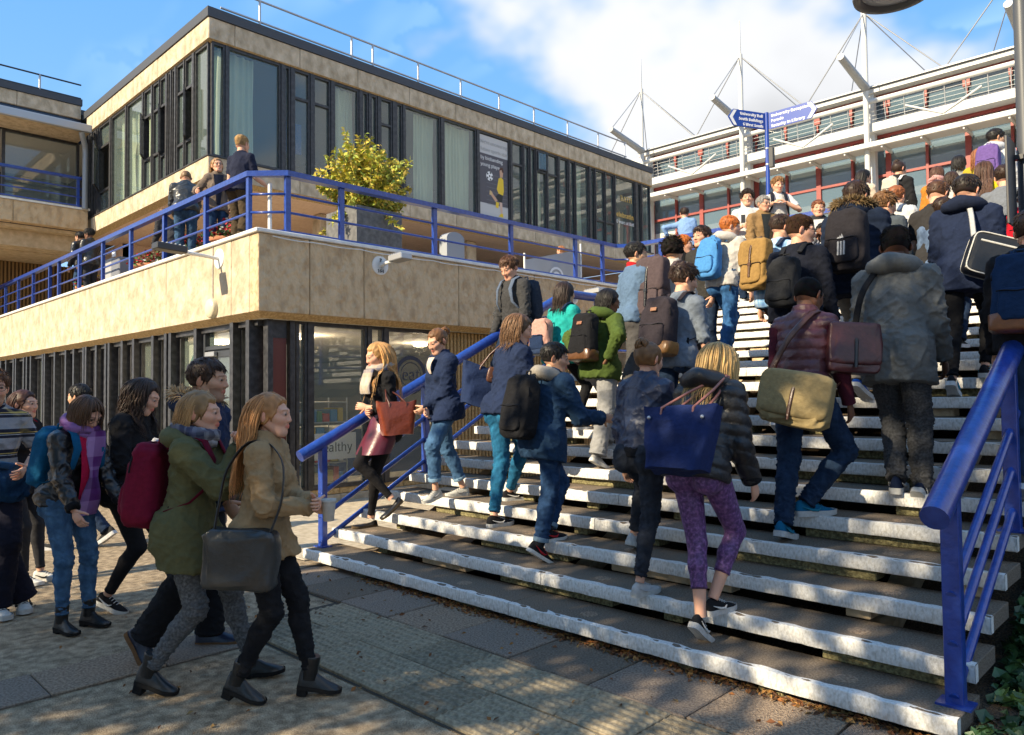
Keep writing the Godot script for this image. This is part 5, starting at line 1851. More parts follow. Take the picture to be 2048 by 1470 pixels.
func make_heads() -> void:
	for i in HLA + 1:
		var th := -PI * 0.5 + PI * i / HLA
		var rd := PackedVector3Array()
		for j in HLO:
			var a := TAU * j / HLO
			a += 0.55 * sin(a)          # denser towards the face at a = PI
			rd.append(Vector3(sin(a) * cos(th), sin(th), cos(a) * cos(th)))
		HDIR.append(rd)
	for sx in ["m", "f"]:
		var rows := []
		for i in HLA + 1:
			var rr := PackedVector3Array()
			for j in HLO:
				var d: Vector3 = HDIR[i][j]
				var t := 0.15
				for it in 14:
					var q := head_d(Vector3(0, -0.012, -0.008) + d * t, sx == "f")
					if absf(q) < 0.0004: break
					t -= q * 0.85
				rr.append(Vector3(0, -0.012, -0.008) + d * t)
			rows.append(rr)
		HEADS[sx] = rows
	skin_mat = plain(Color(1, 1, 1), 0.55)
	skin_mat.vertex_color_use_as_albedo = true
	skin_mat.metallic_specular = 0.35
	skin_mat.subsurf_scatter_enabled = true
	skin_mat.subsurf_scatter_strength = 0.12

var skin_mat: StandardMaterial3D
var fmat := {}

func fab(c: Color, kind := "") -> StandardMaterial3D:
	var key := str(c) + kind
	if fmat.has(key): return fmat[key]
	var m: StandardMaterial3D
	var sc := c.linear_to_srgb()
	match kind:
		"leather":
			m = fabric(sc, 0.32, 0.0)
			m.normal_scale = 0.25
		"shiny":
			m = fabric(sc, 0.42, 0.1)
		"denim":
			m = fabric(sc, 0.9, 0.04)
			m.albedo_texture = denim_tex()
			m.uv1_scale = Vector3(2.2, 1.3, 2.2)
		"wash":
			m = fabric(sc, 0.9, 0.04)
			m.albedo_texture = wash_tex()
			m.uv1_scale = Vector3(3.0, 3.0, 3.0)
		"plaid":
			m = fabric(Color(1, 1, 1), 0.9, 0.04)
			m.albedo_texture = plaid_tex(Color(0.16, 0.33, 0.55), Color(0.62, 0.68, 0.72), Color(0.05, 0.12, 0.30))
			m.uv1_scale = Vector3(7, 7, 7)
		"tartan":
			m = fabric(Color(1, 1, 1), 0.9, 0.04)
			m.albedo_texture = plaid_tex(Color(0.03, 0.035, 0.06), Color(0.42, 0.42, 0.44), Color(0.10, 0.10, 0.16))
			m.uv1_scale = Vector3(5, 5, 5)
		"scarfplaid":
			m = fabric(Color(1, 1, 1), 0.9, 0.04)
			m.albedo_texture = plaid_tex(Color(0.40, 0.33, 0.25), Color(0.46, 0.41, 0.36), Color(0.04, 0.06, 0.17))
			m.uv1_scale = Vector3(4, 4, 4)
		"purple":
			m = fabric(Color(1, 1, 1), 0.55, 0.1)
			m.albedo_texture = noise_tex(0.03, lin(0.035, 0.012, 0.06), lin(0.30, 0.15, 0.36), 6, 512, 505, false, 6.0, lin(0.10, 0.035, 0.14))
			m.uv1_scale = Vector3(2.5, 2.0, 2.5)
		"stripes":
			m = fabric(Color(1, 1, 1), 0.9, 0.04)
			m.albedo_texture = stripe_tex()
			m.uv1_scale = Vector3(1, 3.2, 1)
		"purplescarf":
			m = fabric(Color(1, 1, 1), 0.9, 0.04)
			m.albedo_texture = plaid_tex(Color(0.10, 0.02, 0.14), Color(0.40, 0.24, 0.48), Color(0.03, 0.01, 0.06))
			m.uv1_scale = Vector3(2.2, 2.2, 2.2)
		_:
			m = fabric(sc)
	fmat[key] = m
	return m

var _den: NoiseTexture2D
func denim_tex() -> NoiseTexture2D:
	if _den == null: _den = noise_tex(0.012, Color(0.62, 0.64, 0.68), Color(1, 1, 1), 6, 512, 601)
	return _den
var _wsh: NoiseTexture2D
func wash_tex() -> NoiseTexture2D:
	if _wsh == null: _wsh = noise_tex(0.03, Color(0.56, 0.56, 0.56), Color(1, 1, 1), 6, 512, 603)
	return _wsh

func plaid_tex(a: Color, b: Color, d: Color) -> ImageTexture:
	var im := Image.create(96, 96, false, Image.FORMAT_RGB8)
	var f := func(i: int) -> float:
		var t := i % 96
		if t < 30: return 1.0
		if t > 44 and t < 50: return 0.6
		if t > 60 and t < 78: return -1.0
		return 0.0
	for y in 96:
		for x in 96:
			var u: float = f.call(x)
			var v: float = f.call(y)
			var c := a
			c = c.lerp(b, 0.5 * (maxf(u, 0) + maxf(v, 0)) * (0.85 if (x + y) % 2 else 1.0))
			c = c.lerp(d, 0.45 * (maxf(-u, 0) + maxf(-v, 0)))
			im.set_pixel(x, y, c.linear_to_srgb())
	return ImageTexture.create_from_image(im)

func stripe_tex() -> ImageTexture:
	var im := Image.create(8, 128, false, Image.FORMAT_RGB8)
	for y in 128:
		var c := Color(0.30, 0.30, 0.31)
		if y % 64 < 28: c = Color(0.02, 0.022, 0.035)
		if y % 64 > 10 and y % 64 < 14: c = Color(0.55, 0.40, 0.12)
		if y % 64 > 16 and y % 64 < 19: c = Color(0.5, 0.5, 0.5)
		for x in 8: im.set_pixel(x, y, c.linear_to_srgb())
	return ImageTexture.create_from_image(im)

# mid joint of a two bone limb
func ik(a: Vector3, t: Vector3, l1: float, l2: float, pole: Vector3) -> Array:
	var d := t - a
	var L := d.length()
	if L > (l1 + l2) * 0.998:
		d = d / L * (l1 + l2) * 0.998
		L = d.length()
		t = a + d
	L = maxf(L, absf(l1 - l2) + 0.02)
	var dir := d.normalized()
	var x := (l1 * l1 - l2 * l2 + L * L) / (2.0 * L)
	var h := sqrt(maxf(0.0, l1 * l1 - x * x))
	var s := pole - dir * pole.dot(dir)
	s = s.normalized() if s.length_squared() > 1e-6 else Vector3.RIGHT
	return [a + dir * x + s * h, t]

func wrinkle(b: MB, amp: float, fx: float, fy: float, off: float, spots := [], quilt := 0.0, t := Transform3D()) -> void:
	b.smooth_normals()
	var inv := t.affine_inverse()
	for i in b.v.size():
		var p := b.v[i]
		var w := nz.get_noise_3d(p.x * fx + off, p.y * fy + p.x * fx * 0.8, p.z * fx)
		var w2 := nz.get_noise_3d(p.x * fx * 0.45, p.y * fy * 0.4 - p.x * fx * 0.5, p.z * fx * 0.5 + off)
		var a := amp * 0.55
		for s in spots:
			var d: float = (p - s[0]).length()
			if d < s[1]: a += amp * s[2] * (1.0 - d / s[1])
		var c1 := 1.0 - minf(1.0, absf(w) * 2.6)
		var c2 := 1.0 - minf(1.0, absf(w2) * 2.2)
		var disp := a * (c1 * c1 - 0.25) + amp * 0.75 * (c2 * c2 - 0.3)
		if quilt > 0.0:
			var yy := (inv * p).y
			disp = disp * 0.45 + quilt * (sqrt(absf(sin(yy * PI / 0.072))) - 0.6)
		b.v[i] = p + b.n[i] * disp
	b.smooth_normals()

func rv(a: Array) -> Vector3:
	return Vector3(a[0], a[1], a[2])

func person(d: Dictionary) -> Node3D:
	var fem: bool = d.get("sex", "m") == "f"
	var H: float = d.h
	var s := H / 1.75
	if d.has("cell") and d.cell > 0.0175 and not d.has("hq"): d["hq"] = 0.6
	var root := thing("person", d.label, "person", d.at, deg_to_rad(d.get("yaw", 0.0)), d.get("group", ""))
	var cell: float = d.get("cell", 0.016)
	var seedv: float = float(names["person"]) * 7.3
	var r := RandomNumberGenerator.new()
	r.seed = 1000 + names["person"]
	# feet, given as sole points; pitch lifts the heel
	var lf: Array = d.get("lf", [-0.09 * s, 0, 0.0, 0, 8])
	var rf: Array = d.get("rf", [0.09 * s, 0, 0.0, 0, -8])
	var heel: float = d.get("heel", 0.0)
	var feet := []
	for q in [[lf, -1.0], [rf, 1.0]]:
		var a: Array = q[0]
		var pitch := deg_to_rad(a[3] if a.size() > 3 else 0.0)
		var yw := deg_to_rad(a[4] if a.size() > 4 else 0.0)
		var bs := Basis(Vector3.UP, yw) * Basis(Vector3.RIGHT, -pitch - heel * 4.0)
		var sole := Vector3(a[0], a[1], a[2])
		# turn about the ball of the foot
		var ball := sole + Basis(Vector3.UP, yw) * Vector3(0, 0, -0.06 * s) + Vector3(0, 0.012 + heel * 0.25, 0)
		var ank := ball + bs * Vector3(0, 0.075 * s, 0.12 * s)
		feet.append({"ank": ank, "ball": ball, "b": bs})
	var th := 0.432 * s
	var shn := 0.418 * s
	var hw := (0.092 if fem else 0.088) * s
	var lean: Array = d.get("lean", [4, 0, 0])
	var mid: Vector3 = feet[0].ank.lerp(feet[1].ank, d.get("plant", 0.5))
	var po: Array = d.get("pel", [0, 0, 0])
	var pel := Vector3(mid.x + po[0], 0, mid.z + po[2])
	var pb := Basis(Vector3.UP, deg_to_rad(lean[2] * 0.4))
	var py := 9.0
	for i in 2:
		var hj := pel + pb * Vector3(hw * (-1 if i == 0 else 1), 0, 0)
		var a: Vector3 = feet[i].ank
		var dx := Vector2(hj.x - a.x, hj.z - a.z).length()
		var L := (th + shn) * 0.994
		py = minf(py, a.y + sqrt(maxf(0.05, L * L - dx * dx)))
	pel.y = py + po[1]
	var hips := []
	var knees := []
	for i in 2:
		var hj := pel + pb * Vector3(hw * (-1 if i == 0 else 1), 0, 0)
		hips.append(hj)
		var fdir: Vector3 = feet[i].b * Vector3(0, 0, -1)
		fdir.y = 0
		var kn := ik(hj, feet[i].ank, th, shn, fdir.normalized() + Vector3(0, 0.15, 0))
		knees.append(kn[0])
	# torso
	var tb := Basis(Vector3.UP, deg_to_rad(lean[2])) * Basis(Vector3.RIGHT, -deg_to_rad(lean[0])) * Basis(Vector3.BACK, deg_to_rad(-lean[1]))
	var T := Transform3D(tb, pel)
	var fwd := -tb.z
	var sw: float = (0.148 if fem else 0.172) * s * d.get("broad", 1.0)
	var shl: Vector3 = T * Vector3(-sw, 0.448 * s, 0)
	var shr: Vector3 = T * Vector3(sw, 0.448 * s, 0)
	var ua := 0.285 * s
	var fa := 0.25 * s
	var elb := []
	var wri := []
	for i in 2:
		var sd := -1.0 if i == 0 else 1.0
		var sh := shl if i == 0 else shr
		var spec: Array = d.get("la" if i == 0 else "ra", ["down", 5, 15])
		if spec[0] is String:
			var sw_ := deg_to_rad(spec[1])
			var be := deg_to_rad(spec[2])
			var out := 0.13
			var ud := Vector3(sd * out, -cos(sw_), -sin(sw_)).normalized()
			var fd2 := Vector3(sd * out * 0.4, -cos(sw_ + be), -sin(sw_ + be)).normalized()
			# arms hang from the shoulder whatever the lean
			var yb := Basis(Vector3.UP, deg_to_rad(lean[2]))
			elb.append(sh + yb * ud * ua)
			wri.append(elb[i] + yb * fd2 * fa)
		else:
			var tg: Vector3 = T * (rv(spec) * s)
			var pole: Vector3 = tb * (Vector3(sd * 0.6, -0.8, 0.5) if spec.size() < 6 else Vector3(spec[3], spec[4], spec[5]))
			var kk := ik(sh, tg, ua, fa, pole)
			elb.append(kk[0])
			wri.append(kk[1])
	var neck: Vector3 = T * Vector3(0, 0.52 * s, 0.012 * s)
	var hd: Array = d.get("head", [0, 0, 0])
	var hb := Basis(Vector3.UP, deg_to_rad(lean[2] + hd[0])) * Basis(Vector3.RIGHT, -deg_to_rad(hd[1] + lean[0] * 0.35)) * Basis(Vector3.BACK, deg_to_rad(-hd[2]))
	var hs: float = s * d.get("hsize", 1.05)
	var hc: Vector3 = neck + (tb * Vector3(0, 0.062 * s, -0.014 * s)) + hb * Vector3(0, 0.082 * s, -0.014 * s)
	var HT := Transform3D(hb.scaled_local(Vector3.ONE * hs), hc)
	if DEBUG:
		var tp := root.transform * (HT * Vector3(0, 0.128, 0.01))
		print("HEAD|", d.label, "|", tp.x, "|", tp.y, "|", tp.z)
	# ---- skin: one body mesh
	var sk: Color = d.get("skin", Color(0.50, 0.27, 0.18))
	var body := MB.new()
	body.use_c = true
	body.col = sk
	var bare: bool = d.has("bot") and d.bot.size() > 3 and d.bot[3] < 0.75
	var lower: Vector3 = T * Vector3(0, 0.43 * s, 0)
	body.tube([pel, T * Vector3(0, 0.2 * s, 0), lower, T * Vector3(0, 0.49 * s, 0.006 * s), neck, hc + hb * Vector3(0, -0.05 * s, 0.012 * s), hc + hb * Vector3(0, 0.0, 0.012 * s)], [0.09 * s, 0.09 * s, 0.08 * s, 0.064 * s, (0.048 if fem else 0.056) * s, (0.046 if fem else 0.054) * s, 0.04 * s], 14)
	for i in 2:
		var sh := shl if i == 0 else shr
		var w0: Vector3 = wri[i]
		var e0: Vector3 = elb[i]
		var am := 0.86 if fem else 1.0
		body.tube([lower, sh, sh.lerp(e0, 0.5), e0, e0.lerp(w0, 0.3), e0.lerp(w0, 0.7), w0], [0.05 * s, 0.05 * s * am, 0.046 * s * am, 0.038 * s * am, 0.040 * s * am, 0.032 * s * am, 0.025 * s * am], 12)
		body.tube([pel, hips[i], hips[i].lerp(knees[i], 0.5), knees[i], knees[i].lerp(feet[i].ank, 0.3), knees[i].lerp(feet[i].ank, 0.75), feet[i].ank], [0.05 * s, 0.055 * s, 0.05 * s, 0.042 * s, (0.050 if bare else 0.036) * s, (0.036 if bare else 0.030) * s, 0.031 * s], 12)
		if not d.get("nohands", false):
			hand(body, w0, (w0 - e0).normalized(), i == 0, d.get("gl" if i == 0 else "gr", 0.45), s * (0.92 if fem else 1.0), tb)
	head_skin(body, HT, fem, sk, d)
	put(body, "body", skin_mat, root)
	hair(root, HT, d, fem, r, T, s)
	# ---- trousers or skirt
	var bot: Array = d.get("bot", ["jeans", Color(0.05, 0.09, 0.18), "denim"])
	var kind: String = bot[0]
	var ex: float = {"leggings": 0.0, "skinny": 0.004, "jeans": 0.014, "wide": 0.026, "tights": -0.004, "skirt": -0.004}.get(kind, 0.012) * s
	var endf: float = bot[3] if bot.size() > 3 else (1.02 if kind in ["jeans", "wide"] else 0.93)
	var rend: float = (lerpf(0.054, 0.036, clampf((endf - 0.32) / 0.6, 0, 1)) if kind in ["leggings", "tights", "skinny", "skirt"] else 0.042) * s + ex * (1.6 if kind == "wide" else 1.1)
	var lo := pel
	var hi := pel
	for q in [feet[0].ank, feet[1].ank, knees[0], knees[1], hips[0], hips[1]]:
		lo = lo.min(q)
		hi = hi.max(q)
	hi.y = pel.y + 0.16 * s
	var pad := Vector3.ONE * (0.19 * s)
	var F := Field.new(lo - pad, hi + pad * Vector3(1, 0.2, 1), cell)
	var fm := 1.0 if fem else 0.97
	F.bone(pel + tb.y * 0.02 * s, T * Vector3(0, 0.14 * s, 0), 0.148 * s * fm, (0.128 if fem else 0.138) * s, 0.03, 1.42, tb.z)
	for i in 2:
		var sgn := -1.0 if i == 0 else 1.0
		F.bone(hips[i] + pb * Vector3(sgn * 0.0, 0.0, 0.045 * s), hips[i] + pb * Vector3(sgn * 0.004, -0.05 * s, 0.052 * s), 0.088 * s, 0.084 * s, 0.03)
		F.bone(hips[i], knees[i], (0.094 if fem else 0.09) * s + ex * 0.6, 0.058 * s + ex, 0.018)
		var kn: Vector3 = knees[i]
		var ak: Vector3 = feet[i].ank
		var calf: Vector3 = kn.lerp(ak, 0.32) - feet[i].b * Vector3(0, 0, -0.012 * s)
		F.bone(kn, calf, 0.056 * s + ex, 0.054 * s + ex, 0.02)
		F.bone(calf, kn.lerp(ak, endf), 0.053 * s + ex, rend, 0.02, 1.0, Vector3.BACK, true)
	var tm := MB.new()
	F.nets(tm)
	var spots := []
	for i in 2:
		spots.append([knees[i], 0.16 * s, 1.5])
		spots.append([feet[i].ank + Vector3(0, 0.05, 0), 0.17 * s, 1.8])
		spots.append([hips[i], 0.16 * s, 0.8])
	var tight := kind in ["leggings", "tights", "skirt"]
	wrinkle(tm, (0.0015 if tight else 0.0075) * s, 9.0, 26.0, seedv, spots)
	# stitched hem at each ankle
	for i in 2:
		var h0: Vector3 = knees[i].lerp(feet[i].ank, endf - 0.045)
		var h1: Vector3 = knees[i].lerp(feet[i].ank, endf + 0.006)
		var k := tm.v.size()
		tm.tube([h0, h0.lerp(h1, 0.15), h0.lerp(h1, 0.85), h1, h1.lerp(h0, 0.3)], [rend * 0.96, rend + 0.003, rend + 0.003, rend - 0.002, rend * 0.8], 16, false)
	var bname: String = {"tights": "tights", "skirt": "tights", "leggings": "leggings"}.get(kind, "trousers")
	var tc: Color = bot[1]
	put(tm, bname, fab(Color(0.012, 0.011, 0.012) if kind == "skirt" else tc, bot[2] if kind != "skirt" else ""), root)
	if bot.size() > 4:
		# turned-up cuffs
		for i in 2:
			var a: Vector3 = knees[i].lerp(feet[i].ank, endf - 0.085)
			var b2: Vector3 = knees[i].lerp(feet[i].ank, endf + 0.005)
			var cu := MB.new()
			cu.tube([a, a.lerp(b2, 0.1), a.lerp(b2, 0.9), b2], [0.040 * s + ex, 0.050 * s + ex * 1.1, 0.049 * s + ex * 1.1, 0.042 * s + ex], 14)
			put(cu, "cuff", fab(bot[4]), root)
	if kind == "skirt":
		var sk2 := MB.new()
		var rows := []
		for i in 9:
			var t := i / 8.0
			var ring := PackedVector3Array()
			var c0: Vector3 = T * Vector3(0, lerpf(0.13, -0.02, minf(t * 2, 1)) * s, 0)
			if t > 0.5: c0 = (T * Vector3(0, -0.02 * s, 0)).lerp((hips[0].lerp(knees[0], 0.62) + hips[1].lerp(knees[1], 0.62)) * 0.5, (t - 0.5) * 2)
			var rx := lerpf(0.128, 0.185, smoothstep(0, 0.6, t)) * s
			for j in 28:
				var a := -TAU * j / 28
				var fold := 1.0 + 0.03 * sin(a * 5 + 1.0) * t
				ring.append(c0 + tb * Vector3(cos(a) * rx * fold, 0, sin(a) * rx * 0.82 * fold))
			rows.append(ring)
		rows.reverse()
		sk2.grid(rows, true)
		put(sk2, "skirt", fab(tc, bot[2]), root)
	# ---- top
	var top: Array = d.get("top", ["sweater", Color(0.1, 0.1, 0.12), ""])
	var tk: String = top[0]
	var bulk: float = {"tee": 0.006, "shirt": 0.010, "sweater": 0.014, "hoodie": 0.020, "jacket": 0.022, "bomber": 0.028, "puffer": 0.040, "parka": 0.032, "coat": 0.026, "vest": 0.016, "fleece": 0.026}.get(tk, 0.015) * s
	var hem: float = {"tee": -0.07, "shirt": -0.10, "sweater": -0.05, "hoodie": -0.05, "jacket": -0.08, "bomber": 0.03, "puffer": -0.04, "parka": -0.24, "coat": -0.26, "vest": -0.04, "fleece": -0.10}.get(tk, -0.05)
	if d.has("hem"): hem = d.hem
	var slv: float = 0.38 if tk == "tee" else d.get("sleeve", 0.97)
	lo = pel - Vector3(0, 0.05, 0)
	hi = neck
	for q in [shl, shr, elb[0], elb[1], wri[0], wri[1], pel + tb.y * hem * s, hips[0].lerp(knees[0], 0.4), hips[1].lerp(knees[1], 0.4)]:
		lo = lo.min(q)
		hi = hi.max(q)
	pad = Vector3.ONE * (0.17 * s + bulk + 0.03)
	F = Field.new(lo - pad, hi + Vector3(pad.x, 0.09 * s, pad.z), cell)
	var wst := (0.122 if fem else 0.138) * s
	if tk in ["puffer", "parka", "hoodie", "coat", "fleece", "jacket"]: wst = (0.126 if fem else 0.144) * s
	var kz := 0.045 * s
	if hem < -0.06:
		F.bone(T * Vector3(0, (hem - 0.1) * s, -0.01), T * Vector3(0, 0.03 * s, 0), 0.17 * s + bulk, 0.152 * s + bulk, kz, 1.35, tb.z)
	if hem < 0.0:
		for i in 2:
			F.bone(hips[i] + pb * Vector3(0, 0.03 * s, 0.045 * s), hips[i] + pb * Vector3(0, -0.05 * s, 0.052 * s), 0.094 * s + bulk * 0.8, 0.094 * s + bulk * 0.8, kz)
			if hem < -0.06: F.bone(hips[i], hips[i].lerp(knees[i], 0.5), 0.10 * s + bulk, 0.098 * s + bulk, kz)
	F.bone(T * Vector3(0, 0.0, 0.0), T * Vector3(0, 0.16 * s, 0), 0.148 * s + bulk, wst + bulk, kz, 1.42, tb.z)
	F.bone(T * Vector3(0, 0.14 * s, 0), T * Vector3(0, 0.33 * s, -0.004), wst + bulk, (0.132 if fem else 0.158) * s + bulk, kz, 1.42, tb.z)
	F.bone(T * Vector3(0, 0.33 * s, -0.004), T * Vector3(0, 0.425 * s, 0.004), (0.132 if fem else 0.158) * s + bulk, (0.108 if fem else 0.128) * s + bulk, kz, 1.42, tb.z)
	for q in [[shl, -1.0], [shr, 1.0]]:
		F.bone(T * Vector3(q[1] * 0.03 * s, 0.487 * s, 0.008 * s), q[0].lerp(neck, 0.06), 0.05 * s + bulk * 0.35, 0.053 * s + bulk * 0.8, kz)
	F.bone(T * Vector3(0, 0.44 * s, 0.005), neck + tb.y * (0.028 if tk in ["tee", "sweater", "shirt"] else 0.055) * s, 0.085 * s, 0.063 * s + bulk * 0.3, kz, 1.0, tb.z, true)
	if fem and not tk in ["puffer", "parka"]:
		for q in [-1.0, 1.0]:
			F.bone(T * Vector3(q * 0.062 * s, 0.335 * s, -0.068 * s), T * Vector3(q * 0.068 * s, 0.31 * s, -0.082 * s), 0.05 * s + bulk * 0.5, 0.05 * s + bulk * 0.5, 0.03)
	for i in 2:
		var sh := shl if i == 0 else shr
		var e0: Vector3 = elb[i]
		var w0: Vector3 = wri[i]
		var am := 0.86 if fem else 1.0
		var sf: float = d.get("sleeve_l" if i == 0 else "sleeve_r", slv)
		if tk == "vest": sf = 0.0
		if sf <= 0.5:
			if sf > 0.02: F.bone(sh, sh.lerp(e0, sf * 2.0), 0.056 * s * am + bulk, 0.054 * s * am + bulk, 0.03, 1.0, Vector3.BACK, true)
		else:
			F.bone(sh, e0, 0.056 * s * am + bulk, 0.046 * s * am + bulk * 0.9, 0.03)
			F.bone(e0, e0.lerp(w0, (sf - 0.5) * 2.0 + 0.03), 0.045 * s * am + bulk * 0.9, 0.033 * s * am + bulk * 0.7, 0.02, 1.0, Vector3.BACK, true)
	# square hem, only the trunk
	if true:
		var pt: Vector3 = T * Vector3(0, hem * s, 0)
		for iz in F.nq:
			for iy in F.ny:
				var yq := F.org.y + iy * F.cell
				if yq > pt.y + 0.12: continue
				var row := (iz * F.ny + iy) * F.nx
				for ix in F.nx:
					var o := F.f[row + ix]
					if o < F.cell * 3.0:
						var p := F.org + Vector3(ix, iy, iz) * F.cell
						var dd := -(p - pt).dot(tb.y)
						if dd > o:
							# leave sleeves alone
							var near := 9.0
							for q in 2: near = minf(near, cone_d(p, elb[q], wri[q], 0.05 * s + bulk, 0.045 * s + bulk))
							if near > cell * 1.2 or slv < 0.5: F.f[row + ix] = dd
	var jm := MB.new()
	F.nets(jm)
	spots = [[elb[0], 0.15 * s, 1.6], [elb[1], 0.15 * s, 1.6], [shl + Vector3(0, -0.1, 0), 0.14 * s, 0.9], [shr + Vector3(0, -0.1, 0), 0.14 * s, 0.9], [wri[0], 0.12 * s, 0.9], [wri[1], 0.12 * s, 0.9], [T * Vector3(0, 0.1 * s, 0), 0.2 * s, 0.9]]
	wrinkle(jm, (0.0125 if bulk > 0.015 else 0.010) * s, 8.0, 13.0, seedv + 40.0, spots, 0.013 if tk in ["puffer", "vest"] or d.get("quilt", false) else 0.0, T)
	put(jm, {"tee": "tee_shirt", "vest": "padded_vest", "puffer": "puffer_jacket"}.get(tk, tk), fab(top[1], top[2] if top.size() > 2 else ""), root)
	if slv > 0.9 and tk != "vest":
		for i in 2:
			var c0: Vector3 = elb[i].lerp(wri[i], 0.80)
			var c1: Vector3 = elb[i].lerp(wri[i], 1.0)
			var rr := 0.033 * s * (0.86 if fem else 1.0) + bulk * 0.7
			var cf := MB.new()
			cf.tube([c0, c0.lerp(c1, 0.15), c0.lerp(c1, 0.85), c1, c1.lerp(c0, 0.25)], [rr, rr + 0.004, rr + 0.001, rr - 0.003, rr * 0.75], 14, false)
			put(cf, "cuff", fab(d.get("band", top[1]), ""), root)
	# long sleeves under a vest
	if tk == "vest":
		var sm := MB.new()
		for i in 2:
			var sh := shl if i == 0 else shr
			var e0: Vector3 = elb[i]
			var w0: Vector3 = wri[i]
			var pts := []
			var rad := []
			for q in 15:
				var t := q / 14.0
				pts.append(sh.lerp(e0, t * 2) if t < 0.5 else e0.lerp(w0, t * 2 - 1))
				rad.append(lerpf(0.068, 0.042, t) * s * (1.0 + 0.06 * sin(q * 2.3)))
			sm.tube(pts, rad, 14)
		put(sm, "sleeves", fab(d.sleeve_col), root)
	# ribbed waistband and cuffs of a bomber
	if tk == "bomber" or tk == "sweater":
		var bm := MB.new()
		var rows := []
		for i in 4:
			var ring := PackedVector3Array()
			var yy: float = (hem + [-0.055, -0.05, 0.0, 0.012][i]) * s
			var rr: float = (0.150 * s + bulk * [0.2, 0.55, 0.8, 0.5][i])
			for j in 30:
				var a := -TAU * j / 30
				ring.append(T * Vector3(cos(a) * rr, yy, sin(a) * rr * 0.72))
			rows.append(ring)
		bm.grid(rows, true)
		put(bm, "waistband", fab(d.get("band", top[1])), root)
	# shoes
	for i in 2:
		shoe(root, feet[i], d.get("shoe", ["sneaker", Color(0.03, 0.03, 0.03), Color(0.6, 0.6, 0.6)]), s * (0.93 if fem else 1.03))
	# extras
	for e in d.get("extra", []):
		extra(root, e, T, HT, s, d, wri, r)
	if d.has("bag"):
		var gx := root.transform * T
		for bg in (d.bag if d.bag is Array else [d.bag]):
			bag(bg, gx, s, shl, shr, root.transform, wri)
	return root

func hand(b: MB, w: Vector3, dir: Vector3, left: bool, curl: float, s: float, tb: Basis) -> void:
	var sd := -1.0 if left else 1.0
	# back of the hand looks outwards, thumb forward
	var out := tb.x * sd
	out = (out - dir * out.dot(dir)).normalized()
	var th := dir.cross(out) * sd
	if th.dot(-tb.z) < 0: th = -th
	var palm0 := w
	var palm1 := w + dir * 0.085 * s - out * 0.008
	b.tube([w - dir * 0.015, w + dir * 0.01, w + dir * 0.045 * s, w + dir * 0.085 * s - out * 0.006, w + dir * 0.096 * s - out * 0.01], [0.022 * s, 0.026 * s, 0.038 * s, 0.040 * s, 0.030 * s], 10, true, 0.48, out)
	var lens := [0.070, 0.080, 0.074, 0.058]
	for k in 4:
		var base := w + dir * 0.082 * s + th * (0.030 - 0.020 * k) * s - out * 0.006
		var p := base
		var a := 0.0
		var pts := [p - dir * 0.012]
		for q in 3:
			a += curl * (0.7 + 0.25 * q)
			var dd := dir * cos(a) - out * sin(a)
			p += dd * lens[k] * s * [0.45, 0.33, 0.26][q]
			pts.append(p)
		b.tube(pts, [0.0095 * s, 0.0095 * s, 0.0085 * s, 0.006 * s], 6)
	var tp := w + dir * 0.022 * s + th * 0.026 * s
	var td := (dir * 0.75 + th * 0.6 - out * (0.25 + curl * 0.4)).normalized()
	b.tube([tp - td * 0.01, tp + td * 0.03 * s, tp + td * 0.055 * s - out * 0.006, tp + td * 0.075 * s - out * 0.012 + dir * 0.006], [0.013 * s, 0.012 * s, 0.010 * s, 0.007 * s], 7)

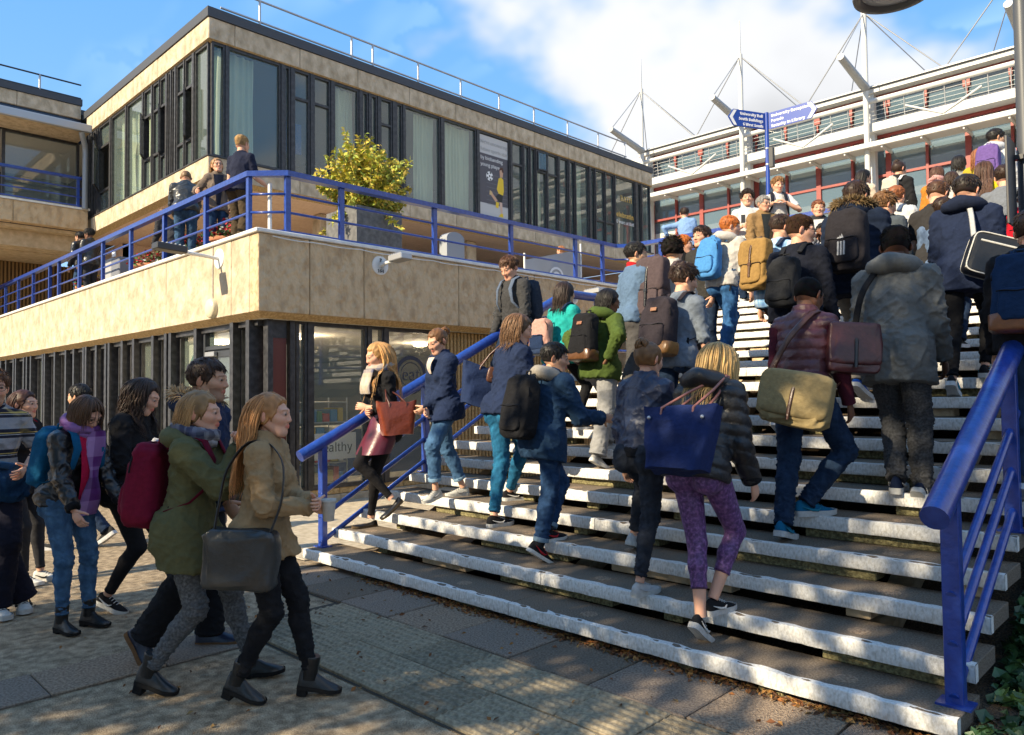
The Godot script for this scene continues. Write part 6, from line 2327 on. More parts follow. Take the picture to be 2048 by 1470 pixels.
func head_skin(b: MB, HT: Transform3D, fem: bool, sk: Color, d: Dictionary) -> void:
	var rows: Array = HEADS["f" if fem else "m"]
	var out := []
	var cols := []
	var hc: Color = d.get("hair", ["short", Color(0.05, 0.03, 0.02)])[1]
	var lip := Color(sk.r * 0.95, sk.g * 0.55, sk.b * 0.6)
	var stub: float = d.get("stubble", 0.0)
	var grin: bool = d.get("smile", false)
	for i in rows.size():
		var rr := PackedVector3Array()
		var cc := PackedColorArray()
		var src: PackedVector3Array = rows[i]
		for j in HLO:
			var p := src[j]
			rr.append(HT * p)
			var c := sk
			var ax := absf(p.x)
			if p.z < -0.03:
				# cheeks and nose a little redder
				if p.y < 0.0 and p.y > -0.05 and ax < 0.055: c = c.lerp(Color(sk.r * 1.02, sk.g * 0.86, sk.b * 0.84), 0.4)
				if stub > 0.0 and (p.y < -0.04 and (ax > 0.018 or p.y < -0.072 or p.y > -0.05)): c = c.lerp(hc, stub)
				var lipd := Vector2(p.x / 0.024, (p.y + 0.059) / 0.011).length()
				if lipd < 1.0 and p.z < -0.075: c = Color(0.50, 0.42, 0.36) if grin and lipd < 0.5 else lip
				var ed := Vector2((ax - 0.031) / 0.0145, (p.y - 0.005) / 0.0065).length()
				if ed < 0.9 and p.z < -0.06:
					c = Color(0.30, 0.26, 0.24)
					if absf(ax - 0.031) < 0.0075: c = Color(0.03, 0.02, 0.015)
				elif ed < 1.4 and p.z < -0.06: c = c.lerp(Color(0.05, 0.03, 0.025), 0.28 if fem else 0.2)
				var bd := Vector2((ax - 0.033) / 0.021, (p.y - 0.026 + (ax - 0.033) * 0.15) / 0.0055).length()
				if bd < 1.0 and p.z < -0.05: c = c.lerp(hc * 0.8, 0.75)
			cc.append(c)
		out.append(rr)
		cols.append(cc)
	b.grid(out, true, cols)
	# ears
	for sd in [-1.0, 1.0]:
		var er := []
		for i in 7:
			var th := PI * i / 6.0
			var ring := PackedVector3Array()
			for j in 10:
				var a := -TAU * j / 10 * 1.0
				var q := Vector3(sd * (0.075 + 0.008 * sin(a) * sin(th)), -0.004 - cos(th) * 0.032, 0.012 + cos(a) * sin(th) * 0.017 - cos(th) * -0.006)
				if cos(a) > 0: q.x += sd * 0.010 * sin(th)
				ring.append(HT * q)
			if sd < 0: ring.reverse()
			er.append(ring)
		b.col = Color(sk.r, sk.g * 0.85, sk.b * 0.82)
		b.grid(er, true)
		b.col = sk

# hair thickness on the scalp at a head point: 0 where skin shows
func scalp(p: Vector3, line: float, nape: float) -> float:
	# hairline falls from the forehead round the ear to the nape
	var f := clampf((-p.z + 0.02) / 0.11, 0.0, 1.0)      # 1 at the face
	var edge := lerpf(nape, line, smoothstep(0.05, 0.75, f))
	var sideb := absf(p.x) > 0.05 and p.z < -0.015 and p.z > -0.05
	if sideb: edge -= 0.035
	return smoothstep(edge - 0.006, edge + 0.012, p.y)

func hair(root: Node, HT: Transform3D, d: Dictionary, fem: bool, r: RandomNumberGenerator, T: Transform3D, s: float) -> void:
	var hd: Array = d.get("hair", ["short", Color(0.05, 0.03, 0.02)])
	var kind: String = hd[0]
	if kind == "bald": return
	var col: Color = hd[1]
	var rows: Array = HEADS["f" if fem else "m"]
	var b := MB.new()
	b.use_c = true
	var thick: float = {"short": 0.016, "buzz": 0.004, "fade": 0.014, "messy": 0.024, "long": 0.012, "bob": 0.013, "bun": 0.010, "pony": 0.010, "curly": 0.024, "sidepart": 0.020}.get(kind, 0.014)
	var line: float = 0.058 if kind != "bun" and kind != "pony" else 0.062
	var nape: float = -0.035 if not fem else -0.05
	if kind == "balding": line = 0.085; nape = -0.03; thick = 0.004
	var out := []
	var cols := []
	var so := r.randf() * 50.0
	for i in rows.size():
		var rr := PackedVector3Array()
		var cc := PackedColorArray()
		var src: PackedVector3Array = rows[i]
		for j in HLO:
			var p := src[j]
			var m := scalp(p, line + 0.006 * sin(p.x * 90.0 + so), nape)
			var t := thick
			if kind in ["fade", "short", "sidepart", "messy"]: t *= lerpf(0.35, 1.25, smoothstep(-0.01, 0.085, p.y))
			if kind == "fade": t *= lerpf(0.3, 1.2, smoothstep(0.03, 0.08, p.y))
			if kind == "messy" or kind == "sidepart": t += 0.012 * smoothstep(0.03, 0.09, -p.z) * smoothstep(0.04, 0.08, p.y)
			var st := nz.get_noise_3d(p.x * 60.0 + so, p.y * 18.0, p.z * 22.0)
			var cu := nz.get_noise_3d(p.x * 45.0, p.y * 45.0 + so, p.z * 45.0)
			t *= 1.0 + 0.28 * st + (0.55 * cu if kind in ["curly", "messy"] else 0.22 * cu)
			var dir := (p - Vector3(0, 0.0, 0.0)).normalized()
			rr.append(HT * (p + dir * (t * m - 0.007 * (1.0 - m))))
			cc.append(col * (0.85 + 0.35 * st))
		out.append(rr)
		cols.append(cc)
	b.grid(out, true, cols)
	var q: float = d.get("hq", 1.0)
	if kind in ["short", "messy", "fade", "sidepart", "curly"]:
		# locks combed away from the crown break up the cap and its outline
		var crown := Vector3(0.01, 0.112, 0.035)
		for i in int((520 if kind != "messy" else 620) * q):
			var a := r.randf() * TAU
			var el := r.randf_range(-0.12, 1.0)
			var p := Vector3(cos(a) * cos(el * PI / 2) * 0.077, 0.024 + sin(el * PI / 2) * 0.090, 0.014 + sin(a) * cos(el * PI / 2) * 0.098)
			if scalp(p, line, nape) < 0.75: continue
			var up := (p - Vector3(0, 0.02, 0.012)).normalized()
			var fl := (p - crown) + Vector3(r.randfn(0, 0.02), -0.02, -0.03 * smoothstep(0.02, 0.08, p.y))
			fl = (fl - up * fl.dot(up)).normalized()
			if kind == "curly": fl = (fl + Vector3(r.randfn(), r.randfn(), r.randfn()) * 0.9).normalized()
			var side := lerpf(0.35, 1.0, smoothstep(0.0, 0.08, p.y)) if kind != "fade" else lerpf(0.12, 1.0, smoothstep(0.04, 0.085, p.y))
			var L := thick * r.randf_range(1.1, 2.2) * side
			var w := r.randf_range(0.0025, 0.005) * (1.5 if q < 0.8 else 1.0)
			b.col = col * r.randf_range(0.55, 1.45)
			var p0 := p + up * thick * 0.6 * side
			b.tube([HT * (p0 - fl * 0.006), HT * (p0 + fl * L * 0.6 + up * L * 0.22), HT * (p0 + fl * L * 1.3 + up * L * (0.12 if kind != "messy" else 0.3))], [w * s, w * 0.8 * s, 0.0008], 4, false)
	if kind in ["long", "bob", "pony"]:
		var L: float = hd[2] if hd.size() > 2 else 0.35
		var wave: float = hd[3] if hd.size() > 3 else 0.012
		var ns := int((430 if kind != "pony" else 230) * q)
		var inv := HT.affine_inverse()
		var dn := (inv.basis * Vector3(0, -1, 0)).normalized()
		var Ti := T.affine_inverse() * HT
		var Tb := Ti.affine_inverse()
		for i in ns:
			var p: Vector3
			var a: float
			if kind == "pony":
				p = Vector3(r.randfn(0, 0.014), 0.085 + r.randfn(0, 0.012), 0.085)
				a = 0.0
			else:
				a = r.randf_range(-1.68, 1.68)      # 0 = back of the head
				var ring := r.randf_range(0.2, 1.0)
				p = Vector3(sin(a) * 0.078 * ring, 0.028 + 0.09 * sqrt(1.0 - ring * ring * 0.96), 0.014 + cos(a) * 0.098 * ring)
			var ph := r.randf() * TAU
			var pts := []
			var rad := []
			var len_ := L * r.randf_range(0.78, 1.05)
			var n := 11
			var w0 := r.randf_range(0.0028, 0.0062) * (1.5 if q < 0.8 else 1.0)
			var cur := p
			var shade := r.randf_range(0.65, 1.4)
			var tcol := []
			for k in n:
				var t := k / float(n - 1)
				pts.append(HT * cur)
				rad.append(w0 * s * (0.75 + 0.5 * sin(PI * minf(t * 1.3, 1.0))) * (1.0 - pow(t, 4) * 0.85))
				tcol.append(col * shade * (1.0 + 0.25 * t))
				var st := len_ / (n - 1)
				var og := (cur - Vector3(0, 0.015, 0.012))
				var el := Vector3(og.x / 0.088, og.y / 0.108, og.z / 0.110)
				if el.length() < 1.35 and cur.y > -0.09:
					# follow the skull
					var nr := Vector3(og.x / 0.0077, og.y / 0.0117, og.z / 0.0121).normalized()
					var tg := dn + Vector3(0, 0, 0.25)
					if kind == "pony": tg = dn + Vector3(r.randfn(0, 0.10), 0, 0.9 - t)
					tg = (tg - nr * minf(0.0, tg.dot(nr))).normalized()
					cur += tg * st
					var o2 := (cur - Vector3(0, 0.015, 0.012))
					var e2 := Vector3(o2.x / 0.088, o2.y / 0.108, o2.z / 0.110)
					if e2.length() < 1.0: cur = Vector3(0, 0.015, 0.012) + o2 / e2.length()
				else:
					cur += dn * st
				cur += Vector3(sin(t * 13.0 + ph), 0, cos(t * 10.0 + ph)) * wave * 0.5 * t + Vector3(cur.x, 0, cur.z - 0.02) * 0.10 * wave * 10.0 * t * (1.0 - t)
				# stay outside the shoulders and back
				var tp := Ti * cur
				if tp.y < 0.53 * s and tp.y > 0.0:
					var rz := 0.118 * s + 0.035
					var rx := 0.16 * s
					if tp.y > 0.44 * s: rz *= (0.60 * s - tp.y) / (0.16 * s)
					if absf(tp.x) < rx:
						var zz := rz * sqrt(maxf(0.12, 1.0 - pow(tp.x / (rx * 1.15), 2)))
						if tp.z >= -0.01: tp.z = maxf(tp.z, zz + r.randf() * 0.012)
						else: tp.z = minf(tp.z, -zz - r.randf() * 0.012)
						cur = Tb * tp
			b.tube(pts, rad, 4, false, 0.55, Vector3.UP, tcol)
	if kind == "bun":
		var c0 := Vector3(0, hd[2] if hd.size() > 2 else 0.095, hd[3] if hd.size() > 3 else 0.085)
		for i in 34:
			var ax := Vector3(r.randfn(), r.randfn(), r.randfn()).normalized()
			var u := ax.cross(Vector3(0.3, 1, 0.2)).normalized()
			var w := ax.cross(u)
			var pts := []
			var R := r.randf_range(0.028, 0.046)
			var a0 := r.randf() * TAU
			for k in 8: pts.append(HT * (c0 + (u * cos(a0 + k * 0.42) + w * sin(a0 + k * 0.42)) * R))
			b.col = col * r.randf_range(0.7, 1.4)
			b.tube(pts, [0.003, 0.008, 0.01, 0.011, 0.011, 0.01, 0.008, 0.002], 5, false)
		for i in 26:
			var a := r.randf() * TAU
			var p := c0 + Vector3(cos(a), sin(a), 0.2) * 0.03
			var d2 := Vector3(r.randfn(), r.randfn(), r.randfn()).normalized() * r.randf_range(0.02, 0.05)
			b.col = col * 1.1
			b.tube([HT * p, HT * (p + d2 * 0.6 + Vector3(0, 0.006, 0)), HT * (p + d2)], [0.0016, 0.0012, 0.0005], 3, false)
	put(b, "hair", hair_mat(kind in ["buzz", "fade", "curly"]), root)

var _hm := {}
func hair_mat(dull := false) -> StandardMaterial3D:
	if not _hm.has(dull):
		var m := plain(Color(1, 1, 1), 0.85 if dull else 0.5)
		m.vertex_color_use_as_albedo = true
		m.metallic_specular = 0.25 if dull else 0.4
		_hm[dull] = m
	return _hm[dull]

func shoe(root: Node, ft: Dictionary, spec: Array, s: float) -> void:
	var kind: String = spec[0]
	var B: Basis = ft.b
	# foot frame: origin under the ankle at sole level, -z to the toe
	var O: Vector3 = ft.ball + B * Vector3(0, -0.012, 0.12 * s)
	var W := func(p: Vector3) -> Vector3: return O + B * (p * s)
	var zs := [0.075, 0.068, 0.045, 0.01, -0.035, -0.08, -0.12, -0.155, -0.178, -0.190]
	var hwv := [0.016, 0.028, 0.034, 0.034, 0.034, 0.041, 0.046, 0.042, 0.030, 0.012]
	var ht := [0.060, 0.085, 0.098, 0.100, 0.085, 0.066, 0.052, 0.044, 0.036, 0.026]
	if kind == "flat": ht = [0.045, 0.060, 0.058, 0.045, 0.038, 0.036, 0.036, 0.036, 0.032, 0.024]
	if kind == "boot": ht = [0.09, 0.12, 0.125, 0.125, 0.10, 0.075, 0.060, 0.050, 0.042, 0.030]
	var base := 0.024 if kind == "sneaker" else 0.014
	var up := MB.new()
	var rows := []
	for i in zs.size():
		var ring := PackedVector3Array()
		for j in 14:
			var a := -TAU * j / 14.0
			var cx := cos(a)
			var sy := sin(a)
			var px: float = signf(cx) * pow(absf(cx), 0.8) * hwv[i]
			var pyv: float
			if sy >= 0: pyv = base + (ht[i] - base) * pow(sy, 0.85)
			else: pyv = base + sy * 0.012
			px *= lerpf(1.0, 0.72, maxf(0, sy))
			ring.append(W.call(Vector3(px, pyv, zs[i])))
		rows.append(ring)
	up.grid(rows, true)
	up.flat_cap(rows[0], W.call(Vector3(0, 0.04, 0.075)), true)
	up.flat_cap(rows[9], W.call(Vector3(0, 0.02, -0.192)), false)
	if kind == "boot" or kind == "hightop":
		var top := 0.20 if kind == "boot" else 0.13
		up.tube([W.call(Vector3(0, 0.06, 0.012)), W.call(Vector3(0, 0.11, 0.014)), W.call(Vector3(0, top - 0.01, 0.016)), W.call(Vector3(0, top, 0.016))], [0.046 * s, 0.045 * s, 0.049 * s, 0.045 * s], 14)
	var shoe_o := put(up, {"boot": "boot", "flat": "shoe"}.get(kind, "shoe"), fab(spec[1], "leather" if kind in ["boot", "flat"] else ""), root)
	# sole
	var so := MB.new()
	var th := 0.026 if kind == "sneaker" else 0.016
	var r0 := PackedVector3Array()
	var r1 := PackedVector3Array()
	var r2 := PackedVector3Array()
	var outl := []
	for i in zs.size(): outl.append(Vector2(hwv[i] + 0.004, zs[i] * 1.02))
	for i in range(zs.size() - 1, -1, -1): outl.append(Vector2(-hwv[i] - 0.004, zs[i] * 1.02))
	for p in outl:
		var lift := 0.012 * smoothstep(-0.10, -0.19, p.y)
		r0.append(W.call(Vector3(p.x * 0.96, -0.004 + lift, p.y)))
		r1.append(W.call(Vector3(p.x, th * 0.5 + lift, p.y)))
		r2.append(W.call(Vector3(p.x * 0.97, th + 0.006 + lift * 0.6, p.y)))
	so.grid([r0, r1, r2], true)
	var c0: Vector3 = W.call(Vector3(0, 0.0, -0.06))
	so.flat_cap(r0, c0, true)
	if kind == "boot" and spec.size() > 3:
		var hh: float = spec[3]
		so.cbox(Vector3(-0.030, -hh, 0.01), Vector3(0.030, 0.006, 0.072), 0.006, Transform3D(B.scaled_local(Vector3.ONE * s), O))
	put(so, "sole", fab(spec[2]), shoe_o)
	# laces or swoosh-like side flash in a second colour
	if kind in ["sneaker", "hightop"] and spec.size() > 3 and spec[3] is Color:
		var lc := MB.new()
		for i in 4:
			var z := -0.03 - i * 0.022
			var y := 0.092 - i * 0.010
			lc.tube([W.call(Vector3(-0.022, y - 0.012, z)), W.call(Vector3(0, y + 0.002, z - 0.004)), W.call(Vector3(0.022, y - 0.012, z))], 0.0035 * s, 4)
		for sd in [-1.0, 1.0]:
			lc.tube([W.call(Vector3(sd * 0.036, 0.06, 0.045)), W.call(Vector3(sd * 0.041, 0.038, -0.02)), W.call(Vector3(sd * 0.044, 0.036, -0.055)), W.call(Vector3(sd * 0.040, 0.052, -0.075))], [0.002 * s, 0.008 * s, 0.008 * s, 0.003 * s], 5)
		put(lc, "laces", fab(spec[3]), shoe_o)

# rounded box: e = 1 is an ellipsoid, towards 0.2 a box; taper narrows the top, sag adds soft unevenness
func pillow(b: MB, c: Vector3, h: Vector3, e: float, taper := 0.0, sag := 0.0, la := 14, lo := 24, off := 0.0) -> void:
	var rows := []
	for i in la + 1:
		var th := -PI * 0.5 + PI * i / la
		var cy := cos(th)
		var sy := sin(th)
		var ring := PackedVector3Array()
		for j in lo:
			var a := -TAU * j / lo
			var x := signf(cos(a)) * pow(absf(cos(a)), e) * pow(cy, e)
			var z := signf(sin(a)) * pow(absf(sin(a)), e) * pow(cy, e)
			var y := signf(sy) * pow(absf(sy), e)
			var k := 1.0 - taper * (y * 0.5 + 0.5)
			var p := Vector3(x * h.x * k, y * h.y, z * h.z * k)
			if sag > 0.0:
				var w := nz.get_noise_3d(p.x * 9.0 + off, p.y * 9.0, p.z * 9.0)
				p += Vector3(x, y * 0.5, z) * (0.3 - absf(w) * 1.4) * sag
			ring.append(c + p)
		rows.append(ring)
	b.grid(rows, true)

func bag(bg: Dictionary, G: Transform3D, s: float, shl: Vector3, shr: Vector3, RT: Transform3D, wri: Array) -> void:
	var c := rv(bg.c) * s
	var node := thing(bg.name, bg.label, bg.get("cat", "bag"), Vector3.ZERO)
	var B := G.basis * Basis(Vector3.UP, deg_to_rad(bg.get("yaw", 0.0))) * Basis(Vector3.BACK, deg_to_rad(bg.get("roll", 0.0))) * Basis(Vector3.RIGHT, deg_to_rad(bg.get("pitch", 0.0)))
	node.transform = Transform3D(B, G * c)
	var inv := node.transform.affine_inverse()
	var P := func(x: float, y: float, z: float) -> Vector3: return inv * (G * (Vector3(x, y, z) * s))
	var sz: Vector3 = rv(bg.sz) * 0.5 * s
	var m := fab(bg.col, bg.get("mat", ""))
	var off := float(names[bg.name]) * 3.7
	var b := MB.new()
	var kind: String = bg.k
	if kind == "pack":
		pillow(b, Vector3.ZERO, sz, 0.42, bg.get("taper", 0.16), 0.018, 18, 32, off)
		put(b, "body", m, node)
		if bg.has("base"):
			var q := MB.new()
			pillow(q, Vector3(0, -sz.y * 0.78, 0.0), Vector3(sz.x * 1.02, sz.y * 0.26, sz.z * 1.03), 0.35, 0.0, 0.01, 8, 28, off)
			put(q, "base_panel", fab(bg.base, "leather"), node)
		var pk: Color = bg.get("pocket", bg.col)
		var q2 := MB.new()
		pillow(q2, Vector3(0, -sz.y * 0.36, sz.z * 0.78), Vector3(sz.x * 0.74, sz.y * 0.42, sz.z * 0.42), 0.4, 0.08, 0.012, 10, 24, off + 9)
		put(q2, "pocket", fab(pk, bg.get("mat", "")), node)
		# zip along the top and grab handle
		var z := MB.new()
		var pts := []
		for i in 15:
			var a := PI * i / 14.0
			pts.append(Vector3(cos(a) * sz.x * 0.86, sz.y * 0.30 + sin(a) * sz.y * 0.62, sz.z * 0.52))
		z.tube(pts, 0.005 * s, 4)
		pts = []
		for i in 11:
			pts.append(Vector3(lerpf(-0.7, 0.7, i / 10.0) * sz.x, -sz.y * 0.02 + 0.004 * sin(i), sz.z * 1.14))
		z.tube(pts, 0.004 * s, 4)
		put(z, "zip", fab(Color(0.012, 0.012, 0.014)), node)
		var hn := MB.new()
		hn.tube([Vector3(-0.03, sz.y * 0.93, -sz.z * 0.4), Vector3(-0.025, sz.y * 1.14, -sz.z * 0.4), Vector3(0.025, sz.y * 1.14, -sz.z * 0.4), Vector3(0.03, sz.y * 0.93, -sz.z * 0.4)], 0.008, 6)
		put(hn, "handle", fab(bg.get("strap", bg.col)), node)
		if bg.get("flap", false):
			var fl := MB.new()
			pillow(fl, Vector3(0, sz.y * 0.46, sz.z * 0.25), Vector3(sz.x * 1.03, sz.y * 0.56, sz.z * 0.92), 0.4, 0.05, 0.01, 12, 28, off)
			put(fl, "flap", m, node)
			var sp := MB.new()
			var sx: Color = bg.get("strapc", Color(0.10, 0.045, 0.02))
			sp.tube([Vector3(0, sz.y * 0.95, sz.z * 0.9), Vector3(0, sz.y * 0.5, sz.z * 1.22), Vector3(0, -sz.y * 0.1, sz.z * 1.28), Vector3(0, -sz.y * 0.55, sz.z * 1.26)], 0.013, 6, true, 0.35, Vector3.BACK)
			sp.cbox(Vector3(-0.02, -sz.y * 0.12, sz.z * 1.24), Vector3(0.02, -sz.y * 0.12 + 0.035, sz.z * 1.34), 0.004)
			put(sp, "strap_buckle", fab(sx, "leather"), node)
		if bg.has("stripes"):
			var sp := MB.new()
			for i in 3:
				sp.box(Vector3(-0.028 + i * 0.024, -sz.y * 0.55, sz.z * 1.10), Vector3(-0.014 + i * 0.024, -sz.y * 0.12, sz.z * 1.24))
				sp.tri(Vector3(-0.034 + i * 0.018, -sz.y * 0.02, sz.z * 1.18), Vector3(-0.014 + i * 0.018, -sz.y * 0.02, sz.z * 1.18), Vector3(-0.020 + i * 0.012, -sz.y * 0.02 + 0.016 + 0.012 * i, sz.z * 1.16))
			put(sp, "stripe_emblem", fab(Color(0.5, 0.5, 0.5)), node)
		if bg.has("badge"):
			var bd := MB.new()
			bd.cbox(Vector3(-0.032, 0, 0), Vector3(0.032, 0.032, 0.01), 0.003, Transform3D(Basis(Vector3.RIGHT, -0.2), Vector3(0, sz.y * 0.45, sz.z * 0.93)))
			put(bd, "badge", fab(bg.badge), node)
		for sd in [-1.0, 1.0]:
			if bg.get("one", 0.0) != 0.0 and bg.one != sd: continue
			var st := MB.new()
			var sp := [P.call(sd * 0.075, 0.46, 0.12), P.call(sd * 0.085, 0.535, 0.06), P.call(sd * 0.095, 0.555, 0.0), P.call(sd * 0.10, 0.52, -0.085), P.call(sd * 0.105, 0.42, -0.145), P.call(sd * 0.125, 0.28, -0.145), P.call(sd * 0.168, 0.18, -0.06), P.call(sd * 0.155, 0.12, 0.08)]
			st.tube(sp, [0.024, 0.028, 0.03, 0.03, 0.029, 0.02, 0.012, 0.012], 8, true, 0.3, Vector3.BACK if false else (inv.basis * (G.basis * Vector3(0, 0, 1))).normalized())
			put(st, "shoulder_strap", fab(bg.get("strap", bg.col)), node)
			# loose end
			var le := MB.new()
			le.tube([P.call(sd * 0.15, 0.15, 0.06), P.call(sd * 0.17, 0.02, 0.08), P.call(sd * 0.165, -0.12, 0.09)], 0.009, 5, true, 0.3)
			put(le, "strap_end", fab(Color(0.012, 0.012, 0.014)), node)
	elif kind == "tote":
		# soft trapezoid: wider at the top, open
		var rows := []
		var n := 32
		for i in 9:
			var t := i / 8.0
			var ring := PackedVector3Array()
			for j in n:
				var a := -TAU * j / n
				var x := signf(cos(a)) * pow(absf(cos(a)), 0.35) * sz.x * lerpf(0.78, 1.06, t)
				var zz := signf(sin(a)) * pow(absf(sin(a)), 0.35) * sz.z * lerpf(1.0, 0.55, t * t)
				var w := nz.get_noise_3d(x * 7.0 + off, t * 3.0, zz * 7.0)
				ring.append(Vector3(x, lerpf(-sz.y, sz.y, t) - 0.02 * w + (-0.018 * (1.0 - pow(x / (sz.x * 1.06), 2)) if i == 8 else 0.0), zz * (1.0 + 0.25 * w) + 0.012 * w))
			rows.append(ring)
		b.grid(rows, true)
		b.flat_cap(rows[0], Vector3(0, -sz.y, 0), true)
		b.flat_cap(rows[8], Vector3(0, sz.y - 0.05, 0), false)
		put(b, "body", m, node)
		var hc: Color = bg.get("strap", bg.col)
		for sd in [-1.0, 1.0]:
			var hm := MB.new()
			var tx: float = bg.sh[0]
			var a0 := Vector3(-sz.x * 0.45, sz.y * 0.86, sd * sz.z * 0.62)
			var a1 := Vector3(sz.x * 0.45, sz.y * 0.86, sd * sz.z * 0.62)
			var top: Vector3 = P.call(tx, bg.sh[1], bg.sh[2] + sd * 0.012)
			hm.tube([a0 - Vector3(0, 0.05, 0), a0, a0.lerp(top, 0.5) + Vector3(-0.02, 0, 0), top + Vector3(-0.012, -0.005, 0), top + Vector3(0.012, -0.005, 0), a1.lerp(top, 0.5) + Vector3(0.02, 0, 0), a1, a1 - Vector3(0, 0.05, 0)], 0.0085, 6)
			put(hm, "handle", fab(hc, "leather"), node)
		if bg.has("patch"):
			var fp := MB.new()
			pillow(fp, Vector3(0, sz.y * 0.62, sz.z * 0.75), Vector3(0.045, 0.075, 0.018), 0.6, 0.0, 0.0, 8, 16)
			fp.ellipsoid(Vector3(0, sz.y * 0.45, sz.z * 0.98), Vector3(0.009, 0.009, 0.006))
			put(fp, "leather_flap", fab(bg.patch, "leather"), node)
		if bg.get("studs", false):
			var sm := MB.new()
			for q in [-1.0, 1.0]: sm.ellipsoid(Vector3(q * sz.x * 0.75, sz.y * 0.55, sz.z * 0.8), Vector3(0.012, 0.012, 0.01))
			put(sm, "press_studs", M.galv, node)
	else:
		# messenger or box bag with a cross strap
		pillow(b, Vector3.ZERO, sz, bg.get("e", 0.25), bg.get("taper", 0.0), bg.get("sag", 0.008), 14, 32, off)
		put(b, "body", m, node)
		if bg.get("flap", false):
			var fl := MB.new()
			pillow(fl, Vector3(0, sz.y * 0.18, sz.z * 0.35), Vector3(sz.x * 1.03, sz.y * 0.86, sz.z * 0.86), bg.get("e", 0.3), 0.0, 0.01, 12, 30, off + 5)
			put(fl, "flap", fab(bg.get("flapc", bg.col), bg.get("mat", "")), node)
			var bl := MB.new()
			bl.tube([Vector3(0, sz.y * 0.9, sz.z * 0.8), Vector3(0, sz.y * 0.2, sz.z * 1.3), Vector3(0, -sz.y * 0.8, sz.z * 1.22)], 0.012, 6, true, 0.35, Vector3.BACK)
			put(bl, "buckle_strap", fab(bg.get("strap", bg.col), "leather"), node)
		if bg.has("piping"):
			var pp := MB.new()
			for zz in [sz.z * 0.97, -sz.z * 0.97]:
				var pts := []
				for i in 33:
					var a := TAU * i / 32.0
					pts.append(Vector3(signf(cos(a)) * pow(absf(cos(a)), 0.28) * sz.x * 0.97, signf(sin(a)) * pow(absf(sin(a)), 0.28) * sz.y * 0.97, zz))
				pp.tube(pts, 0.006, 5)
			pp.tube([Vector3(-sz.x * 0.75, sz.y * 0.55, sz.z * 1.01), Vector3(sz.x * 0.75, sz.y * 0.55, sz.z * 1.01)], 0.009, 5)
			put(pp, "piping", fab(bg.piping), node)
		var st := MB.new()
		var pts := []
		for q in bg.path: pts.append(P.call(q[0], q[1], q[2]))
		# smooth the path
		var cv := Curve3D.new()
		for i in pts.size():
			var t: Vector3 = (pts[mini(i + 1, pts.size() - 1)] - pts[maxi(i - 1, 0)]) * 0.18
			cv.add_point(pts[i], -t, t)
		var fine := []
		for i in 33: fine.append(cv.sample_baked(cv.get_baked_length() * i / 32.0, true))
		st.tube(fine, bg.get("sw", 0.02), 6, true, 0.25, (inv.basis * (G.basis * Vector3(0, 0, 1))).normalized())
		put(st, "strap", fab(bg.get("strap", bg.col), bg.get("smat", "")), node)

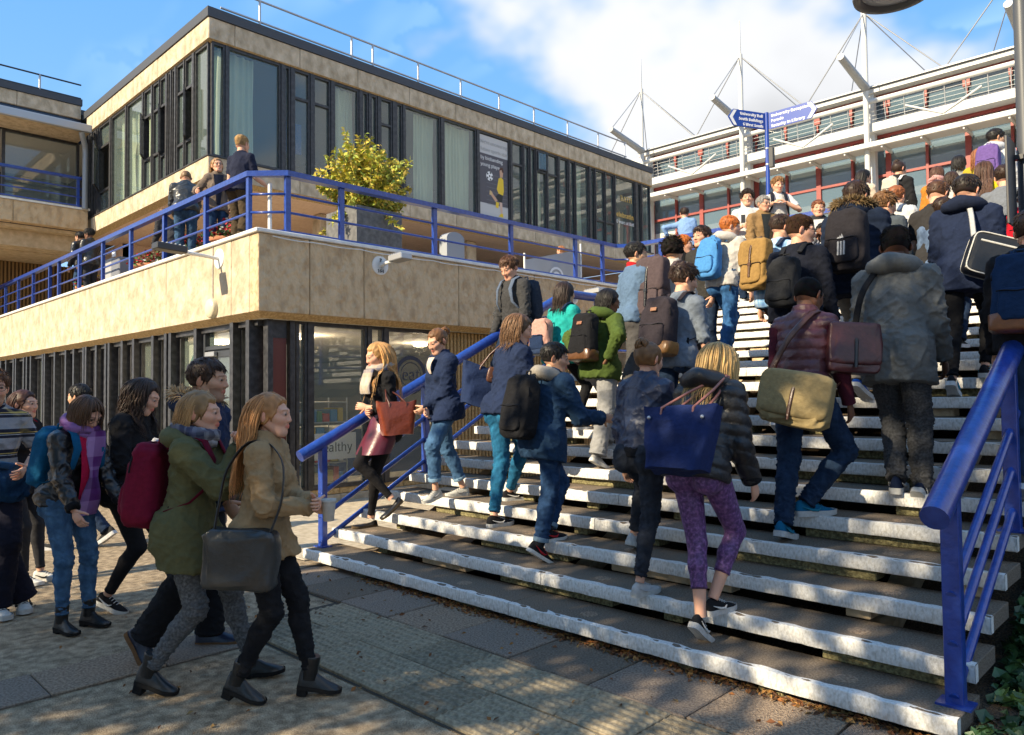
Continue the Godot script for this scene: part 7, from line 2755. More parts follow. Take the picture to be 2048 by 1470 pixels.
func extra(root: Node, e: Array, T: Transform3D, HT: Transform3D, s: float, d: Dictionary, wri: Array, r: RandomNumberGenerator) -> void:
	match e[0]:
		"glasses":
			var b := MB.new()
			for sd in [-1.0, 1.0]:
				var pts := []
				for i in 15:
					var a := TAU * i / 14.0
					pts.append(HT * Vector3(sd * 0.032 + cos(a) * 0.024, 0.003 + sin(a) * 0.019, -0.098 + 0.006 * absf(cos(a))))
				b.tube(pts, 0.0022, 5)
				b.tube([HT * Vector3(sd * 0.056, 0.008, -0.093), HT * Vector3(sd * 0.074, 0.010, -0.05), HT * Vector3(sd * 0.080, 0.006, 0.008), HT * Vector3(sd * 0.078, -0.012, 0.022)], 0.002, 5)
			b.tube([HT * Vector3(-0.009, 0.006, -0.103), HT * Vector3(0, 0.009, -0.108), HT * Vector3(0.009, 0.006, -0.103)], 0.002, 5)
			put(b, "glasses", fab(e[1], "leather"), root)
		"scarf":
			var b := MB.new()
			for w in 2:
				var rows := []
				for i in 29:
					var a := TAU * i / 28.0
					var ring := PackedVector3Array()
					var R := (0.082 + 0.014 * w + 0.008 * sin(a * 3 + w)) * s
					var tilt := -cos(a + PI) * 0.025 * s
					var ce := Vector3(sin(a) * R, (0.535 + 0.028 * w) * s + tilt + 0.008 * sin(a * 2 + w * 2), cos(a) * R * 1.05)
					for j in 10:
						var q := TAU * j / 10.0
						var rr := (0.036 + 0.006 * sin(q * 3 + a * 5)) * s
						ring.append(T * (ce + Vector3(sin(a) * cos(q), sin(q) * 1.1, cos(a) * cos(q)) * rr))
					rows.append(ring)
				b.grid(rows, true)
			if e.size() > 3:
				var L: float = e[3]
				for sd in ([-1.0, 1.0] if e.size() < 5 else [e[4]]):
					var rows := []
					for i in 12:
						var t := i / 11.0
						var ring := PackedVector3Array()
						for j in 12:
							var q := TAU * j / 12.0
							var wv := 0.02 * sin(t * 9.0 + q)
							ring.append(T * Vector3((sd * 0.05 + cos(q) * 0.06 + wv) * s, (0.54 - t * L) * s, (-0.10 - 0.05 * sin(t * PI * 0.6) - 0.02 + sin(q) * 0.016 + wv * 0.4) * s))
						rows.append(ring)
					b.grid(rows, true)
			put(b, "scarf", fab(e[1], e[2]), root)
		"hood":
			# hood lying on the back of the neck
			var b := MB.new()
			var rows := []
			for i in 19:
				var a := lerpf(-2.1, 2.1, i / 18.0)
				var ring := PackedVector3Array()
				for j in 13:
					var q := TAU * j / 13.0
					var big := (0.045 + 0.035 * cos(a * 0.72)) * s
					var ce := Vector3(sin(a) * 0.098, 0.505 + 0.02 * cos(a), 0.015 + cos(a) * 0.098) * s
					ring.append(T * (ce + (Vector3(sin(a), 0, cos(a)) * cos(q) * 1.05 + Vector3(0, 1, 0) * sin(q) * 0.8) * big * (1.0 + 0.08 * sin(a * 5 + q * 2))))
				rows.append(ring)
			b.grid(rows, true)
			b.flat_cap(rows[0], T * (Vector3(sin(-2.1) * 0.098, 0.50, 0.015 + cos(-2.1) * 0.098) * s), true)
			b.flat_cap(rows[18], T * (Vector3(sin(2.1) * 0.098, 0.50, 0.015 + cos(2.1) * 0.098) * s), false)
			put(b, "hood", fab(e[1], e[2]), root)
			if e.size() > 3:
				var f := MB.new()
				f.use_c = true
				for i in int(e[4] if e.size() > 4 else 900):
					var a := r.randf_range(-2.3, 2.3)
					var q := r.randf() * TAU
					var ce := Vector3(sin(a) * 0.135, 0.565 + 0.015 * cos(a), 0.03 + cos(a) * 0.13) * s
					var dir := Vector3(sin(a) * cos(q), sin(q) * 0.9, cos(a) * cos(q)).normalized()
					dir = (dir + Vector3(r.randfn(), r.randfn(), r.randfn()) * 0.35).normalized()
					var p := ce + dir * 0.022 * s
					var L := r.randf_range(0.025, 0.055) * s
					f.col = e[3] * r.randf_range(0.55, 1.5)
					f.tube([T * p, T * (p + dir * L * 0.6), T * (p + dir * L + Vector3(0, -0.006, 0))], [0.005, 0.0035, 0.0006], 3, false)
				var fo := put(f, "fur_trim", hair_mat(), root)
		"collar":
			var b := MB.new()
			var rows := []
			for j in 4:
				var ring := PackedVector3Array()
				for i in 26:
					var a := -TAU * i / 26.0
					var R: float = [0.078, 0.082, 0.080, 0.070][j] * s
					ring.append(T * Vector3(cos(a) * R, ([0.50, 0.53, 0.56, 0.565][j] - 0.02 * (-sin(a)) * 1.0) * s, (sin(a) * R * 0.95) + 0.006 * s))
				rows.append(ring)
			b.grid(rows, true)
			put(b, "collar", fab(e[1], e[2] if e.size() > 2 else ""), root)
		"panel":
			# strip of another colour showing down an open front
			var b := MB.new()
			var rows := []
			for i in 8:
				var t := i / 7.0
				var ring := PackedVector3Array()
				for j in 5:
					var lo: float = e[4] if e.size() > 4 else 0.0
					var x: float = lerpf(-1, 1, j / 4.0) * e[2] * (0.35 + 0.65 * t) * s
					ring.append(T * Vector3(x, lerpf(lo, 0.50, t) * s, (-0.128 - 0.030 * sin(t * PI) + 0.02 * t - e[3] + absf(x) * 0.12) * s))
				rows.append(ring)
			b.grid(rows, false)
			put(b, "shirt_front", fab(e[1]), root)
		"phone":
			var g: Transform3D = root.transform
			var w: Vector3 = g * wri[int(e[1])]
			var o := thing("smartphone", e[2], "phone", w + Vector3(0, 0.05, 0))
			bx(-0.035, 0.035, 0.0, 0.14, -0.004, 0.004, "case", M.dark_metal, o, 0.003)
			o.rotation = root.rotation
		"cup":
			var g: Transform3D = root.transform
			var w: Vector3 = g * wri[int(e[1])] + g.basis * rv(e[4])
			var o := thing("coffee_cup", e[2], "cup", w)
			var m := MB.new()
			m.lathe(Vector3(0, -0.05, 0), [Vector2(0.0, 0.0), Vector2(0.028, 0.0), Vector2(0.038, 0.10), Vector2(0.041, 0.10), Vector2(0.041, 0.115), Vector2(0.0, 0.118)], 16)
			put(m, "cup", fab(e[3]), o)

func cast() -> void:
	person({"at": Vector3(-3.796, 0.000, -2.059), "h": 1.688, "yaw": -47, "lf": [-0.05672, 0, -0.1857, 0, 6], "rf": [0.05672, 0, 0.1857, 8, -6], "pel": [-0.0008102, 0, 0.04901], "plant": 0.55, "cell": 0.0115, "sex": "f", "label": "woman in a beige jacket with long ginger hair walking nearest the viewer", "skin": Color(0.62, 0.345, 0.235), "hair": ["long", Color(0.42, 0.195, 0.07), 0.52, 0.032], "top": ["jacket", Color(0.34, 0.225, 0.115), ""], "hem": -0.13, "bot": ["skinny", Color(0.016, 0.016, 0.018), "denim"], "shoe": ["boot", Color(0.01, 0.01, 0.01), Color(0.02, 0.018, 0.016), 0.045], "heel": 0.045, "la": [0.1, 0.2, -0.3], "ra": [0.1, 0.17, -0.3], "gl": 0.9, "gr": 0.8, "lean": [3, 0, 0], "extra": [["collar", Color(0.34, 0.225, 0.115)], ["cup", 1, "pale coffee cup held by the woman in the beige jacket", Color(0.5, 0.46, 0.4), [0, -0.02, -0.09]]], "bag": {"k": "msg", "name": "shoulder_bag", "label": "grey leather shoulder bag with buckled straps carried by the woman in beige", "col": Color(0.035, 0.037, 0.037), "mat": "leather", "c": [0.235, -0.1, 0.03], "sz": [0.4, 0.33, 0.13], "yaw": 90, "e": 0.34, "taper": -0.02, "sag": 0.02, "strap": Color(0.02, 0.02, 0.021), "smat": "leather", "sw": 0.017, "path": [[0.26, 0.05, -0.13], [0.225, 0.22, -0.17], [0.165, 0.4, -0.15], [0.125, 0.495, -0.075], [0.115, 0.525, 0], [0.125, 0.495, 0.085], [0.175, 0.36, 0.155], [0.26, 0.05, 0.17]]}})
	person({"at": Vector3(-4.270, 0.000, -1.876), "h": 1.754, "yaw": -45, "lf": [-0.1229, 0, -0.2533, -14, 6], "rf": [0.1229, 2.22e-16, 0.2533, 4, -6], "pel": [-8.768e-06, 0, 0.081], "plant": 0.5, "cell": 0.0115, "sex": "f", "label": "woman in an olive parka holding her hands at her mouth", "skin": Color(0.62, 0.345, 0.235), "hair": ["bob", Color(0.28, 0.16, 0.065), 0.21, 0.006], "top": ["parka", Color(0.115, 0.112, 0.052), ""], "hem": -0.2, "bot": ["skinny", Color(0.16, 0.165, 0.17), "wash"], "shoe": ["boot", Color(0.012, 0.012, 0.012), Color(0.012, 0.012, 0.012), 0.055], "heel": 0.05, "la": [0.02, 0.5, -0.25], "ra": [0.05, 0.49, -0.26], "gl": 1.2, "gr": 1.2, "lean": [5, 0, 0], "head": [4, 0, 0], "extra": [["scarf", Color(0.1, 0.1, 0.1), "tartan"], ["hood", Color(0.115, 0.112, 0.052), ""]], "bag": {"k": "pack", "name": "backpack", "cat": "backpack", "label": "crimson backpack on the woman in the olive parka", "col": Color(0.16, 0.008, 0.028), "c": [-0.02, 0.24, 0.25], "sz": [0.34, 0.48, 0.22], "strap": Color(0.12, 0.006, 0.022), "taper": 0.25}})
	person({"at": Vector3(-4.931, 0.000, -1.964), "h": 1.917, "yaw": -48, "lf": [-0.1869, 0, -0.1806, 0, 6], "rf": [0.1869, 0, 0.1806, 58, -6], "pel": [0.002179, 0, -0.11], "cell": 0.0115, "label": "tall dark haired man in a navy parka behind the olive parka", "skin": Color(0.48, 0.27, 0.17), "stubble": 0.35, "hair": ["short", Color(0.035, 0.019, 0.012)], "top": ["parka", Color(0.017, 0.028, 0.068), ""], "hem": -0.1, "bot": ["wide", Color(0.013, 0.013, 0.015), ""], "shoe": ["boot", Color(0.014, 0.02, 0.045), Color(0.16, 0.085, 0.04), 0.012], "lean": [5, 0, 0], "extra": [["hood", Color(0.017, 0.028, 0.068), "", Color(0.42, 0.29, 0.16), 700]], "la": ["down", -10, 20], "ra": ["down", 15, 25]})
	person({"at": Vector3(-6.121, 0.000, -2.202), "h": 1.909, "yaw": -50, "lf": [-0.07112, 0, -0.2603, 10, 6], "rf": [0.07112, 0, 0.2603, 20, -6], "pel": [0.012, 0, 0.1525], "cell": 0.0115, "sex": "f", "label": "woman with long dark wavy hair in a black jacket looking down", "skin": Color(0.62, 0.345, 0.235), "hair": ["long", Color(0.03, 0.017, 0.012), 0.36, 0.036], "top": ["jacket", Color(0.013, 0.013, 0.015), ""], "bot": ["leggings", Color(0.013, 0.013, 0.015), ""], "shoe": ["sneaker", Color(0.013, 0.013, 0.015), Color(0.62, 0.61, 0.58), Color(0.62, 0.61, 0.58)], "lean": [8, 0, 0], "head": [12, 22, 0], "la": [-0.06, 0.22, -0.26], "ra": [0.06, 0.2, -0.28], "bag": [{"k": "tote", "name": "handbag", "cat": "handbag", "label": "dark chequered handbag on the arm of the woman with wavy hair", "col": Color(0.045, 0.038, 0.045), "c": [0.16, 0.02, -0.2], "sz": [0.34, 0.26, 0.13], "yaw": 80, "sh": [0.12, 0.2, -0.22], "strap": Color(0.05, 0.03, 0.02)}, {"k": "msg", "name": "folded_scarf", "cat": "scarf", "label": "pale grey scarf bundled in the arms of the woman with wavy hair", "col": Color(0.5, 0.5, 0.52), "c": [0.08, 0.27, -0.27], "sz": [0.24, 0.26, 0.12], "e": 0.7, "sag": 0.06, "path": [[0.05, 0.3, -0.26], [0.1, 0.36, -0.24], [0.15, 0.3, -0.22]], "sw": 0.03}]})
	person({"at": Vector3(-5.952, 0.000, -1.683), "h": 1.697, "yaw": -66, "lf": [-0.1004, 0, -0.0158, 0, 6], "rf": [0.1004, 0, 0.0158, 0, -6], "pel": [0.02451, 0, 0.06557], "cell": 0.0115, "sex": "f", "label": "woman in a black leather jacket and blue jeans with brown bob looking down", "skin": Color(0.62, 0.345, 0.235), "hair": ["bob", Color(0.075, 0.038, 0.02), 0.25, 0.004], "top": ["jacket", Color(0.011, 0.011, 0.013), "leather"], "hem": -0.03, "bot": ["skinny", Color(0.075, 0.165, 0.29), "denim"], "shoe": ["boot", Color(0.012, 0.011, 0.011), Color(0.015, 0.014, 0.013), 0.03], "heel": 0.025, "lean": [12, 0, 0], "head": [4, 30, 0], "la": ["down", 14, 22], "ra": ["down", 16, 18], "extra": [["scarf", Color(1, 1, 1), "purplescarf", 0.62, -1], ["glasses", Color(0.013, 0.013, 0.015)], ["panel", Color(0.45, 0.012, 0.06), 0.075, 0.01]], "bag": {"k": "pack", "name": "backpack", "cat": "backpack", "label": "teal blue backpack on the woman in the leather jacket", "col": Color(0.005, 0.085, 0.19), "c": [-0.03, 0.26, 0.25], "sz": [0.33, 0.46, 0.18]}})
	person({"at": Vector3(-6.769, -0.000, -1.444), "h": 1.951, "yaw": -92, "lf": [0.08195, 0, -0.04612, 0, 6], "rf": [-0.08195, 2.22e-16, 0.04612, 0, -6], "pel": [0.1255, 0, 0.1191], "cell": 0.0165, "label": "bearded man in a striped polo shirt at the left edge", "skin": Color(0.62, 0.345, 0.235), "stubble": 0.5, "smile": true, "hair": ["sidepart", Color(0.13, 0.055, 0.022)], "top": ["tee", Color(1, 1, 1), "stripes"], "bot": ["wide", Color(0.012, 0.012, 0.022), ""], "shoe": ["sneaker", Color(0.55, 0.54, 0.5), Color(0.5, 0.5, 0.48), Color(0.08, 0.08, 0.08)], "la": [-0.18, 0.12, -0.16], "ra": [0.16, 0.14, -0.18], "extra": [["glasses", Color(0.013, 0.013, 0.015)], ["collar", Color(0.02, 0.022, 0.035)]], "bag": {"k": "msg", "name": "folded_jacket", "cat": "jacket", "label": "blue denim jacket carried over the arm of the man in stripes", "col": Color(0.018, 0.06, 0.13), "mat": "denim", "c": [-0.04, 0.03, -0.17], "sz": [0.34, 0.27, 0.1], "e": 0.6, "sag": 0.05, "path": [[-0.2, 0.1, -0.18], [0, 0.16, -0.2], [0.2, 0.1, -0.18]], "sw": 0.03}})
	person({"at": Vector3(-7.766, 0.000, -1.853), "h": 1.764, "yaw": -48, "lf": [-0.08906, 0, -0.01867, 0, 6], "rf": [0.08906, 0, 0.01867, 0, -6], "pel": [0.006319, 0, 0.1449], "cell": 0.0165, "sex": "f", "label": "woman with dark hair in a black coat behind the striped shirt", "skin": Color(0.62, 0.345, 0.235), "hair": ["long", Color(0.05, 0.02, 0.014), 0.28, 0.01], "top": ["coat", Color(0.013, 0.013, 0.015), ""], "hem": -0.12, "bot": ["leggings", Color(0.03, 0.03, 0.034), ""], "shoe": ["sneaker", Color(0.62, 0.61, 0.58), Color(0.62, 0.61, 0.58), Color(0.02, 0.02, 0.02)], "extra": [["hood", Color(0.3, 0.01, 0.02), ""]], "la": ["down", 10, 50], "ra": ["down", -8, 20]})
	person({"at": Vector3(-9.218, 0.000, -2.579), "h": 1.874, "yaw": 128, "lf": [-0.085, 0, -0.24, -12, 2], "rf": [0.085, 0.03, 0.26, 35, -2], "cell": 0.021, "label": "man with short black hair looking left behind the leather jacket", "skin": Color(0.54, 0.32, 0.2), "hair": ["short", Color(0.012, 0.01, 0.009)], "top": ["jacket", Color(0.06, 0.06, 0.065), ""], "bot": ["jeans", Color(0.022, 0.042, 0.085), "denim"]})
	person({"at": Vector3(-6.180, 0.314, -4.395), "h": 1.925, "yaw": 168, "lf": [0.1832, 0, -0.07188, 0, 6], "rf": [-0.1832, 0.157, 0.07188, 40, -6], "pel": [-0.05133, 0, 0.07755], "plant": 0.2, "cell": 0.0145, "sex": "f", "label": "woman in a burgundy leather skirt coming down with folded arms", "skin": Color(0.62, 0.345, 0.235), "hair": ["long", Color(0.46, 0.25, 0.09), 0.48, 0.045], "top": ["sweater", Color(0.013, 0.013, 0.015), ""], "hem": 0.04, "sleeve": 0.86, "bot": ["skirt", Color(0.11, 0.014, 0.028), "leather"], "shoe": ["flat", Color(0.01, 0.01, 0.011), Color(0.1, 0.07, 0.04)], "lean": [2, 0, 0], "head": [-4, 14, 0], "la": [0.03, 0.2, -0.145], "ra": [-0.06, 0.165, -0.165], "extra": [["scarf", Color(1, 1, 1), "scarfplaid", 0.22]], "bag": {"k": "tote", "name": "tote_bag", "cat": "handbag", "label": "brown leather tote hanging from the arm of the woman in the skirt", "col": Color(0.2, 0.038, 0.014), "mat": "leather", "c": [-0.25, 0.1, 0.02], "sz": [0.34, 0.3, 0.16], "yaw": 80, "sh": [-0.17, 0.36, -0.02], "strap": Color(0.09, 0.02, 0.008)}})
	person({"at": Vector3(-5.599, 0.628, -4.759), "h": 1.726, "yaw": 172, "lf": [-0.08207, 0, -0.195, 12, 14], "rf": [0.08207, 0, 0.195, 0, -14], "pel": [0.02861, 0, -0.03729], "cell": 0.0145, "sex": "f", "label": "woman in a navy fleece and cropped jeans coming down the steps", "skin": Color(0.62, 0.345, 0.235), "hair": ["bun", Color(0.17, 0.08, 0.032), 0.055, 0.122], "top": ["fleece", Color(0.017, 0.028, 0.068), ""], "hem": -0.12, "bot": ["jeans", Color(0.075, 0.165, 0.3), "denim", 0.8, Color(0.2, 0.32, 0.45)], "shoe": ["sneaker", Color(0.5, 0.49, 0.45), Color(0.55, 0.54, 0.5), Color(0.3, 0.3, 0.3)], "lean": [3, 0, 0], "head": [8, 22, 0], "la": [0.03, 0.02, -0.19], "ra": [-0.01, 0, -0.2], "extra": [["panel", Color(0.6, 0.5, 0.42), 0.055, 0.012, 0.34]]})
	person({"at": Vector3(-6.323, 1.413, -6.469), "h": 1.936, "yaw": 176, "lf": [-0.09, 0, -0.16, 0, 4], "rf": [0.09, 0.157, 0.14, 15, -4], "cell": 0.0165, "label": "man in a charcoal sweater coming down with a rucksack strap", "skin": Color(0.62, 0.345, 0.235), "hair": ["sidepart", Color(0.085, 0.04, 0.02)], "top": ["sweater", Color(0.05, 0.05, 0.052), ""], "bot": ["jeans", Color(0.022, 0.042, 0.085), "denim"], "head": [6, 26, 0], "lean": [4, 0, 0], "bag": {"k": "pack", "name": "backpack", "cat": "backpack", "label": "navy rucksack with pale straps on the man in charcoal", "col": Color(0.03, 0.04, 0.06), "c": [0, 0.3, 0.235], "sz": [0.31, 0.46, 0.17], "strap": Color(0.1, 0.13, 0.19)}})
	person({"at": Vector3(-4.887, 0.471, -4.907), "h": 1.96, "yaw": -14, "lf": [0.1746, 0, 0.1923, 0, 6], "rf": [-0.1746, 0.157, -0.1923, 0, -6], "pel": [0.0209, 0, -0.09411], "plant": 0.15, "cell": 0.0145, "sex": "f", "label": "woman in a navy coat and bright blue jeans carrying a navy tote", "skin": Color(0.62, 0.345, 0.235), "hair": ["long", Color(0.13, 0.068, 0.032), 0.26, 0.01], "top": ["coat", Color(0.017, 0.028, 0.068), ""], "hem": -0.05, "bot": ["skinny", Color(0.022, 0.15, 0.28), "denim"], "shoe": ["sneaker", Color(0.013, 0.013, 0.015), Color(0.55, 0.55, 0.53), Color(0.62, 0.61, 0.58)], "lean": [9, 0, 0], "head": [-22, 14, 0], "la": ["down", -4, 35], "ra": ["down", 14, 30], "extra": [["collar", Color(0.017, 0.028, 0.068)]], "bag": {"k": "tote", "name": "tote_bag", "cat": "handbag", "label": "navy tote with brown flap on the woman in bright blue jeans", "col": Color(0.018, 0.032, 0.085), "c": [-0.28, 0.18, 0.04], "sz": [0.46, 0.34, 0.17], "yaw": 75, "roll": -6, "sh": [-0.15, 0.55, 0], "strap": Color(0.09, 0.03, 0.02), "patch": Color(0.12, 0.05, 0.028)}})
	person({"at": Vector3(-3.992, 0.314, -4.435), "h": 1.713, "yaw": -10, "lf": [-0.007946, 0.157, -0.07751, 0, 6], "rf": [0.007946, 0, 0.07751, 34, -6], "pel": [-0.03368, 0, -0.01278], "plant": 0.3, "cell": 0.0115, "label": "man in a navy parka with a black backpack looking right", "skin": Color(0.48, 0.27, 0.17), "hair": ["short", Color(0.012, 0.01, 0.009)], "top": ["parka", Color(0.018, 0.045, 0.095), ""], "hem": -0.17, "bot": ["jeans", Color(0.025, 0.065, 0.15), "denim", 0.93, Color(0.16, 0.24, 0.32)], "shoe": ["hightop", Color(0.016, 0.016, 0.018), Color(0.6, 0.59, 0.55), Color(0.42, 0.02, 0.03)], "lean": [10, 0, 0], "head": [-40, 4, 0], "la": ["down", -18, 45], "ra": ["down", 25, 60], "extra": [["hood", Color(0.3, 0.27, 0.23), ""]], "bag": {"k": "pack", "name": "backpack", "cat": "backpack", "label": "large black backpack with zips on the man in the navy parka", "col": Color(0.013, 0.013, 0.015), "c": [0, 0.22, 0.27], "sz": [0.36, 0.52, 0.19]}})
	person({"at": Vector3(-3.074, 0.314, -4.388), "h": 1.712, "yaw": -2, "lf": [-0.2132, 0.157, -0.2302, 20, 6], "rf": [0.2132, 0, 0.2302, 0, -6], "pel": [-0.007572, 0, -0.05202], "plant": 0.85, "cell": 0.0115, "sex": "f", "label": "woman in a navy bomber jacket with her hair in a bun", "skin": Color(0.62, 0.345, 0.235), "hair": ["bun", Color(0.19, 0.095, 0.038), 0.088, 0.08], "top": ["bomber", Color(0.017, 0.028, 0.068), "shiny"], "band": Color(0.013, 0.013, 0.015), "bot": ["skinny", Color(0.045, 0.05, 0.062), "denim", 0.9], "shoe": ["sneaker", Color(0.55, 0.54, 0.52), Color(0.55, 0.54, 0.5), Color(0.5, 0.5, 0.5)], "lean": [8, 0, 0], "head": [-6, 8, 0], "la": ["down", -6, 16], "ra": ["down", 22, 40]})
	person({"at": Vector3(-2.333, 0.157, -4.028), "h": 1.802, "yaw": -4, "lf": [-0.01593, 0, 0.0822, 38, 6], "rf": [0.01593, 0.157, -0.0822, 0, -6], "pel": [-0.05964, 0, 0.007405], "plant": 0.8, "cell": 0.0115, "sex": "f", "label": "blonde woman in a black puffer jacket and purple leggings", "skin": Color(0.62, 0.345, 0.235), "hair": ["long", Color(0.44, 0.28, 0.11), 0.4, 0.012], "top": ["puffer", Color(0.013, 0.013, 0.015), "shiny"], "hem": -0.06, "bot": ["leggings", Color(1, 1, 1), "purple", 0.62], "shoe": ["sneaker", Color(0.014, 0.014, 0.015), Color(0.5, 0.48, 0.45), Color(0.62, 0.61, 0.58)], "lean": [16, 0, 0], "head": [-8, 26, 0], "la": ["down", -2, 20], "ra": ["down", 4, 22], "extra": [["hood", Color(0.013, 0.013, 0.015), "shiny"]], "bag": {"k": "tote", "name": "tote_bag", "cat": "handbag", "label": "navy blue tote with pink handles on the blonde woman", "col": Color(0.016, 0.028, 0.1), "c": [0.02, 0.13, 0.25], "sz": [0.44, 0.38, 0.2], "yaw": 8, "roll": 4, "sh": [0.13, 0.56, 0.05], "strap": Color(0.3, 0.12, 0.09), "studs": true}})
	person({"at": Vector3(-2.207, 0.628, -5.031), "h": 1.841, "yaw": 0, "lf": [-0.063, 0, 0.09817, 14, 4], "rf": [0.063, 0.157, -0.09817, 0, -40], "pel": [0.01997, 0, -0.07963], "plant": 0.6, "cell": 0.0115, "label": "man in a maroon padded vest with a khaki messenger bag", "skin": Color(0.2, 0.095, 0.055), "hair": ["buzz", Color(0.012, 0.01, 0.009)], "top": ["vest", Color(0.095, 0.028, 0.036), "shiny"], "sleeve_col": Color(0.085, 0.016, 0.028), "bot": ["jeans", Color(0.02, 0.042, 0.085), "denim"], "shoe": ["sneaker", Color(0.008, 0.13, 0.25), Color(0.5, 0.5, 0.48), Color(0.02, 0.2, 0.3)], "lean": [8, 0, 0], "head": [-12, 14, 0], "la": ["down", 2, 12], "ra": ["down", 6, 18], "extra": [["glasses", Color(0.013, 0.013, 0.015)], ["collar", Color(0.09, 0.022, 0.032), "shiny"]], "bag": {"k": "msg", "name": "messenger_bag", "label": "khaki canvas messenger bag behind the man in the maroon vest", "col": Color(0.33, 0.25, 0.12), "c": [0.06, -0.07, 0.23], "sz": [0.44, 0.34, 0.15], "yaw": 6, "roll": -10, "e": 0.36, "sag": 0.035, "flap": true, "strap": Color(0.075, 0.028, 0.018), "smat": "leather", "sw": 0.024, "path": [[-0.15, 0.07, 0.2], [-0.03, 0.32, 0.19], [0.1, 0.53, 0.07], [0.1, 0.52, -0.09], [0.02, 0.3, -0.19], [0.18, 0.1, -0.13], [0.24, 0.02, 0.12]]}})
	person({"at": Vector3(-1.663, 0.785, -5.499), "h": 1.96, "yaw": 4, "lf": [-0.07382, 0.157, -0.03273, 0, 6], "rf": [0.07382, 0, 0.03273, 52, -6], "pel": [-0.0327, 0, -0.03207], "plant": 0.25, "cell": 0.0115, "label": "man in a grey hooded coat with a burgundy satchel", "skin": Color(0.085, 0.038, 0.022), "hair": ["fade", Color(0.012, 0.01, 0.009)], "top": ["coat", Color(0.165, 0.168, 0.16), ""], "hem": -0.2, "bot": ["jeans", Color(0.085, 0.086, 0.09), "wash"], "shoe": ["sneaker", Color(0.01, 0.018, 0.045), Color(0.5, 0.5, 0.48), Color(0.62, 0.61, 0.58)], "lean": [8, 0, 0], "head": [14, 16, 0], "la": ["down", 0, 14], "ra": ["down", 2, 30], "extra": [["hood", Color(0.165, 0.168, 0.16), ""]], "bag": {"k": "msg", "name": "satchel", "label": "burgundy leather satchel with open flap at the side of the grey coat", "col": Color(0.075, 0.022, 0.024), "mat": "leather", "c": [-0.17, -0.03, 0.27], "sz": [0.3, 0.3, 0.11], "yaw": 35, "e": 0.22, "flap": true, "strap": Color(0.018, 0.018, 0.02), "sw": 0.022, "path": [[-0.2, 0.12, 0.12], [-0.15, 0.34, 0.16], [-0.05, 0.54, 0.06], [0.02, 0.54, -0.05], [-0.14, 0.2, -0.19], [-0.24, 0.06, -0.02]]}})
	person({"at": Vector3(-5.073, 1.099, -5.899), "h": 1.699, "yaw": -4, "lf": [-0.09, 0, 0.14, 28, 4], "rf": [0.09, 0.157, -0.2, 0, -4], "cell": 0.0165, "sex": "f", "label": "woman in a turquoise jacket with a pink and navy backpack", "skin": Color(0.54, 0.32, 0.2), "hair": ["long", Color(0.03, 0.018, 0.013), 0.3, 0.004], "top": ["jacket", Color(0.02, 0.36, 0.33), ""], "hem": -0.1, "bot": ["leggings", Color(0.013, 0.013, 0.015), ""], "lean": [6, 0, 0], "bag": {"k": "pack", "name": "backpack", "cat": "backpack", "label": "pink and navy square backpack on the turquoise jacket", "col": Color(0.48, 0.27, 0.22), "c": [-0.06, 0.16, 0.25], "sz": [0.3, 0.38, 0.15], "base": Color(0.015, 0.03, 0.075), "pocket": Color(0.015, 0.03, 0.075), "strap": Color(0.015, 0.03, 0.075)}})
	person({"at": Vector3(-4.357, 0.942, -5.629), "h": 1.686, "yaw": -6, "rf": [0.09, 0, 0.14, 28, -4], "lf": [-0.09, 0.157, -0.2, 0, 4], "cell": 0.0155, "sex": "f", "label": "woman in a green parka reaching back to her black backpack", "skin": Color(0.2, 0.095, 0.055), "hair": ["bob", Color(0.012, 0.01, 0.009), 0.2, 0.004], "top": ["parka", Color(0.065, 0.1, 0.022), ""], "hem": -0.12, "bot": ["wide", Color(0.3, 0.3, 0.3), ""], "shoe": ["sneaker", Color(0.35, 0.35, 0.35), Color(0.62, 0.61, 0.58)], "lean": [8, 0, 0], "head": [-28, 12, 0], "la": [-0.24, 0.1, 0.14, -1, -0.3, 0.3], "ra": [0.2, 0.06, 0.12], "extra": [["hood", Color(0.065, 0.1, 0.022), ""], ["glasses", Color(0.013, 0.013, 0.015)]], "bag": {"k": "pack", "name": "backpack", "cat": "backpack", "label": "black backpack with brown suede base on the green parka", "col": Color(0.013, 0.013, 0.015), "c": [0, 0.26, 0.26], "sz": [0.32, 0.46, 0.17], "base": Color(0.12, 0.052, 0.02), "badge": Color(0.3, 0.14, 0.09)}})
	person({"at": Vector3(-3.459, 0.942, -5.525), "h": 1.78, "yaw": -6, "lf": [-0.09, 0, 0.14, 28, 4], "rf": [0.09, 0.157, -0.2, 0, -4], "cell": 0.0155, "label": "man in a blue grey tee shirt with a dark canvas backpack", "skin": Color(0.62, 0.345, 0.235), "stubble": 0.3, "hair": ["messy", Color(0.035, 0.019, 0.012)], "top": ["shirt", Color(0.16, 0.19, 0.235), ""], "sleeve": 0.56, "bot": ["jeans", Color(0.022, 0.042, 0.085), "denim"], "lean": [8, 0, 0], "head": [-25, 8, 0], "bag": {"k": "pack", "name": "backpack", "cat": "backpack", "label": "dark plum canvas backpack with tan base on the grey tee", "col": Color(0.033, 0.027, 0.033), "c": [0, 0.22, 0.255], "sz": [0.34, 0.48, 0.18], "base": Color(0.26, 0.12, 0.03), "badge": Color(0.3, 0.16, 0.1)}})
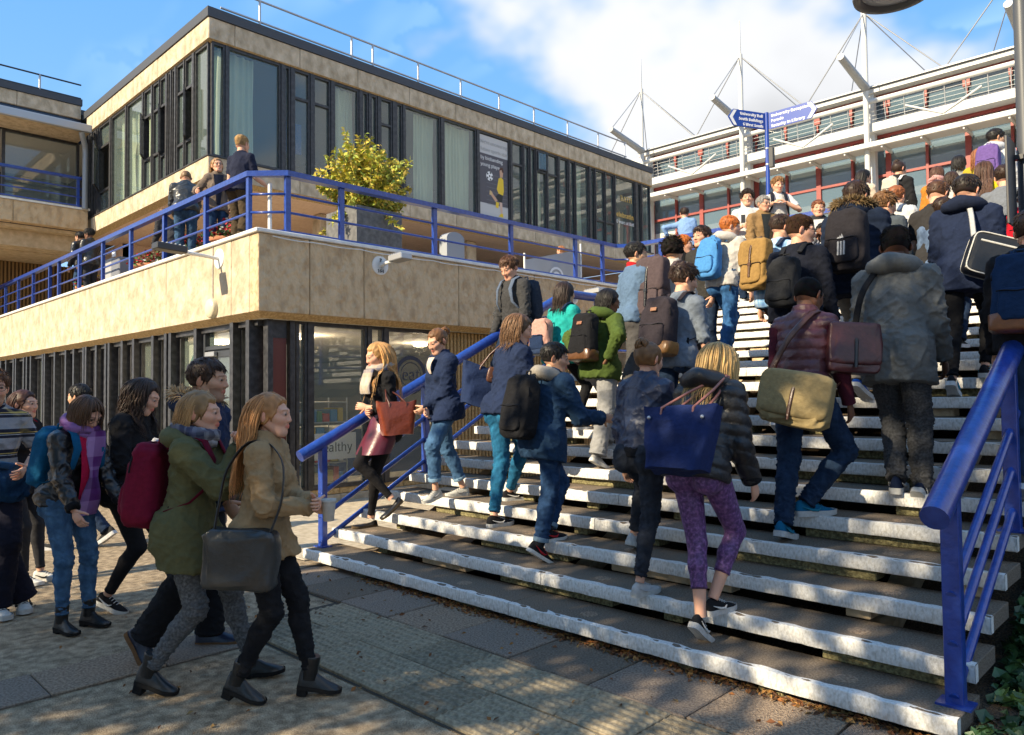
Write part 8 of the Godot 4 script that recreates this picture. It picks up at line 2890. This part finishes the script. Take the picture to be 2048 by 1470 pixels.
	person({"at": Vector3(-4.537, 1.413, -6.405), "h": 1.774, "yaw": -24, "rf": [0.09, 0, 0.14, 28, -4], "lf": [-0.09, 0.157, -0.2, 0, 4], "cell": 0.0165, "label": "man in a blue sweatshirt with a red collar turning right", "skin": Color(0.54, 0.32, 0.2), "smile": true, "hair": ["short", Color(0.012, 0.01, 0.009)], "top": ["sweater", Color(0.105, 0.17, 0.27), ""], "bot": ["wide", Color(0.085, 0.08, 0.078), ""], "lean": [4, 0, 0], "head": [-22, 2, 0], "la": ["down", -14, 30], "ra": ["down", 20, 50], "extra": [["collar", Color(0.42, 0.015, 0.02)]]})
	person({"at": Vector3(-4.253, 1.413, -6.682), "h": 1.817, "yaw": -4, "lf": [-0.09, 0, 0.14, 28, 4], "rf": [0.09, 0.157, -0.2, 0, -4], "cell": 0.0165, "label": "man with curly dark hair carrying a big roll top rucksack", "skin": Color(0.48, 0.27, 0.17), "hair": ["curly", Color(0.012, 0.01, 0.009)], "top": ["hoodie", Color(0.52, 0.5, 0.46), ""], "bot": ["jeans", Color(0.013, 0.013, 0.015), ""], "lean": [5, 0, 0], "bag": {"k": "pack", "name": "backpack", "cat": "backpack", "label": "tall mauve grey roll top rucksack with one centre strap", "col": Color(0.085, 0.062, 0.066), "c": [-0.02, 0.22, 0.26], "sz": [0.36, 0.64, 0.2], "flap": true, "strapc": Color(0.02, 0.02, 0.022)}})
	person({"at": Vector3(-4.996, 1.884, -8.178), "h": 1.739, "yaw": -60, "cell": 0.021, "label": "red haired boy half hidden behind the big rucksack", "skin": Color(0.62, 0.345, 0.235), "hair": ["short", Color(0.42, 0.12, 0.022)], "top": ["jacket", Color(0.013, 0.013, 0.015), ""], "bot": ["jeans", Color(0.022, 0.042, 0.085), "denim"]})
	person({"at": Vector3(-4.631, 1.884, -7.974), "h": 1.761, "yaw": 170, "cell": 0.021, "label": "dark fringed boy in a dark jacket facing down the stairs", "skin": Color(0.62, 0.345, 0.235), "hair": ["sidepart", Color(0.035, 0.019, 0.012)], "top": ["jacket", Color(0.035, 0.033, 0.03), ""], "bot": ["jeans", Color(0.022, 0.042, 0.085), "denim"]})
	person({"at": Vector3(-4.295, 1.884, -7.881), "h": 1.791, "yaw": -10, "rf": [0.09, 0, 0.14, 28, -4], "lf": [-0.09, 0.157, -0.2, 0, 4], "cell": 0.0155, "label": "red haired man in a pale hoodie with a sky blue backpack", "skin": Color(0.62, 0.345, 0.235), "hair": ["short", Color(0.42, 0.12, 0.022)], "top": ["hoodie", Color(0.5, 0.47, 0.43), ""], "bot": ["jeans", Color(0.04, 0.13, 0.3), "denim"], "shoe": ["sneaker", Color(0.017, 0.028, 0.068), Color(0.62, 0.61, 0.58)], "lean": [9, 0, 0], "head": [-35, 6, 0], "extra": [["hood", Color(0.5, 0.47, 0.43), ""]], "bag": {"k": "pack", "name": "backpack", "cat": "backpack", "label": "sky blue backpack on the red haired man in the pale hoodie", "col": Color(0.07, 0.24, 0.52), "c": [-0.03, 0.24, 0.25], "sz": [0.34, 0.48, 0.18], "taper": 0.25}})
	person({"at": Vector3(-3.244, 1.570, -6.967), "h": 1.778, "yaw": -12, "rf": [0.09, 0, 0.14, 28, -4], "lf": [-0.09, 0.157, -0.2, 0, 4], "cell": 0.0155, "label": "man in a blue plaid shirt with a tan rucksack", "skin": Color(0.62, 0.345, 0.235), "hair": ["short", Color(0.035, 0.019, 0.012)], "top": ["shirt", Color(1, 1, 1), "plaid"], "hem": -0.12, "sleeve": 0.75, "bot": ["jeans", Color(0.014, 0.014, 0.016), "denim"], "lean": [6, 0, 0], "head": [-20, 10, 0], "la": ["down", -4, 8], "bag": {"k": "pack", "name": "backpack", "cat": "backpack", "label": "tan canvas rucksack with a brown buckle strap on the plaid shirt", "col": Color(0.3, 0.18, 0.06), "c": [-0.05, 0.26, 0.25], "sz": [0.33, 0.48, 0.16], "flap": true, "strap": Color(0.02, 0.03, 0.06)}})
	person({"at": Vector3(-2.724, 1.256, -6.226), "h": 1.872, "yaw": -4, "lf": [-0.09, 0, 0.14, 28, 4], "rf": [0.09, 0.157, -0.2, 0, -4], "cell": 0.0155, "label": "man in a navy sweater with glasses and a shaved side", "skin": Color(0.62, 0.345, 0.235), "hair": ["fade", Color(0.035, 0.019, 0.012)], "top": ["sweater", Color(0.011, 0.013, 0.022), ""], "hem": -0.08, "bot": ["jeans", Color(0.022, 0.042, 0.085), "denim"], "broad": 1.08, "lean": [6, 0, 0], "head": [-50, 4, 0], "extra": [["glasses", Color(0.013, 0.013, 0.015)]], "bag": {"k": "pack", "name": "backpack", "cat": "backpack", "label": "slack black drawstring backpack on the navy sweater", "col": Color(0.02, 0.021, 0.024), "c": [0.02, 0.2, 0.24], "sz": [0.28, 0.4, 0.15]}})
	person({"at": Vector3(-2.440, 1.570, -6.768), "h": 1.901, "yaw": -2, "rf": [0.09, 0, 0.14, 28, -4], "lf": [-0.09, 0.157, -0.2, 0, 4], "cell": 0.0155, "label": "man in a navy parka with a fur trimmed hood", "skin": Color(0.62, 0.345, 0.235), "hair": ["short", Color(0.035, 0.019, 0.012)], "top": ["puffer", Color(0.012, 0.02, 0.042), ""], "hem": -0.16, "bot": ["wide", Color(0.26, 0.235, 0.2), ""], "shoe": ["sneaker", Color(0.01, 0.08, 0.4), Color(0.62, 0.61, 0.58)], "lean": [6, 0, 0], "head": [-10, 8, 0], "extra": [["hood", Color(0.012, 0.02, 0.042), "", Color(0.17, 0.115, 0.055), 1500]], "bag": {"k": "pack", "name": "backpack", "cat": "backpack", "label": "black backpack with three white stripes on the fur hooded parka", "col": Color(0.022, 0.02, 0.024), "c": [0.06, 0.22, 0.29], "sz": [0.34, 0.5, 0.19], "stripes": true}})
	person({"at": Vector3(-2.606, 1.884, -8.000), "h": 1.739, "yaw": -14, "lf": [-0.09, 0, 0.14, 28, 4], "rf": [0.09, 0.157, -0.2, 0, -4], "cell": 0.021, "label": "brown haired boy in a grey jacket beside the fur hood", "skin": Color(0.62, 0.345, 0.235), "hair": ["messy", Color(0.15, 0.075, 0.03)], "top": ["jacket", Color(0.07, 0.085, 0.1), ""], "bot": ["jeans", Color(0.022, 0.042, 0.085), "denim"], "head": [-25, 8, 0], "bag": {"k": "pack", "name": "backpack", "cat": "backpack", "label": "small grey rucksack on the boy beside the fur hood", "col": Color(0.08, 0.07, 0.07), "c": [0, 0.3, 0.235], "sz": [0.31, 0.46, 0.17]}})
	person({"at": Vector3(-1.610, 1.570, -6.888), "h": 1.813, "yaw": 2, "lf": [-0.09, 0, 0.14, 28, 4], "rf": [0.09, 0.157, -0.2, 0, -4], "cell": 0.0155, "label": "man in a navy wool coat with a black and white shoulder bag", "skin": Color(0.62, 0.345, 0.235), "hair": ["short", Color(0.02, 0.013, 0.01)], "top": ["coat", Color(0.014, 0.022, 0.052), ""], "hem": -0.16, "bot": ["skinny", Color(0.013, 0.013, 0.015), "denim"], "shoe": ["sneaker", Color(0.013, 0.013, 0.015), Color(0.62, 0.61, 0.58), Color(0.05, 0.4, 0.6)], "lean": [7, 0, 0], "head": [-14, 12, 0], "extra": [["hood", Color(0.012, 0.018, 0.04), ""]], "bag": {"k": "msg", "name": "shoulder_bag", "label": "black shoulder bag with white piping on the navy wool coat", "col": Color(0.012, 0.012, 0.013), "mat": "leather", "c": [0.24, 0.04, 0.16], "sz": [0.42, 0.32, 0.13], "yaw": 28, "roll": -16, "e": 0.2, "piping": Color(0.55, 0.54, 0.5), "strap": Color(0.42, 0.42, 0.42), "sw": 0.02, "path": [[0.1, 0.22, 0.22], [0.08, 0.38, 0.19], [0.02, 0.56, 0.06], [-0.06, 0.55, -0.05], [0.08, 0.25, -0.19], [0.28, 0.12, -0.02]]}})
	person({"at": Vector3(-2.158, 1.884, -8.157), "h": 1.813, "yaw": 0, "rf": [0.09, 0, 0.14, 28, -4], "lf": [-0.09, 0.157, -0.2, 0, 4], "cell": 0.021, "label": "man in a charcoal tee bending his head behind the navy coat", "skin": Color(0.62, 0.345, 0.235), "hair": ["short", Color(0.075, 0.035, 0.018)], "top": ["tee", Color(0.035, 0.033, 0.033), ""], "bot": ["jeans", Color(0.022, 0.042, 0.085), "denim"], "head": [-10, 24, 0]})
	person({"at": Vector3(-2.082, 1.884, -8.100), "h": 1.611, "yaw": 0, "lf": [-0.09, 0, 0.14, 28, 4], "rf": [0.09, 0.157, -0.2, 0, -4], "cell": 0.021, "label": "dark haired person with a pale denim bag hidden by the navy coat", "skin": Color(0.62, 0.345, 0.235), "hair": ["short", Color(0.035, 0.019, 0.012)], "top": ["jacket", Color(0.13, 0.19, 0.3), "denim"], "bot": ["jeans", Color(0.022, 0.042, 0.085), "denim"]})
	person({"at": Vector3(-1.981, 2.355, -10.265), "h": 1.897, "yaw": 4, "rf": [0.09, 0, 0.14, 28, -4], "lf": [-0.09, 0.157, -0.2, 0, 4], "cell": 0.018, "label": "man in a grey tee shirt near the right edge", "skin": Color(0.62, 0.345, 0.235), "hair": ["short", Color(0.035, 0.019, 0.012)], "top": ["tee", Color(0.16, 0.175, 0.2), ""], "bot": ["skinny", Color(0.013, 0.013, 0.015), "denim"], "shoe": ["sneaker", Color(0.013, 0.013, 0.015), Color(0.62, 0.61, 0.58), Color(0.62, 0.61, 0.58)], "lean": [5, 0, 0]})
	person({"at": Vector3(-0.940, 0.942, -5.578), "h": 1.801, "yaw": 6, "lf": [-0.09, 0, 0.14, 28, 4], "rf": [0.09, 0.157, -0.2, 0, -4], "cell": 0.018, "label": "person in a dark jacket with a blue backpack at the right edge", "skin": Color(0.62, 0.345, 0.235), "hair": ["short", Color(0.035, 0.019, 0.012)], "top": ["jacket", Color(0.013, 0.013, 0.015), ""], "bot": ["jeans", Color(0.022, 0.042, 0.085), "denim"], "lean": [6, 0, 0], "bag": {"k": "pack", "name": "backpack", "cat": "backpack", "label": "navy blue backpack with tan base at the right edge", "col": Color(0.01, 0.03, 0.08), "c": [-0.05, 0.24, 0.25], "sz": [0.31, 0.46, 0.17], "base": Color(0.22, 0.08, 0.03)}})
	person({"at": Vector3(-1.539, 1.884, -9.044), "h": 1.803, "yaw": 6, "lf": [-0.09, 0, 0.14, 28, 4], "rf": [0.09, 0.157, -0.2, 0, -4], "cell": 0.021, "label": "dark haired person wearing a red backpack at the right edge", "skin": Color(0.2, 0.095, 0.055), "hair": ["short", Color(0.012, 0.01, 0.009)], "top": ["jacket", Color(0.013, 0.013, 0.015), ""], "bot": ["jeans", Color(0.022, 0.042, 0.085), "denim"], "bag": {"k": "pack", "name": "backpack", "cat": "backpack", "label": "bright red backpack under the dark notice panel", "col": Color(0.42, 0.008, 0.02), "c": [-0.03, 0.28, 0.25], "sz": [0.31, 0.46, 0.17]}})
	person({"at": Vector3(-2.522, 3.611, -12.572), "h": 1.856, "yaw": -6, "lf": [-0.085, 0, -0.24, -12, 2], "rf": [0.085, 0.03, 0.26, 35, -2], "cell": 0.021, "label": "man in a white hoodie with a purple backpack at the top of the stairs", "skin": Color(0.54, 0.32, 0.2), "hair": ["short", Color(0.012, 0.01, 0.009)], "top": ["hoodie", Color(0.55, 0.56, 0.58), ""], "bot": ["jeans", Color(0.022, 0.042, 0.085), "denim"], "head": [-45, 4, 0], "extra": [["glasses", Color(0.013, 0.013, 0.015)], ["hood", Color(0.55, 0.56, 0.58), ""]], "bag": {"k": "pack", "name": "backpack", "cat": "backpack", "label": "purple backpack on the man in the white hoodie", "col": Color(0.14, 0.085, 0.27), "c": [0, 0.28, 0.25], "sz": [0.31, 0.46, 0.17]}})
	person({"at": Vector3(-2.685, 3.454, -12.405), "h": 1.736, "yaw": 4, "lf": [-0.085, 0, -0.24, -12, 2], "rf": [0.085, 0.03, 0.26, 35, -2], "cell": 0.021, "sex": "f", "label": "auburn haired woman beside the purple backpack", "skin": Color(0.62, 0.345, 0.235), "hair": ["long", Color(0.22, 0.085, 0.035), 0.3, 0.02], "top": ["jacket", Color(0.45, 0.33, 0.03), ""], "bot": ["jeans", Color(0.022, 0.042, 0.085), "denim"]})
	person({"at": Vector3(-2.417, 2.983, -11.388), "h": 1.659, "yaw": 2, "lf": [-0.09, 0, 0.14, 28, 4], "rf": [0.09, 0.157, -0.2, 0, -4], "cell": 0.021, "sex": "f", "label": "woman in a yellow jacket with very long brown hair", "skin": Color(0.62, 0.345, 0.235), "hair": ["long", Color(0.07, 0.035, 0.022), 0.62, 0.006], "top": ["jacket", Color(0.62, 0.47, 0.015), ""], "bot": ["jeans", Color(0.022, 0.042, 0.085), "denim"]})
	person({"at": Vector3(-2.962, 3.454, -12.485), "h": 1.716, "yaw": -4, "lf": [-0.085, 0, -0.24, -12, 2], "rf": [0.085, 0.03, 0.26, 35, -2], "cell": 0.021, "sex": "f", "label": "woman in a grey knit with black shoulder length hair", "skin": Color(0.54, 0.32, 0.2), "hair": ["bob", Color(0.012, 0.01, 0.009), 0.22, 0.004], "top": ["sweater", Color(0.26, 0.26, 0.26), ""], "bot": ["jeans", Color(0.022, 0.042, 0.085), "denim"]})
	person({"at": Vector3(-3.071, 3.140, -11.755), "h": 1.659, "yaw": 4, "lf": [-0.09, 0, 0.14, 28, 4], "rf": [0.09, 0.157, -0.2, 0, -4], "cell": 0.021, "sex": "f", "label": "woman in a pink scarf and orange jacket", "skin": Color(0.62, 0.345, 0.235), "hair": ["bob", Color(0.07, 0.03, 0.018), 0.16, 0.004], "top": ["jacket", Color(0.48, 0.19, 0.03), ""], "bot": ["jeans", Color(0.022, 0.042, 0.085), "denim"], "extra": [["scarf", Color(0.55, 0.3, 0.28), "", 0.25]]})
	person({"at": Vector3(-2.834, 2.983, -11.499), "h": 1.638, "yaw": 0, "rf": [0.09, 0, 0.14, 28, -4], "lf": [-0.09, 0.157, -0.2, 0, 4], "cell": 0.021, "sex": "f", "label": "dark haired woman in white next to the pink scarf", "skin": Color(0.62, 0.345, 0.235), "hair": ["long", Color(0.035, 0.019, 0.012), 0.22, 0.01], "top": ["jacket", Color(0.5, 0.48, 0.46), ""], "bot": ["jeans", Color(0.022, 0.042, 0.085), "denim"]})
	person({"at": Vector3(-3.758, 3.454, -12.339), "h": 1.784, "yaw": -8, "lf": [-0.085, 0, -0.24, -12, 2], "rf": [0.085, 0.03, 0.26, 35, -2], "cell": 0.021, "sex": "f", "label": "girl with a dark bun and a cream backpack", "skin": Color(0.62, 0.345, 0.235), "hair": ["bun", Color(0.035, 0.019, 0.012), 0.09, 0.06], "top": ["jacket", Color(0.02, 0.02, 0.022), ""], "bot": ["jeans", Color(0.022, 0.042, 0.085), "denim"], "head": [-20, 10, 0], "bag": {"k": "pack", "name": "backpack", "cat": "backpack", "label": "cream backpack with white straps on the girl with the bun", "col": Color(0.5, 0.46, 0.38), "c": [0, 0.3, 0.24], "sz": [0.26, 0.36, 0.14], "strap": Color(0.6, 0.58, 0.55)}})
	person({"at": Vector3(-4.420, 3.611, -12.797), "h": 1.735, "yaw": -10, "lf": [-0.085, 0, -0.24, -12, 2], "rf": [0.085, 0.03, 0.26, 35, -2], "cell": 0.021, "sex": "f", "label": "woman with long black hair in a cream top", "skin": Color(0.62, 0.345, 0.235), "hair": ["long", Color(0.012, 0.01, 0.009), 0.36, 0.004], "top": ["shirt", Color(0.55, 0.45, 0.36), ""], "bot": ["jeans", Color(0.022, 0.042, 0.085), "denim"], "head": [-30, 0, 0]})
	person({"at": Vector3(-3.094, 2.355, -10.016), "h": 1.823, "yaw": -6, "lf": [-0.09, 0, 0.14, 28, 4], "rf": [0.09, 0.157, -0.2, 0, -4], "cell": 0.021, "label": "ginger boy in a white hoodie with a blue bag", "skin": Color(0.62, 0.345, 0.235), "hair": ["short", Color(0.25, 0.085, 0.03)], "top": ["hoodie", Color(0.55, 0.55, 0.54), ""], "bot": ["jeans", Color(0.022, 0.042, 0.085), "denim"], "bag": {"k": "pack", "name": "backpack", "cat": "backpack", "label": "slate blue rucksack on the ginger boy in white", "col": Color(0.07, 0.1, 0.17), "c": [-0.05, 0.28, 0.24], "sz": [0.26, 0.4, 0.15]}})
	person({"at": Vector3(-4.325, 2.669, -10.692), "h": 1.717, "yaw": 208.4, "cell": 0.021, "label": "auburn haired boy in a white tee facing the stairs", "skin": Color(0.62, 0.345, 0.235), "hair": ["short", Color(0.17, 0.06, 0.025)], "top": ["jacket", Color(0.03, 0.03, 0.035), ""], "bot": ["jeans", Color(0.022, 0.042, 0.085), "denim"], "extra": [["panel", Color(0.6, 0.59, 0.57), 0.08, 0.015]], "la": [-0.06, 0.22, -0.24], "ra": [0.06, 0.2, -0.25]})
	person({"at": Vector3(-5.680, 3.454, -12.329), "h": 1.887, "yaw": 219, "cell": 0.019, "label": "fair young man in white holding his rucksack straps", "skin": Color(0.62, 0.345, 0.235), "hair": ["sidepart", Color(0.22, 0.11, 0.04)], "top": ["tee", Color(0.62, 0.61, 0.6), ""], "bot": ["jeans", Color(0.022, 0.042, 0.085), "denim"], "la": [-0.1, 0.36, -0.17, -0.8, -0.6, 0], "ra": [0.1, 0.36, -0.17, 0.8, -0.6, 0], "head": [10, 10, 0], "bag": {"k": "pack", "name": "backpack", "cat": "backpack", "label": "dark rucksack with wide straps on the fair young man", "col": Color(0.015, 0.017, 0.028), "c": [0, 0.3, 0.235], "sz": [0.31, 0.46, 0.17], "strap": Color(0.015, 0.017, 0.028)}})
	person({"at": Vector3(-5.593, 2.983, -11.597), "h": 1.883, "yaw": 232, "cell": 0.019, "label": "grey haired man with glasses in a tan jacket", "skin": Color(0.5, 0.28, 0.19), "hair": ["short", Color(0.22, 0.21, 0.2)], "top": ["jacket", Color(0.26, 0.16, 0.07), ""], "bot": ["jeans", Color(0.05, 0.05, 0.055), ""], "head": [20, 2, 0], "extra": [["glasses", Color(0.013, 0.013, 0.015)], ["panel", Color(0.025, 0.03, 0.032), 0.075, 0.015]]})
	person({"at": Vector3(-6.008, 3.140, -11.879), "h": 1.956, "yaw": 211.2, "cell": 0.019, "label": "dark haired man in a white tee looking at his phone", "skin": Color(0.62, 0.345, 0.235), "hair": ["messy", Color(0.03, 0.018, 0.013)], "top": ["tee", Color(0.62, 0.61, 0.6), ""], "bot": ["jeans", Color(0.022, 0.042, 0.085), "denim"], "la": [-0.05, 0.2, -0.26], "ra": [0.08, 0.22, -0.26], "smile": true, "extra": [["phone", 1, "small dark phone held by the man in white"]]})
	person({"at": Vector3(-8.661, 3.925, -14.386), "h": 1.798, "yaw": 18, "cell": 0.019, "label": "man in a light blue shirt leaning on the blue rail", "skin": Color(0.62, 0.345, 0.235), "hair": ["short", Color(0.035, 0.019, 0.012)], "top": ["shirt", Color(0.2, 0.33, 0.58), ""], "bot": ["jeans", Color(0.013, 0.013, 0.015), ""], "la": [-0.42, 0.22, -0.05, -1, 0, 0.2], "ra": ["down", 10, 40], "lean": [4, -8, 0], "head": [30, 2, 0]})
	person({"at": Vector3(-3.989, 2.198, -9.995), "h": 1.69, "yaw": 182, "cell": 0.021, "label": "small dark haired person holding a camera to the face", "skin": Color(0.2, 0.095, 0.055), "hair": ["short", Color(0.012, 0.01, 0.009)], "top": ["jacket", Color(0.2, 0.2, 0.2), "tartan"], "bot": ["jeans", Color(0.022, 0.042, 0.085), "denim"], "la": [-0.06, 0.58, -0.17], "ra": [0.06, 0.58, -0.17]})
	person({"at": Vector3(-11.357, 3.925, -5.480), "h": 1.917, "yaw": 22, "cell": 0.018, "label": "man in a navy polo shirt seen from behind at the terrace corner", "skin": Color(0.62, 0.345, 0.235), "hair": ["fade", Color(0.35, 0.22, 0.1)], "top": ["tee", Color(0.018, 0.022, 0.045), ""], "bot": ["wide", Color(0.07, 0.05, 0.03), ""], "lf": [-0.16, 0, -0.1, 0, 6], "rf": [0.16, 0, 0.12, 0, -8], "la": ["down", 0, 10], "ra": ["down", 12, 60]})
	person({"at": Vector3(-12.370, 3.925, -5.525), "h": 1.799, "yaw": 254, "cell": 0.018, "sex": "f", "label": "smiling woman with curly fair hair in a taupe jacket on the terrace", "skin": Color(0.62, 0.345, 0.235), "smile": true, "hair": ["long", Color(0.34, 0.19, 0.08), 0.22, 0.03], "top": ["jacket", Color(0.18, 0.14, 0.11), ""], "bot": ["jeans", Color(0.03, 0.075, 0.16), "denim"], "la": ["down", 4, 14], "ra": [0.34, 0.18, -0.16], "head": [6, -6, 4], "extra": [["glasses", Color(0.013, 0.013, 0.015)], ["panel", Color(0.015, 0.02, 0.04), 0.08, 0.015]]})
	person({"at": Vector3(-13.338, 3.925, -5.383), "h": 1.908, "yaw": 68, "cell": 0.018, "label": "balding man in a dark leather jacket bending over the flowers", "skin": Color(0.62, 0.345, 0.235), "hair": ["balding", Color(0.2, 0.12, 0.06)], "stubble": 0.2, "top": ["jacket", Color(0.03, 0.032, 0.034), "leather"], "bot": ["jeans", Color(0.05, 0.11, 0.2), "denim"], "lean": [26, 0, 0], "la": [-0.1, 0.3, -0.42], "ra": [0.05, 0.28, -0.42], "head": [0, 12, 0]})
	person({"at": Vector3(-15.310, 3.925, -5.907), "h": 1.647, "yaw": 110, "cell": 0.021, "label": "person in a dark hooded coat behind the flower bowls", "skin": Color(0.62, 0.345, 0.235), "hair": ["short", Color(0.2, 0.11, 0.05)], "top": ["parka", Color(0.04, 0.04, 0.045), ""], "bot": ["jeans", Color(0.022, 0.042, 0.085), "denim"], "lean": [30, 0, 0], "head": [0, 15, 0]})
	person({"at": Vector3(-19.837, 3.925, -5.682), "h": 1.786, "yaw": 120, "cell": 0.021, "label": "man in a black jacket leaning by the terrace rail", "skin": Color(0.48, 0.27, 0.17), "hair": ["short", Color(0.012, 0.01, 0.009)], "top": ["jacket", Color(0.02, 0.02, 0.024), "leather"], "bot": ["jeans", Color(0.05, 0.1, 0.19), "denim"], "lean": [8, 0, 0], "lf": [-0.1, 0, -0.3, 0, 0], "rf": [0.1, 0, -0.1, 0, 0]})
	person({"at": Vector3(-19.433, 3.925, -5.598), "h": 1.743, "yaw": 115, "cell": 0.021, "label": "second dark haired man standing behind the leaning man", "skin": Color(0.2, 0.095, 0.055), "hair": ["messy", Color(0.012, 0.01, 0.009)], "top": ["jacket", Color(0.03, 0.03, 0.03), "leather"], "bot": ["jeans", Color(0.03, 0.03, 0.035), ""], "head": [10, 6, 0]})
	person({"at": Vector3(-13.356, 3.925, -15.576), "h": 1.837, "yaw": 100, "lf": [-0.085, 0, -0.24, -12, 2], "rf": [0.085, 0.03, 0.26, 35, -2], "cell": 0.021, "label": "red haired person in a dark top walking under the upper building", "skin": Color(0.62, 0.345, 0.235), "hair": ["short", Color(0.35, 0.15, 0.06)], "top": ["tee", Color(0.02, 0.022, 0.045), ""], "bot": ["jeans", Color(0.022, 0.042, 0.085), "denim"], "la": [-0.05, 0.2, -0.26], "ra": [0.05, 0.2, -0.26]})
